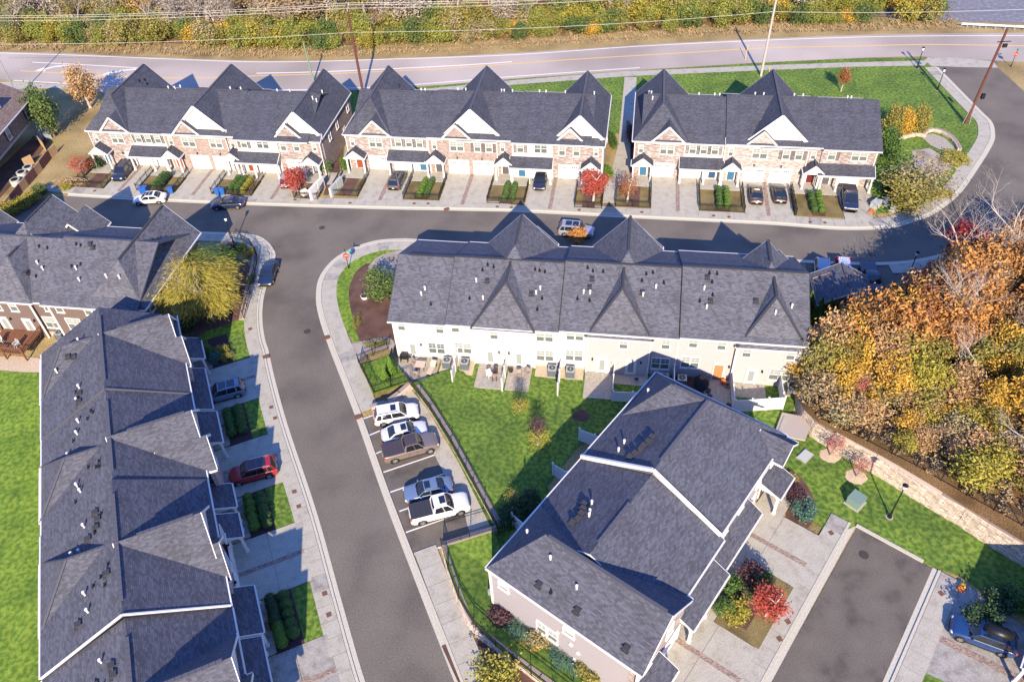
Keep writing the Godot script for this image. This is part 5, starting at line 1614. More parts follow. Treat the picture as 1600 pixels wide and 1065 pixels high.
	sheet("mulch_bed", [-2.83, -33.53, -1.72, -33.76, 1.38, -30.72, 3.88, -28.94, 6.72, -26.71, 5.09, -25.78, 1.72, -28.00, -1.30, -30.31, -2.96, -32.37], 0.09, "mulch", true)
	sheet("mulch_bed", [26.00, -46.31, 27.01, -45.09, 27.54, -42.47, 26.67, -40.06, 25.22, -39.13, 24.38, -40.69, 25.62, -43.32], 0.09, "mulch", true)
	sheet("mulch_bed", [51.77, -92.39, 54.76, -96.25, 61.27, -109.48, 66.04, -108.97, 68.29, -102.93, 65.97, -97.74, 56.41, -88.02, 49.99, -87.09], 0.07, "grass")
	sheet("patio_stone", [63.99, -106.42, 66.07, -107.18, 67.31, -105.50, 67.40, -102.65, 65.87, -101.33, 64.32, -103.71], 0.09, "patio")
	sheet("patio_stone", [60.97, -102.56, 63.74, -103.02, 65.06, -100.32, 64.94, -97.49, 61.44, -95.77, 59.60, -98.02], 0.085, "gravel")
	# the side gardens between the rows
	sheet("side_garden", [-26.35, -98.95, -26.21, -105.03, -27.10, -115.72, -25.38, -118.66, -24.70, -108.58, -25.10, -98.66], 0.06, "mulch")
	sheet("side_garden", [17.59, -93.03, 21.35, -108.70, 24.12, -126.72, 22.41, -121.13, 19.88, -108.85, 17.06, -95.68], 0.07, "mulch_dark")
	# drives of the three front rows, in each row's own measure
	for r in [[Vector3(-62.87, 0, -111.44), [[4.2, 9.5], [15.7, 21.4], [27.7, 34.1]], [6.9, 18.7, 30.9], 7.4, 2.5], [Vector3(-23.26, 0, -106.15), [[3.6, 10.2], [15.6, 22.4], [27.9, 34.8]], [6.95, 19.05, 31.5], 8.2, 2.5], [Vector3(18.54, 0, -99.91), [[3.2, 9.7], [15.9, 22.3], [28.9, 32.6]], [6.85, 19.0, -99], 8.6, 2.5]]:
		local_box("front_paving", r[0], ROW, -0.5, 38.5 if r[0].x < 0 else 33.4, -0.3, 2.9, 0, 0.10, "concrete")
		for k in 3:
			var u: Array = r[1][k]
			var s: float = r[2][k]
			driveway(r[0], ROW, [u[0], s, u[1]] if s > 0 else [u[0], u[1]], [0.3, 2.7, 5.3, r[3] + 0.2], s, "concrete", 0.55, 0.135)
	for y in [[0, -0.4, 4.1], [0, 9.6, 15.6], [0, 21.5, 27.6], [0, 34.2, 37.7], [1, -0.6, 3.5], [1, 10.3, 15.5], [1, 22.5, 27.8], [1, 34.9, 38.7], [2, -1.7, 3.1], [2, 9.8, 15.8], [2, 22.4, 28.8]]:
		var at: Vector3 = [Vector3(-62.87, 0, -111.44), Vector3(-23.26, 0, -106.15), Vector3(18.54, 0, -99.91)][y[0]]
		local_box("front_garden", at, ROW, y[1] + 0.05, y[2] - 0.05, 2.95, [7.0, 7.75, 8.3][y[0]], 0, 0.125, "yard_grass")
		local_box("mulch_bed", at, ROW, (y[1] + y[2]) / 2 - 0.9, (y[1] + y[2]) / 2 + 0.9, 3.0, [6.9, 7.6, 8.2][y[0]], 0.05, 0.14, "mulch")
		local_box("doorstep", at, ROW, y[1] + 0.2, y[2] - 0.2, 1.6, 2.9, 0.05, 0.17, "concrete")
	# drives of the long row
	var sw := Vector3(-27.48, 0, -24.42)
	for d in [[-6.0, -0.45, 2.8], [8.3, 11.5, 14.9], [20.1, 23.7, 26.9], [32.5, 36.0, 39.3]]:
		driveway(sw, 111.5, [d[0], d[1], d[2]], [6.2, 9.8, 12.6], d[1], "concrete_grey" if d[0] < 0 else "concrete")
	for y in [[2.85, 8.25], [15.0, 20.05], [27.0, 32.45], [39.4, 44.6]]:
		local_box("front_garden", sw, 111.5, y[0], y[1], 10.7, 12.55, 0, 0.12, "grass")
		local_box("mulch_bed", sw, 111.5, y[0], y[1], 8.3, 10.7, 0, 0.13, "mulch_dark")
		local_box("doorstep", sw, 111.5, y[0] + 0.1, (y[0] + y[1]) / 2 - 0.5, 6.2, 8.4, 0, 0.16, "concrete_grey")
		local_box("doorstep", sw, 111.5, (y[0] + y[1]) / 2 + 0.5, y[1] - 0.1, 6.2, 8.4, 0, 0.16, "concrete_grey")
	# drives of the angled block
	var se := Vector3(8.06, 0, -24.05)
	driveway(se, 50.0, [3.0, 6.9, 10.1], [-0.9, 1.8, 5.3], 6.9)
	driveway(se, 50.0, [17.0, 19.6, 23.1], [-1.2, 1.7, 5.3], 19.6)
	driveway(se, 50.0, [23.1, 26.0], [-1.0, 1.6], -99)
	local_box("front_paving", se, 50.0, 10.1, 17.0, -1.2, 1.3, 0, 0.13, "concrete")
	local_box("front_garden", se, 50.0, 10.15, 16.95, 1.35, 5.3, 0, 0.13, "yard_grass")
	local_box("mulch_bed", se, 50.0, 11.0, 16.9, 1.4, 3.8, 0.05, 0.145, "mulch")
	# drive in the lower right corner
	sheet("driveway", [34.76, -30.56, 37.31, -33.63, 38.29, -32.20, 39.27, -30.87, 41.72, -27.44, 38.67, -21.67, 28.33, -22.19, 30.54, -25.21], 0.07, "concrete_grey")
	sheet("brick_strip", [33.01, -28.44, 33.58, -28.79, 38.51, -25.14, 38.21, -24.56], 0.085, "brick_strip")
	sheet("lawn", [30.94, -25.94, 32.25, -25.12, 32.31, -22.46, 28.51, -22.65], 0.085, "grass")
	# painted marks
	var wt := Mb.new()
	for q in [[Vector3(-15.41, 0.00, -53.04), Vector3(-11.21, 0.00, -55.10)], [Vector3(-14.40, 0.00, -50.63), Vector3(-10.40, 0.00, -52.53)], [Vector3(-13.42, 0.00, -48.24), Vector3(-8.40, 0.00, -50.07)], [Vector3(-12.54, 0.00, -45.80), Vector3(-6.99, 0.00, -47.82)], [Vector3(-11.52, 0.00, -43.54), Vector3(-6.20, 0.00, -45.48)], [Vector3(-10.76, 0.00, -41.18), Vector3(-5.67, 0.00, -42.96)], [Vector3(-9.87, 0.00, -38.84), Vector3(-7.45, 0.00, -39.42)], [Vector3(-16.24, 0.00, -55.36), Vector3(-14.01, 0.00, -56.28)]]:
		wt.bar(q[0] + Vector3.UP * 0.05, q[1] + Vector3.UP * 0.05, 0.13, 0.006)
	struct("bay_lines", wt, "white_paint")
	var yl := Mb.new()
	ribbon(yl, smooth([-90.89, -147.55, -68.58, -142.48, -56.18, -140.50, -44.28, -139.90, -32.46, -139.30, -20.73, -138.97, -9.05, -138.90, 2.65, -139.37, 14.40, -139.84, 26.16, -140.05, 37.95, -140.25, 49.77, -140.46, 66.95, -139.15, 78.29, -138.29, 94.45, -135.72, 104.89, -133.87], 2.0), 0.0, 0.28, 0.02, 0.034)
	struct("centre_line", yl, "yellow_paint")
	var wl := Mb.new()
	ribbon(wl, smooth([-104.25, -158.11, -98.43, -156.49, -84.75, -153.92, -71.30, -151.11, -58.20, -148.38, -45.50, -146.00, -33.23, -144.79, -21.16, -144.16, 2.78, -143.19, 26.77, -144.03, 50.66, -143.76, 74.10, -142.51, 98.78, -139.65], 2.0), 0.0, 0.18, 0.02, 0.033)
	ribbon(wl, smooth([-90.38, -143.43, -68.50, -138.57, -43.14, -134.15, -29.32, -133.07, -15.72, -133.00, 2.46, -134.16, 25.40, -135.06], 2.0), 0.0, 0.18, 0.02, 0.033)
	ribbon(wl, smooth([-89.94, -151.22, -80.49, -149.09, -67.76, -146.04], 2.0), 0.0, 0.2, 0.02, 0.033)
	ribbon(wl, smooth([-44.50, -140.98, -30.22, -140.09, -9.07, -139.84, 2.68, -140.18], 2.0), 0.0, 0.25, 0.02, 0.033)
	struct("edge_line", wl, "white_paint")
	for p in [Vector3(-85.32, 0.00, -148.27), Vector3(-71.41, 0.00, -144.97)]:
		var m := Mb.new()
		m.up_poly([p + Vector3(-2.6, 0.034, 1.0), p + Vector3(-0.4, 0.034, 1.5), p + Vector3(-1.2, 0.034, -0.4)])
		m.up_poly([p + Vector3(-1.4, 0.0345, 0.55), p + Vector3(-1.1, 0.0345, 1.0), p + Vector3(0.8, 0.0345, -0.2), p + Vector3(0.5, 0.0345, -0.7)])
		m.up_poly([p + Vector3(0.6, 0.035, -0.75), p + Vector3(0.75, 0.035, -0.15), p + Vector3(3.4, 0.035, -0.35), p + Vector3(3.4, 0.035, -0.95)])
		struct("turn_arrow", m, "white_paint")
	# patches and iron in the road
	for q in [[Vector3(-25.40, 0.00, -90.74), "in the street junction"], [Vector3(-24.23, 0.00, -69.60), "in the bend of the side street"], [Vector3(46.15, 0.00, -78.51), "in the street beyond the pavilion"], [Vector3(30.06, 0.00, -36.41), "at the head of the dead-end lane"]]:
		var m := Mb.new()
		m.tube(Vector3.ZERO, Vector3(0, 0.012, 0), 0.42, 0.42, 20); m.tube(Vector3(0, 0.012, 0), Vector3(0, 0.018, 0), 0.33, 0.33, 20)
		var o := part("manhole_cover", m, "manhole", self, q[0] + Vector3.UP * 0.045)
		o.name = numbered("manhole_cover")
		tag(o, "round manhole cover " + q[1], "manhole cover")
	for q in [[Vector3(-28.34, 0.00, -65.58), "below the lower left garden"], [Vector3(-16.68, 0.00, -55.66), "by the first parking bay"], [Vector3(-21.69, 0.00, -68.30), "beside the gravel path"], [Vector3(-8.21, 0.00, -93.59), "before the middle row"]]:
		var m := Mb.new()
		m.box(Vector3(0, 0.09, 0), Vector3(0.75, 0.14, 0.55)); m.box(Vector3(0, 0.168, 0), Vector3(0.6, 0.02, 0.4))
		var o := part("drain_inlet", m, "rust", self, q[0], 20)
		o.name = numbered("drain_inlet")
		tag(o, "rusty iron drain inlet in the kerb " + q[1], "drain")
	for q in [Vector3(-26.29, 0.00, -57.68), Vector3(-25.58, 0.00, -56.09), Vector3(-21.95, 0.00, -46.40), Vector3(-21.24, 0.00, -44.65), Vector3(-17.49, 0.00, -35.37), Vector3(-16.86, 0.00, -33.37), Vector3(-31.18, 0.00, -70.47), Vector3(21.64, 0.00, -30.61), Vector3(20.55, 0.00, -29.18), Vector3(27.91, 0.00, -38.73), Vector3(35.15, 0.00, -32.38), Vector3(-22.14, 0.00, -96.40), Vector3(-12.90, 0.00, -95.38), Vector3(-10.89, 0.00, -95.20), Vector3(-1.09, 0.00, -93.49), Vector3(0.89, 0.00, -93.15), Vector3(10.27, 0.00, -91.65), Vector3(18.79, 0.00, -90.33), Vector3(28.30, 0.00, -88.62), Vector3(30.28, 0.00, -88.13), Vector3(40.67, 0.00, -86.00), Vector3(42.53, 0.00, -85.69), Vector3(-61.16, 0.00, -103.26), Vector3(-30.30, 0.00, -97.98)]:
		var m := Mb.new()
		m.box(Vector3.ZERO, Vector3(0.42, 0.03, 0.42))
		var o := part("meter_lid", m, "rust", self, q + Vector3.UP * 0.135, 20)
		o.name = numbered("meter_lid")
		tag(o, "small square rusty meter lid set in the pale sidewalk", "meter lid", "meter lids in the sidewalks")
	# the wood's raised floor behind the retaining wall
	var rows := []
	var lowl := wood_low()
	var top := wood_top()
	for j in 15:
		var k := j / 14.0
		var line := PackedVector3Array()
		for i in lowl.size():
			var s := float(i) / (lowl.size() - 1)
			line.append(wood_at(s, k))
		rows.append(line)
	var wm := Mb.new()
	wm.grid(rows, true)
	struct("woodland_floor", wm, "litter")
	# river and far bank of the wood beyond the highway
	sheet("river", [72.09, -153.46, 79.22, -149.35, 89.39, -147.39, 103.59, -144.30, 133.71, -142.73, 153.07, -171.12, 82.33, -181.97], 0.05, "water")
	sheet("woodland_floor", [-166.76, -182.64, -117.08, -168.56, -101.68, -164.00, -73.66, -158.57, -46.97, -153.39, -21.70, -150.83, 3.04, -150.38, 27.87, -151.14, 52.70, -151.29, 68.75, -151.05, 79.63, -182.38, 5.11, -207.60, -127.67, -223.93, -213.50, -227.34], 0.03, "litter")

func wood_low() -> PackedVector3Array:
	return smooth([29.17, -54.14, 28.99, -52.04, 29.21, -50.25, 30.51, -49.01, 33.04, -46.45, 34.62, -44.97, 35.75, -43.70, 37.02, -42.30, 38.23, -40.88, 39.40, -39.36, 40.67, -37.95, 41.96, -36.44, 44.21, -34.00, 46.90, -31.19], 1.5)

func wood_top() -> PackedVector3Array:
	var p := smooth([36.74, -60.54, 40.53, -63.55, 44.57, -66.48, 48.81, -69.56, 53.01, -72.57, 57.37, -74.95, 63.29, -77.30, 71.26, -80.13, 79.49, -82.93], 1.5)
	return p

func wood_at(s: float, k: float) -> Vector3:
	var a := wood_low()
	var b := wood_top()
	var p := a[int(s * (a.size() - 1))]
	var q := b[int(s * (b.size() - 1))]
	var h := lerpf(1.2, 2.38, smoothstep(0.0, 0.10, s))
	var r := p.lerp(q, k)
	r.y = lerpf(h, 0.1, smoothstep(0.45, 1.0, k)) + 0.22 * sin(s * 40.0 + k * 17.0) * k * (1.0 - k)
	return r

func put_buildings():
	var a := thing("townhouse_row", "left front row of brick-gabled townhouses with dark shutters and blue bins outside", "townhouses", Vector3(-62.87, 0, -111.44), ROW)
	town_row(a, {"u0": -0.2, "u1": 37.3, "roof": "roof_slate", "zones": [[1.0, 12.5, 0.0, 0.0], [12.5, 24.0, 0.22, 0.25], [24.0, 35.5, 0.10, 0.9]], "g1": 3.4, "bp1": 4.6, "e1": 6.9, "mat1": "brick_pale", "mat3": "brick_tan", "mat5": "siding_white", "ga1": 5.0, "d1": "door_blue", "d2": "door_grey", "d3": "door_red", "d4": "door_grey", "d5": "door_red", "d6": "door_navy", "sh": "shutter_dark", "sh3": false, "e2": 12.6, "bp3": 16.3, "wp3": 18.5, "e3": 22.3, "por3": 13.4, "ga3": 15.9, "gl": false, "wr": false, "e4": 24.0, "por4": 23.2, "e5": 30.4, "w5": 0.55, "has6": true, "bp6": 32.3, "wp6": 33.7, "ga6": 31.3, "sidebrick": true,
		"vents": [[10.8, -7.6, 0], [11.8, -7.7, 0], [12.6, -8.0, 0], [21.0, -7.6, 0], [22.6, -7.8, 0], [28.4, -7.8, 0], [30.2, -8.2, 0], [9.6, -7.3, 2], [23.8, -8.0, 2]]})
	vents(a, [[35.0, -9.0, 0], [34.6, -6.0, 0], [35.3, -5.6, 0], [4.6, -11.4, 2], [5.0, -11.0, 2], [4.3, -10.4, 2]])
	var b := thing("townhouse_row", "middle front row of brick-gabled townhouses with grey shutters and bright blue doors", "townhouses", Vector3(-23.26, 0, -106.15), ROW)
	town_row(b, {"u0": 0.0, "u1": 38.5, "roof": "roof_slate", "zones": [[1.2, 12.8, 0.0, 0.0], [12.8, 25.2, 0.25, 0.25], [25.2, 36.5, 0.32, 0.9]], "g1": 3.7, "bp1": 4.85, "e1": 7.1, "mat1": "brick_pale", "mat3": "brick_tan", "mat5": "siding_white", "ga1": 3.5, "d1": "door_red", "d2": "door_blue", "d3": "door_grey", "d4": "door_grey", "d5": "door_blue", "d6": "door_navy", "sh": "shutter", "sh3": true, "e2": 12.9, "bp3": 17.1, "wp3": 19.3, "e3": 22.9, "por3": 13.9, "ga3": 15.8, "gl": true, "wr": true, "e4": 25.2, "por4": 24.1, "e5": 31.1, "w5": 0.55, "has6": true, "bp6": 33.5, "wp6": 34.8, "ga6": 32.1, "sidebrick": false,
		"vents": [[10.4, -7.9, 0], [11.0, -7.9, 0], [17.2, -8.0, 0], [16.0, -8.0, 0], [22.6, -7.9, 0], [23.0, -7.9, 0], [24.2, -8.1, 0], [28.2, -8.2, 0], [29.2, -7.9, 0], [32.0, -8.2, 0]]})
	vents(b, [[36.2, -8.6, 0], [1.0, -8.0, 0], [1.2, -10.5, 0], [5.6, -11.6, 1]])
	var c := thing("townhouse_row", "right front row of pale brick townhouses beside the big lawn", "townhouses", Vector3(18.54, 0, -99.91), ROW)
	town_row(c, {"u0": 0.0, "u1": 33.4, "roof": "roof_slate", "zones": [[1.2, 12.9, 0.0, 0.0], [12.9, 25.9, 0.3, 0.3], [25.9, 33.5, 0.2, 0.55]], "g1": 3.95, "bp1": 4.95, "e1": 7.3, "mat1": "brick_pale", "mat3": "brick_white", "mat5": "brick_pale", "ga1": 3.3, "d1": "door_blue", "d2": "door_navy", "d3": "door_blue", "d4": "door_maroon", "d5": "door_grey", "d6": "door_navy", "sh": "shutter", "sh3": true, "e2": 12.9, "bp3": 17.7, "wp3": 19.8, "e3": 24.0, "por3": 14.0, "ga3": 16.0, "gl": true, "wr": false, "e4": 25.9, "por4": 25.2, "e5": 33.2, "w5": 0.35, "has6": false,
		"vents": [[9.0, -8.0, 0], [11.2, -7.9, 0], [11.9, -7.9, 0], [16.8, -7.8, 0], [18.0, -7.9, 0], [22.2, -7.9, 0], [23.4, -7.9, 0], [29.4, -7.7, 0], [29.9, -7.7, 0]]})
	vents(c, [[1.9, -8.8, 0], [2.2, -7.4, 0], [2.4, -6.2, 0], [6.0, -11.4, 1]])
	var n := thing("townhouse_row", "white-sided row in the centre with patios along its rear wall", "townhouses", Vector3(-13.08, 0, -64.66), -10.2)
	rear_block(n)
	var w := thing("townhouse_row", "brown-sided row at the left edge with wooden decks behind", "townhouses", Vector3(-41.28, 0, -68.71), -10.3)
	brown_block(w)
	var s := thing("townhouse_row", "long grey-roofed row along the left of the side street", "townhouses", Vector3(-27.48, 0, -24.42), 111.5)
	column_block(s)
	var t := thing("townhouse_row", "grey-sided block set at an angle beside the dead-end lane", "townhouses", Vector3(8.06, 0, -24.05), 50.0)
	angled_block(t)
	# corner of a roof in the lower right
	var k := thing("townhouse_row", "sliver of a roof at the lower right edge beside the blue estate car", "townhouses", Vector3(40.02, 0.00, -24.22), 50.0)
	walls(-2.0, 16.0, -0.5, 12.0, 5.7, "siding_pale", k)
	roof("main_roof", slopes("u", 6.0, 7.0, 7.0, -2.5, 16.0, 5.75, 9.2), "roof_blue", k)
	roof("shed_roof", [[Vector3(-1.5, 2.8, -2.6), Vector3(3.2, 2.8, -2.6), Vector3(3.2, 3.6, -0.4), Vector3(-1.5, 3.6, -0.4)]], "roof_blue", k)
	columns(k, [Vector2(-1.2, -2.3), Vector2(3.0, -2.3)], 2.6)
	# the low brick house on the far left
	var h := thing("brick_house", "low brick house with a brown roof at the left edge", "house", Vector3(-75.34, 3.20, -123.43), 0.0)
	var o := Vector3(-0.7, 0, 0.8)
	walls(o.x - 11.0, o.x, o.z, o.z + 24.0, 3.1, "brick_brown", h)
	var hr := roof("roof", slopes("w", o.x - 5.5, 6.0, 6.0, o.z - 0.6, o.z + 24.5, 3.15, 6.4), "roof_brown", h)
	var dm := Mb.new()
	dm.box(Vector3(o.x - 3.0, 4.9, o.z + 6.2), Vector3(2.8, 1.7, 1.5))
	part("dormer", dm, "siding_white", hr)
	roof("dormer_roof", slopes("u", o.z + 6.2, 1.0, 1.0, o.x - 5.2, o.x - 1.5, 5.7, 6.5), "roof_brown", h)
	window(h, -(o.z + 6.6), 4.5, 0.8, 1.0, o.x - 1.55, 1, 90.0)
	for q in [2.0, 9.0, 16.0]:
		window(h, -(o.z + q + 1.0), 1.0, 1.0, 1.5, o.x + 0.02, 0, 90.0)
		for d in [-0.75, 0.75]:
			var m := Mb.new()
			m.box(Vector3(0.03, 0, 0), Vector3(0.06, 1.7, 0.42))
			part("shutter", m, "black", h, Vector3(o.x, 1.75, o.z + q + 0.5 + d))
	# the open-sided pavilion by the parking bays
	var pv := thing("pavilion", "small open timber pavilion with a grey shingle roof before three parked cars", "pavilion", Vector3(38.58, 0.00, -68.99), -8.0)
	var pr := roof("roof", slopes("w", 0, 3.3, 3.3, -2.7, 2.9, 2.75, 4.6), "roof_grey", pv, 0.18, false)
	caps([[Vector3(0, 4.6, -2.6), Vector3(0, 4.6, 2.8)]], pr, "ridge", 0.25)
	facade("gable_panel", [Vector2(-2.4, 2.75), Vector2(2.4, 2.75), Vector2(0, 4.2)], 2.45, 0.1, "box_green", pv)
	for x in [-2.6, 2.6]:
		for z in [-2.2, 2.4]:
			var m := Mb.new()
			m.box(Vector3(0, 1.4, 0), Vector3(0.24, 2.8, 0.24)); m.box(Vector3(0, 0.35, 0), Vector3(0.5, 0.7, 0.5))
			m.bar(Vector3(0, 2.0, 0), Vector3(-signf(x) * 0.8, 2.75, 0), 0.16, 0.16)
			part("post", m, "timber", pv, Vector3(x, 0, z))
	for z in [-2.2, 2.4]:
		var m := Mb.new()
		m.bar(Vector3(-3.1, 2.72, z), Vector3(3.1, 2.72, z), 0.2, 0.24); m.bar(Vector3(-3.1, 2.85, z + 0.5), Vector3(0, 4.42, z + 0.5), 0.12, 0.2); m.bar(Vector3(3.1, 2.85, z + 0.5), Vector3(0, 4.42, z + 0.5), 0.12, 0.2)
		part("beam", m, "timber", pv)
	for i in 4:
		var m := Mb.new()
		m.box(Vector3(0, 0.85, 0), Vector3(0.8, 1.35, 0.5)); m.box(Vector3(0, 0.1, 0), Vector3(0.4, 0.3, 0.3))
		for r in 5:
			for q in 2:
				m.box(Vector3(-0.2 + q * 0.4, 0.4 + r * 0.24, 0.26), Vector3(0.34, 0.2, 0.02))
		var mb := part("mailbox_unit", m, "ac_grey", self, pv.position + Vector3(-1.6 + i * 1.05, 0.1, 0.2), -8)
		mb.name = numbered("mailbox_unit")
		tag(mb, "dark grey mailbox cabinet under the pavilion roof", "mailboxes", "mailbox cabinets under the pavilion")

func put_vehicles():
	car("white sport utility car with a sunroof in the first bay of the parking strip", "suv", "paint_white", Vector3(-14.74, 0.70, -54.92), Vector3(-10.35, 0.70, -55.68), {"sun": 1, "rail": "chrome"})
	car("white sedan parked tight against the bronze pickup truck", "sedan", "paint_pearl", Vector3(-13.73, 0.60, -52.26), Vector3(-9.38, 0.60, -53.33), {"sun": 1})
	car("bronze pickup truck with a grey bed cover and a rack on its hitch", "pickup", "paint_bronze", Vector3(-13.44, 0.80, -49.93), Vector3(-8.17, 0.80, -51.47), {"cover": "cover_plum", "roof": "cover_plum"}, "pickup truck")
	car("silver blue sedan facing out in the parking strip beside the white pickup", "sedan", "paint_sky", Vector3(-6.71, 0.60, -45.90), Vector3(-10.92, 0.60, -44.98), {"sun": 1})
	car("white crew-cab pickup truck with a black bed cover", "pickup", "paint_white", Vector3(-10.33, 0.80, -42.57), Vector3(-4.95, 0.80, -43.88), {"sun": 1}, "pickup truck")
	car("dark red sport utility car with silver roof rails on a driveway", "suv", "paint_red", Vector3(-24.24, 0.70, -49.28), Vector3(-28.39, 0.70, -48.14), {"sun": 2, "rail": "chrome", "bright": true})
	car("light blue crossover backed up to the garage in the long row's shade", "suv", "paint_sky", Vector3(-29.78, 0.70, -60.40), Vector3(-33.76, 0.70, -59.16), {"sun": 2, "len": 0.97})
	car("black sedan parked half on the sidewalk at the bend", "sedan", "paint_navy", Vector3(-30.67, 0.60, -82.68), Vector3(-30.82, 0.60, -78.24), {})
	car("white hatchback standing in the street by the blue bins", "sedan", "paint_white", Vector3(-49.40, 0.60, -99.70), Vector3(-53.91, 0.60, -99.45), {"sun": 2})
	car("black sedan standing in the street before the left row", "sedan", "paint_navy", Vector3(-37.49, 0.60, -97.26), Vector3(-41.89, 0.60, -97.18), {"bright": true})
	car("dark blue estate car on the leftmost driveway of the left row", "suv", "paint_navy", Vector3(-57.79, 0.70, -110.14), Vector3(-58.41, 0.70, -105.06), {"len": 0.98, "rail": "black"})
	car("silver sport utility car half hidden by a red maple", "suv", "paint_silver", Vector3(-32.00, 0.70, -100.77), Vector3(-31.82, 0.70, -105.35), {})
	car("grey boxy sport utility car with a wide roof on the middle row's first driveway", "suv", "paint_grey", Vector3(-16.13, 0.70, -98.41), Vector3(-15.08, 0.70, -103.70), {"sun": 2})
	car("dark blue sports saloon facing the street before a blue door", "sedan", "paint_navy", Vector3(5.88, 0.60, -102.16), Vector3(4.84, 0.60, -95.91), {"sun": 1})
	car("brown saloon seen from behind on the right row's driveway", "sedan", "paint_brown", Vector3(34.51, 0.60, -90.08), Vector3(35.56, 0.60, -95.13), {"sun": 1})
	car("black hatchback seen from behind beside the brown saloon", "sedan", "paint_black", Vector3(37.80, 0.60, -89.93), Vector3(38.65, 0.60, -95.17), {"sun": 2})
	car("navy pickup truck facing the street at the end of the right row", "pickup", "paint_navy", Vector3(48.39, 0.80, -94.08), Vector3(46.13, 0.80, -86.28), {"cover": "cover_plum"}, "pickup truck")
	car("light blue grey saloon driving along the street behind the central row", "suv", "paint_silver", Vector3(6.61, 0.70, -86.89), Vector3(12.12, 0.70, -85.53), {"sun": 2})
	car("silver sport utility car in the left bay behind the pavilion", "suv", "paint_silver", Vector3(39.09, 0.70, -76.76), Vector3(37.87, 0.70, -72.23), {"rail": "chrome"})
	var rc := car("red van-like car with blue roof and white lettering behind the pavilion", "suv", "paint_race", Vector3(41.58, 0.70, -76.81), Vector3(40.54, 0.70, -72.14), {"roof": "paint_bright_blue"})
	var lt := Mb.new()
	var r := RandomNumberGenerator.new()
	r.seed = 8
	for j in 4:
		var x := -0.62
		while x < 0.55:
			var ww := r.randf_range(0.10, 0.2)
			lt.box(Vector3(-1.75 + j * 0.36, 1.69, x + ww / 2), Vector3(0.05, 0.03, ww * 0.9)); lt.box(Vector3(-1.62 + j * 0.36, 1.69, x + ww / 2), Vector3(0.05, 0.03, ww * 0.8)); lt.box(Vector3(-1.68 + j * 0.36, 1.692, x + ww * 0.2), Vector3(0.20, 0.03, 0.05))
			x += ww + 0.03
	part("lettering", lt, "white_paint", rc)
	car("black pickup truck with a covered bed in the right bay behind the pavilion", "pickup", "paint_navy", Vector3(44.40, 0.80, -76.05), Vector3(43.12, 0.80, -69.78), {"cover": "paint_navy"}, "pickup truck")
	var bl := car("blue estate car with a black roof box in the lower right corner", "suv", "paint_blue", Vector3(38.57, 0.70, -27.23), Vector3(34.53, 0.70, -29.38), {"rail": "black", "y": 0.09, "len": 1.02})
	var rb := thing("roof_box", "long black cargo box strapped on the blue estate car", "roof box", bl.position + Vector3.UP * 1.78, bl.rotation_degrees.y)
	var m := Mb.new()
	m.ball(Vector3(-0.75, 0.18, 0), Vector3(1.15, 0.22, 0.52), 18, 8)
	m.box(Vector3(-0.75, 0.13, 0), Vector3(1.9, 0.16, 0.92))
	part("shell", m, "black", rb)
	for x in [-1.3, -0.2]:
		var q := Mb.new()
		q.box(Vector3(x, 0.02, 0), Vector3(0.07, 0.05, 1.3))
		part("crossbar", q, "black", rb)

func pole(label: String, at: Vector3, top: Vector3, rad: float, mat: String, called := "utility_pole") -> Node3D:
	var o := thing(called, label, "utility pole", at)
	var m := Mb.new()
	m.tube(Vector3.ZERO, top - at, rad, rad * 0.72, 10)
	part("shaft", m, mat, o)
	return o

func lamp(label: String, at: Vector3, h: float) -> Node3D:
	var o := thing("street_lamp", label, "street lamp", at)
	var m := Mb.new()
	m.tube(Vector3.ZERO, Vector3(0, 0.25, 0), 0.22, 0.2, 12); m.tube(Vector3(0, 0.25, 0), Vector3(0, 0.9, 0), 0.13, 0.10, 10); m.tube(Vector3(0, 0.9, 0), Vector3(0, h - 0.6, 0), 0.075, 0.055, 10)
	part("post", m, "black", o)
	var b := Mb.new()
	b.tube(Vector3(0, -0.05, 0), Vector3(0, 0.06, 0), 0.34, 0.34, 14)
	part("base", b, "concrete", o)
	var l := Mb.new()
	l.tube(Vector3(0, h - 0.6, 0), Vector3(0, h - 0.1, 0), 0.13, 0.22, 10)
	part("lantern", l, "lamp_clear", o)
	var c := Mb.new()
	c.tube(Vector3(0, h - 0.1, 0), Vector3(0, h + 0.08, 0), 0.27, 0.06, 10); c.tube(Vector3(0, h - 0.66, 0), Vector3(0, h - 0.58, 0), 0.12, 0.15, 10)
	part("cap", c, "black", o)
	return o

func wire(m: Mb, a: Vector3, b: Vector3, sag: float, r := 0.028):
	var n := 18
	var p := a
	for i in range(1, n + 1):
		var k := float(i) / n
		var q := a.lerp(b, k) + Vector3.DOWN * sag * 4.0 * k * (1.0 - k)
		m.tube(p, q, r, r, 4, false)
		p = q

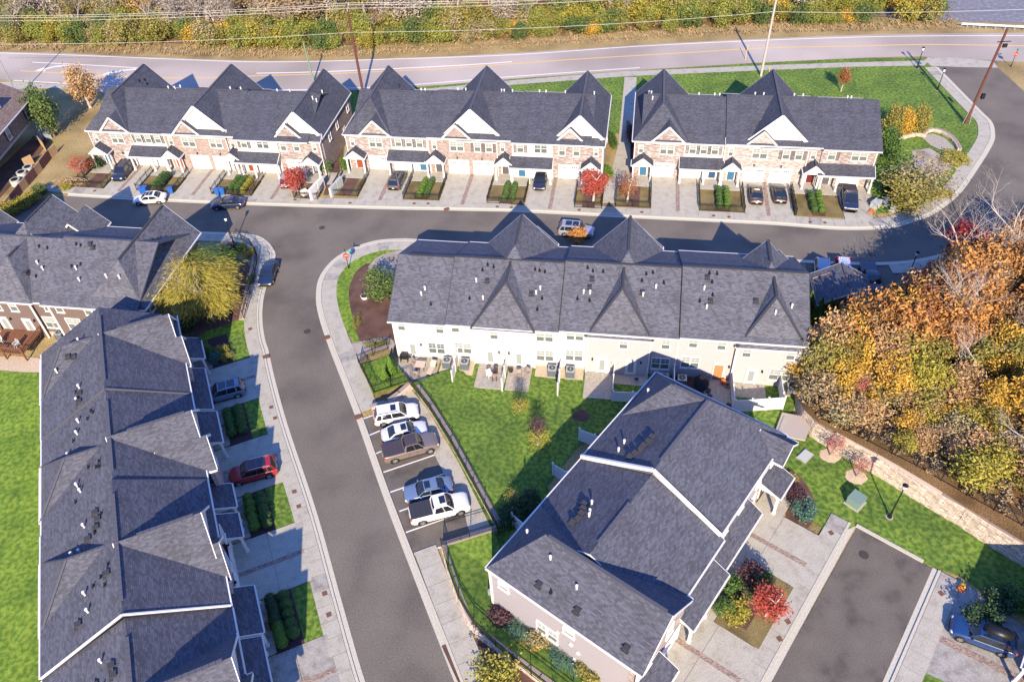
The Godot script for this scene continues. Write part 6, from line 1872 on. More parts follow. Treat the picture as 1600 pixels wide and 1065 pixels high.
func put_street_things():
	var p1 := pole("tall reddish wooden pole behind the gap of the left rows", Vector3(-23.57, 0.00, -129.98), Vector3(-23.57, 0.00, -129.98) + Vector3(-0.2, 15.6, 0), 0.24, "pole_wood")
	var p2 := pole("tall pale grey pole on the roadside lawn behind the right row", Vector3(45.54, 0.00, -129.36), Vector3(45.54, 0.00, -129.36) + Vector3(0.2, 15.2, 0), 0.22, "pole_grey")
	var p3 := pole("short green-grey pole behind the left row", Vector3(-33.19, 0.00, -136.28), Vector3(-33.19, 0.00, -136.28) + Vector3(-0.3, 7.4, 0), 0.17, "pole_green")
	var p4 := pole("leaning dark red pole on the bend of the street at the right", Vector3(72.23, 0.00, -109.73), Vector3(72.23, 0.00, -109.73) + Vector3(1.0, 14.6, -0.4), 0.24, "pole_wood")
	for g in [[Vector3(-0.5, 0, 0.1)], [Vector3(0.45, 0, 0.3)]]:
		var m := Mb.new()
		m.tube(g[0], Vector3(0.25, 4.6, -0.1), 0.06, 0.06, 6)
		part("conduit", m, "steel", p4)
	var bx := Mb.new()
	bx.box(Vector3(0.95, 4.6, 0.2), Vector3(0.5, 0.8, 0.4)); bx.box(Vector3(1.2, 12.4, 0.2), Vector3(0.6, 0.5, 0.3)); bx.bar(Vector3(0.0, 12.9, 0), Vector3(2.0, 12.9, 0), 0.1, 0.1)
	part("cable_box", bx, "black", p4)
	for q in [[p1, 15.0], [p2, 14.6]]:
		var m := Mb.new()
		m.box(Vector3(0, q[1], 0), Vector3(0.14, 0.14, 2.4))
		for z in [-1.1, 0.0, 1.1]:
			m.tube(Vector3(0, q[1], z), Vector3(0, q[1] + 0.4, z), 0.06, 0.05, 6)
		part("crossarm", m, "pole_grey", q[0])
	var d := p1.position - p2.position
	var at := [p1.position + d * 1.05 + Vector3(0, 0, -4.0), p1.position, p2.position, p2.position - d * 0.9 + Vector3(0, 0, 6.0)]
	for y in [[15.4, -1.1, "upper rear"], [15.5, 0.0, "upper middle"], [15.4, 1.1, "upper front"], [11.2, 0.3, "lower single"]]:
		var o := thing("power_line", y[2] + " overhead wire strung along the highway poles", "power line")
		for i in 3:
			var m := Mb.new()
			var h0: float = y[0] - (0.5 if i == 2 else 0.0)
			wire(m, at[i] + Vector3(0, y[0], y[1]), at[i + 1] + Vector3(0, y[0] + (1.0 if i == 2 else 0.0), y[1]), 0.75)
			part("wire", m, "wire", o)
	var tall := pole("slim grey metal lamp column at the left edge behind the brown house", Vector3(-86.52, 0.00, -136.34), Vector3(-86.52, 0.00, -136.34) + Vector3(0, 13.0, 0), 0.13, "steel", "lamp_column")
	tall.set_meta("category", "lamp column")
	lamp("black post lantern on the corner below the dark street junction", Vector3(-36.87, 0.00, -87.77), 4.6)
	lamp("black post lantern on the lawn before the long retaining wall", Vector3(33.74, 0.00, -40.11), 5.0)
	lamp("black post lantern at the edge of the wood by the street bend", Vector3(48.68, 0.00, -73.42), 4.2)
	lamp("black post lantern halfway down the big lawn's sloping walk", Vector3(72.64, 0.00, -120.95), 3.8)
	lamp("black post lantern at the far corner of the big lawn", Vector3(72.59, 0.00, -129.17), 3.8)
	for s in [[Vector3(-20.60, 0.00, -81.25), 0.0, "at the corner of the central row"], [Vector3(88.36, 0.00, -128.05), 10.0, "at the highway mouth on the right"]]:
		var o := thing("stop_sign", "red stop sign under a green street name board " + s[2], "stop sign", s[0], s[1])
		var m := Mb.new()
		m.tube(Vector3.ZERO, Vector3(0, 3.0, 0), 0.05, 0.045, 8); m.ball(Vector3(0, 3.08, 0), Vector3(0.09, 0.12, 0.09), 8, 6); m.tube(Vector3.ZERO, Vector3(0, 0.5, 0), 0.1, 0.07, 8)
		part("post", m, "black", o)
		var f := Mb.new()
		f.tube(Vector3(0, 2.2, 0.05), Vector3(0, 2.2, 0.08), 0.40, 0.40, 8)
		var sb := part("sign_board", f, "sign_red", o)
		text_line("STOP", 0.20, "sign_white", sb, Vector3(0, 2.2, 0.09), Vector3.ZERO)
		var n := Mb.new()
		n.box(Vector3(0.42, 2.82, 0), Vector3(0.8, 0.2, 0.03))
		part("name_board", n, "sign_green", o)
	# guard rail by the river
	var gr := thing("guard_rail", "long galvanised guard rail along the highway by the river", "guard rail", Vector3.ZERO)
	var gp := flat([87.20, -144.95, 91.36, -143.81, 97.68, -142.11, 105.94, -139.88], 0.0)
	var gm := Mb.new()
	for i in gp.size() - 1:
		gm.bar(gp[i] + Vector3.UP * 0.75, gp[i + 1] + Vector3.UP * 0.75, 0.08, 0.34)
		for k in 4:
			var pm := Mb.new()
			pm.box(Vector3(0, 0.45, 0), Vector3(0.14, 0.9, 0.14))
			part("post", pm, "steel", gr, gp[i].lerp(gp[i + 1], k / 4.0))
	part("rail", gm, "trim", gr)
	for q in [[Vector3(44.57, 0.00, -136.18), Vector3(46.32, 0.00, -138.95), "in the strip by the road"], [Vector3(46.03, 0.00, -127.09), Vector3(48.27, 0.00, -134.94), "on the lawn"]]:
		var o := thing("guy_wire", "yellow sleeved guy wire of the pale grey pole " + q[2], "guy wire", q[0])
		var m := Mb.new()
		m.tube(Vector3.ZERO, Vector3(0.15, 2.6, -0.4), 0.06, 0.06, 6)
		part("sleeve", m, "yellow_paint", o)
	# bins
	for q in [[Vector3(-53.54, 0.00, -101.85), "leftmost blue bin, beside the white hatchback", 20.0], [Vector3(-53.11, 0.00, -101.98), "blue bin with a raised lid beside the white hatchback", -10.0], [Vector3(-49.15, 0.00, -101.44), "single blue bin at the fence corner past the white hatchback", 15.0], [Vector3(-42.00, 0.00, -100.42), "left one of the pair of blue bins by the black sedan", 0.0], [Vector3(-41.23, 0.00, -100.35), "right one of the pair of blue bins by the black sedan", 5.0]]:
		var o := thing("wheelie_bin", q[1], "bin", q[0] + Vector3.UP * 0.12, q[2], "blue bins at the kerb")
		var m := Mb.new()
		var rr := []
		for y in [[0.08, 0.26], [0.95, 0.33]]:
			rr.append([Vector3(-y[1], y[0], y[1]), Vector3(y[1], y[0], y[1]), Vector3(y[1], y[0], -y[1]), Vector3(-y[1], y[0], -y[1])])
		for i in 4:
			m.poly([rr[0][i], rr[0][(i + 1) % 4], rr[1][(i + 1) % 4], rr[1][i]])
		part("bin_body", m, "bin_blue", o)
		var l := Mb.new()
		l.box(Vector3(0, 0.99, 0), Vector3(0.74, 0.07, 0.76)); l.box(Vector3(0, 1.03, 0.02), Vector3(0.5, 0.04, 0.5))
		part("lid", l, "bin_blue", o)
		for x in [-0.27, 0.27]:
			var w := Mb.new()
			w.tube(Vector3(x - 0.03, 0.11, -0.3), Vector3(x + 0.03, 0.11, -0.3), 0.11, 0.11, 10)
			part("wheel", w, "rubber", o)
	# utility boxes
	for q in [[Vector3(31.16, 0.00, -41.81), Vector3(1.3, 0.95, 1.2), "green transformer box on the lawn near the post lantern", "box_green"], [Vector3(28.23, 0.00, -47.49), Vector3(1.3, 0.16, 0.8), "flat pale lid of a buried box on the lawn by the porch", "utility"], [Vector3(50.53, 0.00, -89.03), Vector3(1.5, 0.8, 0.9), "grey-green cabinet beside the navy pickup truck", "utility"], [Vector3(52.11, 0.00, -89.50), Vector3(1.2, 0.7, 0.8), "slate cabinet next to the grey-green one", "slate_blue"], [Vector3(52.49, 0.00, -87.77), Vector3(0.8, 0.5, 0.6), "low pale box under the large shrub", "utility"], [Vector3(-29.09, 0.00, -99.21), Vector3(0.9, 0.8, 0.7), "white box at the mouth of the path between two rows", "white_paint"]]:
		var o := thing("utility_box", q[2], "utility box", q[0], 40)
		var m := Mb.new()
		var s: Vector3 = q[1]
		m.box(Vector3(0, s.y / 2, 0), s); m.box(Vector3(0, s.y + 0.02, 0), Vector3(s.x + 0.08, 0.06, s.z + 0.08))
		part("cabinet", m, q[3], o)
		var b := Mb.new()
		b.box(Vector3(0, 0.03, 0), Vector3(s.x + 0.3, 0.14, s.z + 0.3))
		part("plinth", b, "concrete", o)
	# fences of the front gardens
	for y in [[0, -0.6, 4.1], [0, 9.6, 15.6], [0, 21.5, 27.6], [0, 34.2, 37.8], [1, -0.6, 3.5], [1, 10.3, 15.5], [1, 22.5, 27.8], [1, 34.9, 38.7], [2, -1.7, 3.1], [2, 9.8, 15.8], [2, 22.4, 22.6]]:
		var o: Vector3 = [Vector3(-62.87, 0.12, -111.44), Vector3(-23.26, 0.12, -106.15), Vector3(18.54, 0.12, -99.91)][y[0]]
		var bs := Basis(Vector3.UP, deg_to_rad(ROW))
		var we: float = [7.0, 7.7, 8.25][y[0]]
		var row: String = ["left", "middle", "right"][y[0]]
		var which: String = "first" if y[1] < 1 else "second" if y[1] < 12 else "third" if y[1] < 24 else "last"
		var pts := [Vector3(y[1], 0, 1.9), Vector3(y[1], 0, we), Vector3(y[2], 0, we), Vector3(y[2], 0, 1.9)]
		var q := []
		for p in pts:
			q.append(o + bs * p)
		fence("black railings round the %s front garden of the %s row" % [which, row], q, 1.05, 2.0)
	fence("black railings on three sides of the small garden by the parking strip", [Vector3(-11.50, 0.90, -59.66), Vector3(-15.14, 0.90, -58.22), Vector3(-17.41, 0.50, -63.45), Vector3(-14.27, 0.30, -65.49)], 1.2)
	fence("black railings along the lawn above the parking strip", [Vector3(-11.35, 0.90, -59.46), Vector3(-8.96, 0.90, -55.41), Vector3(-6.65, 0.90, -50.71), Vector3(-4.40, 0.90, -45.54), Vector3(-2.24, 0.90, -40.49), Vector3(-7.29, 0.90, -39.05), Vector3(-6.66, 0.90, -36.58), Vector3(-5.73, 0.80, -33.85), Vector3(-4.42, 0.80, -31.48), Vector3(-2.60, 0.80, -29.46), Vector3(0.13, 0.80, -26.96), Vector3(3.40, 0.80, -24.09)], 1.05)
	var wl := wood_low()
	var fl := []
	for i in range(0, wl.size(), 3):
		var s := float(i) / (wl.size() - 1)
		fl.append(wood_at(s, 0.03))
	fence("long black railings on top of the retaining wall beside the wood", fl, 1.25, 2.4)
	fence("black railings on the corner below the post lantern", [Vector3(-37.59, 0.30, -89.02), Vector3(-35.89, 0.30, -88.44), Vector3(-34.38, 0.30, -87.00), Vector3(-33.20, 0.30, -84.93), Vector3(-32.86, 0.20, -83.11), Vector3(-32.53, 0.20, -79.38), Vector3(-32.32, 0.20, -74.40), Vector3(-32.29, 0.20, -72.40)], 1.1)
	# retaining walls
	block_wall("tall pale block wall below the wood", smooth([29.68, -56.05, 29.15, -53.55, 29.06, -50.62, 30.38, -48.88, 32.21, -46.76, 33.92, -45.10, 35.74, -42.97, 37.57, -40.85, 39.39, -38.94, 41.24, -36.58, 43.22, -34.45, 46.31, -31.05], 2.0), 2.0, 2.4, 0.14, 0.3)
	block_wall("low pale block wall at the upper end of the parking strip", smooth([-15.15, -56.09, -13.24, -56.86, -11.04, -59.42], 1.5), 0.95, 0.95, 0.05, 0.24, 5)
	block_wall("low pale block wall along the right side of the parking strip", smooth([-10.74, -58.92, -7.78, -53.29, -4.78, -46.60, -2.39, -41.08], 1.6), 0.95, 0.95, 0.05, 0.24, 6)
	block_wall("low block wall at the lower end of the parking strip", smooth([-2.45, -40.95, -4.76, -40.27, -7.27, -39.55], 1.5), 0.95, 0.95, 0.05, 0.24, 7)
	block_wall("curving low block wall beside the lower sidewalk", smooth([-7.39, -39.35, -6.92, -37.12, -6.02, -34.30, -4.74, -31.33, -2.64, -29.40, 0.12, -27.05, 3.45, -24.40], 1.2), 0.85, 0.85, 0.12, 0.22, 8)
	block_wall("low curved stone wall round the bed at the street corner", smooth([-32.32, -72.27, -32.50, -74.65, -32.79, -78.37, -33.00, -82.29, -33.39, -85.06, -34.49, -87.13, -35.97, -88.41, -37.46, -88.83], 1.2), 0.35, 0.3, 0.05, 0.18, 9)
	block_wall("pale curved garden wall in the bed at the end of the right row", smooth([64.81, -106.73, 66.03, -107.78, 67.20, -107.07, 67.78, -105.26, 67.72, -103.36, 67.45, -101.90], 1.0), 0.6, 0.6, 0.02, 0.2, 10)
	block_wall("short stone garden wall left of the curved one", smooth([60.11, -105.48, 61.97, -106.25, 63.70, -106.65, 64.40, -105.99], 1.0), 0.45, 0.45, 0.02, 0.2, 11)
	# grass banks behind the walls of the parking strip
	var bank := Mb.new()
	var top := smooth([-11.34, -59.27, -9.25, -55.79, -6.98, -51.14, -4.71, -46.08, -2.35, -40.76], 2.0)
	var low := offset_line(top, 6.5)
	for i in top.size() - 1:
		bank.up_poly([top[i] + Vector3.UP * 0.9, top[i + 1] + Vector3.UP * 0.9, low[i + 1] + Vector3.UP * 0.04, low[i] + Vector3.UP * 0.04])
	var t2 := smooth([-2.53, -40.50, -4.99, -39.84, -7.06, -39.17, -6.54, -36.57, -5.61, -33.79, -4.31, -31.42, -2.34, -29.29, 0.38, -26.90, 3.42, -24.29], 2.0)
	var l2 := offset_line(t2, 3.6)
	for i in t2.size() - 1:
		bank.up_poly([t2[i] + Vector3.UP * 0.85, t2[i + 1] + Vector3.UP * 0.85, l2[i + 1] + Vector3.UP * 0.04, l2[i] + Vector3.UP * 0.04])
	struct("grass_bank", bank, "grass")
	var b3 := Mb.new()
	b3.up_poly([Vector3(-11.35, 0.92, -59.54), Vector3(-15.12, 0.92, -58.11), Vector3(-17.35, 0.30, -63.23), Vector3(-13.93, 0.15, -64.57)])
	struct("grass_bank", b3, "grass_bright")

func ac_unit(label: String, at: Vector3, mat := "ac_grey", turn := -10.0):
	var o := thing("air_conditioner", label, "air conditioner", at, turn)
	var m := Mb.new()
	for x in [-0.44, 0.44]:
		for z in [-0.44, 0.44]:
			m.box(Vector3(x, 0.5, z), Vector3(0.08, 1.0, 0.08))
	m.box(Vector3(0, 0.5, 0), Vector3(0.86, 0.92, 0.86))
	for i in 9:
		m.box(Vector3(0, 0.12 + i * 0.1, 0), Vector3(0.9, 0.03, 0.9))
	part("casing", m, mat, o)
	var t := Mb.new()
	t.box(Vector3(0, 1.0, 0), Vector3(0.96, 0.06, 0.96))
	part("top_panel", t, "ac_light", o)
	var f := Mb.new()
	f.tube(Vector3(0, 1.03, 0), Vector3(0, 1.04, 0), 0.36, 0.36, 20)
	part("fan_opening", f, "black", o)
	var g := Mb.new()
	for i in 4:
		var r := 0.1 + i * 0.085
		for k in 16:
			g.bar(Vector3(cos(TAU * k / 16) * r, 1.055, sin(TAU * k / 16) * r), Vector3(cos(TAU * (k + 1) / 16) * r, 1.055, sin(TAU * (k + 1) / 16) * r), 0.012, 0.01)
	g.tube(Vector3(0, 1.04, 0), Vector3(0, 1.07, 0), 0.1, 0.1, 10)
	part("fan_guard", g, "ac_light", o)
	var p := Mb.new()
	p.box(Vector3(0, -0.02, 0), Vector3(1.15, 0.1, 1.15))
	part("pad", p, "concrete", o)

func screen(label: String, a: Vector3, b: Vector3, h := 1.8, gate := false):
	# white vinyl privacy panels between square posts
	var o := thing("vinyl_screen", label, "privacy fence", a, rad_to_deg(atan2(-(b - a).z, (b - a).x)))
	var L := (b - a).length()
	var n := maxi(1, int(round(L / 2.0)))
	for i in n + 1:
		var m := Mb.new()
		m.box(Vector3(0, h / 2 + 0.06, 0), Vector3(0.13, h + 0.12, 0.13)); m.box(Vector3(0, h + 0.15, 0), Vector3(0.17, 0.06, 0.17))
		part("post", m, "vinyl", o, Vector3(L * i / n, 0, 0))
	for i in n:
		var m := Mb.new()
		var c := maxi(3, int(L / n / 0.18))
		for k in c:
			m.box(Vector3((k + 0.5) * L / n / c, h / 2, 0), Vector3(L / n / c - 0.012, h - 0.1, 0.04))
		m.box(Vector3(L / n / 2, h - 0.06, 0), Vector3(L / n, 0.12, 0.07)); m.box(Vector3(L / n / 2, 0.12, 0), Vector3(L / n, 0.12, 0.07))
		part("panel", m, "vinyl", o, Vector3(L * i / n, 0, 0))

func chair(label: String, at: Vector3, turn: float, mat: String, seat := "cushion", group := ""):
	var o := thing("garden_chair", label, "chair", at, turn, group)
	for x in [-0.25, 0.25]:
		for z in [-0.25, 0.25]:
			var m := Mb.new()
			m.tube(Vector3(x, 0, z), Vector3(x, 0.62 if z > 0 else 0.95, z), 0.025, 0.025, 6)
			part("leg", m, mat, o)
		var a := Mb.new()
		a.bar(Vector3(x, 0.62, -0.25), Vector3(x, 0.62, 0.28), 0.06, 0.04)
		part("arm", a, mat, o)
	var s := Mb.new()
	s.box(Vector3(0, 0.42, 0), Vector3(0.54, 0.07, 0.54))
	part("seat", s, seat, o)
	var b := Mb.new()
	b.box(Vector3(0, 0.72, -0.27), Vector3(0.54, 0.5, 0.05), Basis(Vector3.RIGHT, -0.15))
	part("backrest", b, seat, o)

func table(label: String, at: Vector3, turn: float, sx: float, sz: float, top: String, round := false):
	var o := thing("garden_table", label, "table", at, turn)
	var m := Mb.new()
	if round:
		m.tube(Vector3(0, 0.68, 0), Vector3(0, 0.72, 0), sx / 2, sx / 2, 18)
	else:
		m.box(Vector3(0, 0.7, 0), Vector3(sx, 0.05, sz))
	part("table_top", m, top, o)
	for x in [-0.4, 0.4]:
		for z in [-0.4, 0.4]:
			var l := Mb.new()
			l.tube(Vector3(x * sx, 0, z * sz), Vector3(x * sx * 0.9, 0.68, z * sz * 0.9), 0.03, 0.03, 6)
			part("leg", l, "black", o)

func put_gardens():
	var n := Vector3(-13.08, 0, -64.66)
	var nb := Basis(Vector3.UP, deg_to_rad(-10.2))
	var N := func(u: float, w: float, h := 0.1) -> Vector3: return n + nb * Vector3(u, h, w)
	# patios behind the central row
	for q in [[0.2, 5.0, 0.0, 3.6], [9.5, 12.6, 0.3, 4.0], [12.9, 15.5, 0.3, 4.0], [21.4, 24.4, 0.3, 4.2], [34.2, 36.9, 0.0, 4.6], [37.3, 40.6, 0.3, 2.4]]:
		local_box("patio", n, -10.2, q[0], q[1], q[2], q[3], 0, 0.13, "patio")
	for q in [[5.2, 9.0, 2.2], [15.9, 21.2, 1.6], [30.8, 34.1, 3.6], [24.6, 28.2, 1.8], [42.0, 44.0, 1.6]]:
		local_box("mulch_bed", n, -10.2, q[0], q[1], -0.1, q[2], 0, 0.09, "mulch" if q[0] == 30.8 else "sand")
	for q in [[6.0, "left of the first white screen"], [8.0, "right of the first white screen"], [17.8, "left of the screen beside the middle patio"], [19.8, "right of the screen beside the middle patio"], [29.9, "half hidden by the angled roof, left of a screen"], [31.8, "right of the screen behind the angled roof's peak"]]:
		ac_unit("square air conditioner " + q[1], N.call(q[0], 1.1))
	ac_unit("square air conditioner at the right end of the central row", N.call(43.2, 1.1), "ac_grey")
	for q in [[7.1, 0.2, 3.6, "first white privacy screen from the left on the central row"], [12.7, 0.3, 4.2, "white privacy screen between the two leftmost middle patios"], [18.7, 0.2, 4.2, "white privacy screen between two air conditioners in the middle"], [24.5, 0.3, 4.3, "white privacy screen right of the empty patio"], [30.9, 0.2, 2.6, "white privacy screen behind the angled roof's peak"], [37.0, 0.2, 4.6, "white privacy screen left of the walled patio at the right end"], [42.0, 0.3, 3.0, "short white privacy screen inside the right end's walled patio"]]:
		screen(q[3], N.call(q[0], q[1]), N.call(q[0], q[2]))
	screen("white vinyl fence closing the patio at the right end", N.call(37.1, 4.6), N.call(42.1, 3.6))
	screen("white vinyl gate fence beside the angled roof", N.call(24.6, 4.4), N.call(28.6, 4.2), 1.5)
	# things on the patios
	var gl := thing("kettle_grill", "black barbecue with a closed lid by two slim evergreens", "barbecue", N.call(1.0, 0.9, 0.13), -10)
	var m := Mb.new()
	m.box(Vector3(0, 0.75, 0), Vector3(0.9, 0.4, 0.5)); m.box(Vector3(0, 0.98, -0.03), Vector3(0.8, 0.16, 0.44)); m.box(Vector3(0.65, 0.8, 0), Vector3(0.4, 0.04, 0.4))
	part("firebox", m, "black", gl)
	for x in [-0.4, 0.4]:
		var l := Mb.new()
		l.box(Vector3(x, 0.3, 0), Vector3(0.06, 0.6, 0.4))
		part("leg", l, "black", gl)
	var fp := thing("fire_pit", "round black fire pit on the leftmost patio", "fire pit", N.call(0.9, 2.9, 0.13))
	var f := Mb.new()
	f.tube(Vector3(0, 0.2, 0), Vector3(0, 0.34, 0), 0.42, 0.48, 18); f.tube(Vector3(0, 0.341, 0), Vector3(0, 0.342, 0), 0.48, 0.48, 18)
	part("bowl", f, "black", fp)
	var fa := Mb.new()
	fa.ball(Vector3(0, 0.30, 0), Vector3(0.40, 0.08, 0.40), 14, 6)
	part("ash_mesh", fa, "ac_light", fp)
	for k in 3:
		var l := Mb.new()
		l.tube(Vector3(cos(k * 2.1) * 0.4, 0, sin(k * 2.1) * 0.4), Vector3(cos(k * 2.1) * 0.34, 0.24, sin(k * 2.1) * 0.34), 0.025, 0.025, 6)
		part("leg", l, "black", fp)
	table("tan square table on the leftmost patio", N.call(3.1, 1.8, 0.13), -10, 1.1, 1.0, "cushion")
	chair("dark wicker chair left of the tan table", N.call(2.3, 1.4, 0.13), 60, "grey_bark", "stone_dark")
	chair("dark wicker chair below the tan table", N.call(2.9, 2.9, 0.13), 170, "grey_bark", "stone_dark")
	var lo := thing("sun_lounger", "beige sun lounger beside the tan table", "sun lounger", N.call(4.4, 1.9, 0.13), -20)
	var lm := Mb.new()
	lm.box(Vector3(0, 0.34, 0.4), Vector3(0.62, 0.1, 1.2)); lm.box(Vector3(0, 0.55, -0.5), Vector3(0.62, 0.1, 0.8), Basis(Vector3.RIGHT, 0.6))
	part("cushion", lm, "cushion", lo)
	for z in [-0.7, 0.9]:
		var l := Mb.new()
		l.box(Vector3(0, 0.15, z), Vector3(0.6, 0.3, 0.05))
		part("leg", l, "black", lo)
	local_box("patio_rug", n, -10.2, 10.2, 12.2, 1.6, 3.8, 0.13, 0.145, "concrete_grey")
	chair("white folding chair on a grey rug", N.call(11.0, 2.3, 0.15), 30, "white_paint", "white_paint")
	chair("small plum chair by the white one on the rug", N.call(11.5, 2.0, 0.15), -40, "cover_plum", "cover_plum")
	table("small round wooden side table on the grey rug", N.call(11.6, 2.7, 0.15), 0, 0.55, 0.55, "timber", true)
	chair("brown patio chair under the dark glass door", N.call(14.3, 2.0, 0.13), 10, "grey_bark", "stone_dark", "brown chairs on the second middle patio")
	chair("brown patio chair at the right of the second middle patio", N.call(15.1, 1.6, 0.13), -40, "grey_bark", "stone_dark", "brown chairs on the second middle patio")
	var bg := thing("grill_cover", "large round dark covered grill beside the open brown door", "barbecue", N.call(33.9, 1.1, 0.1))
	var bm := Mb.new()
	bm.tube(Vector3(0, 0, 0), Vector3(0, 0.85, 0), 0.85, 0.80, 8); bm.tube(Vector3(0, 0.85, 0), Vector3(0, 1.2, 0), 0.80, 0.3, 8)
	part("cover", bm, "paint_cover", bg)
	var pk := thing("pumpkin", "orange pumpkin on the step by the open brown door", "pumpkin", N.call(36.2, 0.5, 0.13))
	var pm := Mb.new()
	pm.ball(Vector3(0, 0.26, 0), Vector3(0.34, 0.28, 0.34), 12, 8)
	part("fruit", pm, "orange", pk)
	var ps := Mb.new()
	ps.tube(Vector3(0, 0.5, 0), Vector3(0.03, 0.64, 0), 0.05, 0.03, 6)
	part("stalk", ps, "bark", pk)
	for q in [[36.6, 1.0, "copper bowl planter beside the pumpkin", "copper"], [34.6, 2.0, "small dark pot at the left of the right-hand patio", "black"], [34.7, 2.8, "second small dark pot at the left of the right-hand patio", "black"], [36.6, 3.9, "dark pot near the lower corner of the right-hand patio", "black"], [32.4, 2.6, "white ringed pot on the mulch by the covered grill", "white_paint"], [13.2, 1.2, "dark hose reel pot by the second middle screen", "black"], [27.0, 1.2, "long grey planter box under the shaded door", "utility"]]:
		var o := thing("plant_pot", q[2], "pot", N.call(q[0], q[1], 0.12))
		var pt := Mb.new()
		pt.tube(Vector3(0, 0, 0), Vector3(0, 0.3, 0), 0.2, 0.27, 12); pt.tube(Vector3(0, 0.26, 0), Vector3(0, 0.31, 0), 0.29, 0.29, 12)
		part("pot", pt, q[3], o)
		var so := Mb.new()
		so.tube(Vector3(0, 0.30, 0), Vector3(0, 0.315, 0), 0.24, 0.24, 12)
		part("soil", so, "mulch_dark", o)
	# slim evergreens by the leftmost patio
	for q in [[Vector3(-14.02, 0.00, -59.83), "left one of two slim evergreens by the leftmost patio"], [Vector3(-13.49, 0.00, -61.25), "right one of two slim evergreens by the leftmost patio"]]:
		tree("slim_evergreen", q[1], q[0], 3.4, 0.75, crowns.slim, "leaf_arbor", "bark", 0.0)
	# evergreens in front of the pavilion
	var i := 0
	for q in [Vector3(34.55, 0.00, -67.94), Vector3(35.34, 0.00, -66.65), Vector3(36.29, 0.00, -66.36), Vector3(37.44, 0.00, -66.05), Vector3(38.85, 0.00, -66.05), Vector3(40.81, 0.00, -66.56), Vector3(42.02, 0.00, -68.26)]:
		tree("slim_evergreen", "bright evergreen, %s counted from the left before the pavilion" % ["first", "second", "third", "fourth", "fifth", "sixth", "last"][i], q, 3.6 if i < 5 else 3.0, 0.95, crowns.slim, "leaf_arbor", "bark", 0.0, "", null, i * 50.0)
		i += 1
	# the lower lawn: young trees, shrubs, rings
	for q in [[Vector3(-5.54, 0.00, -55.96), "left"], [Vector3(-3.23, 0.00, -50.13), "middle"], [Vector3(6.81, 0.00, -54.21), "right"]]:
		var o := thing("tree_ring", "small round bare patch in the central lawn, the %s one" % q[1], "tree ring", q[0] + Vector3.UP * 0.05)
		var r := Mb.new()
		disc(r, 1.0 if q[1] == "right" else 0.75)
		part("mulch", r, "mulch" if q[1] == "right" else "yard_grass", o)
	for q in [[Vector3(0.42, 0.00, -55.37), "leaf_lime", 1.9, "yellow-green shrub with a dark top on the central lawn", 1.1], [Vector3(2.04, 0.00, -50.69), "leaf_lime", 2.6, "taller yellow shrub with plum twigs on the central lawn", 1.3]]:
		tree("young_shrub", q[3], q[0], q[2], q[4], crowns.thin1, q[1], "pale_bark", 0.05, "", null, 0, "shrub")
		tree("young_shrub", "plum twigs rising from the " + q[3].split(" with")[0], q[0] + Vector3(0.1, 0.9, -0.6), q[2] * 1.05, q[4] * 0.9, crowns.thin0, "leaf_plum" if q[2] > 2 else "leaf_dark", "grey_bark", 0.1, "", null, 40, "shrub")
	tree("young_tree", "small yellow-leaved sapling in a dark ring near the angled block", Vector3(-0.70, 0.00, -43.52), 2.2, 1.0, crowns.thin2, "leaf_lime", "bark", 0.35)
	for q in [[Vector3(0.36, 0.00, -42.73), 1.4], [Vector3(-0.88, 0.00, -41.75), 1.5], [Vector3(1.02, 0.00, -43.77), 1.1]]:
		bush("round_shrub", "dark evergreen shrub in the shade of the angled block's corner", q[0], Vector3(q[1], q[1] * 0.8, q[1]), crowns.round1, "leaf_dark", "dark shrubs at the angled block's corner", q[1] * 90)
	for q in [[Vector3(6.29, 0.00, -50.98), Vector3(8.12, 0.00, -49.87), "far"], [Vector3(3.32, 0.00, -46.85), Vector3(4.71, 0.00, -45.61), "middle"], [Vector3(-0.84, 0.00, -41.40), Vector3(-0.04, 0.00, -40.53), "near"]]:
		screen("white privacy screen on the lawn side of the angled block, the %s one" % q[2], q[0], q[0] + (q[1] - q[0]).normalized() * 3.4)
	ac_unit("air conditioner behind the near corner of the angled block", Vector3(-2.53, 0.00, -34.40), "ac_light", 50)
	# shrubs along the grey end wall
	for q in [[Vector3(-2.04, 0.00, -32.15), Vector3(1.2, 0.8, 1.2), "leaf_plum", "plum barberry at the corner of the grey end wall", "round0"], [Vector3(-0.46, 0.00, -31.10), Vector3(2.3, 0.8, 1.5), "leaf_juniper", "blue-green juniper, upper of two below the grey end wall", "flat"], [Vector3(1.08, 0.00, -30.18), Vector3(1.3, 0.9, 1.2), "leaf_sage", "speckled cream shrub between the two junipers", "round1"], [Vector3(0.26, 0.00, -29.57), Vector3(1.4, 0.45, 0.9), "leaf_gold", "low yellow ground shrub beside the speckled one", "flat"], [Vector3(3.04, 0.00, -28.35), Vector3(2.2, 0.8, 1.5), "leaf_juniper", "blue-green juniper, lower of two below the grey end wall", "flat"], [Vector3(4.99, 0.00, -27.21), Vector3(1.4, 0.9, 1.3), "leaf_olive", "olive shrub with cream flowers at the bottom edge", "round2"]]:
		bush("garden_shrub", q[3], q[0], q[1], crowns[q[4]], q[2], "", 130.0 if q[2] == "leaf_juniper" else 0.0)
	tree("young_tree", "round yellow-green tree by the lower wall at the bottom edge", Vector3(-2.56, 0.00, -25.93), 3.6, 2.3, crowns.oak1, "leaf_lime", "bark", 0.1)
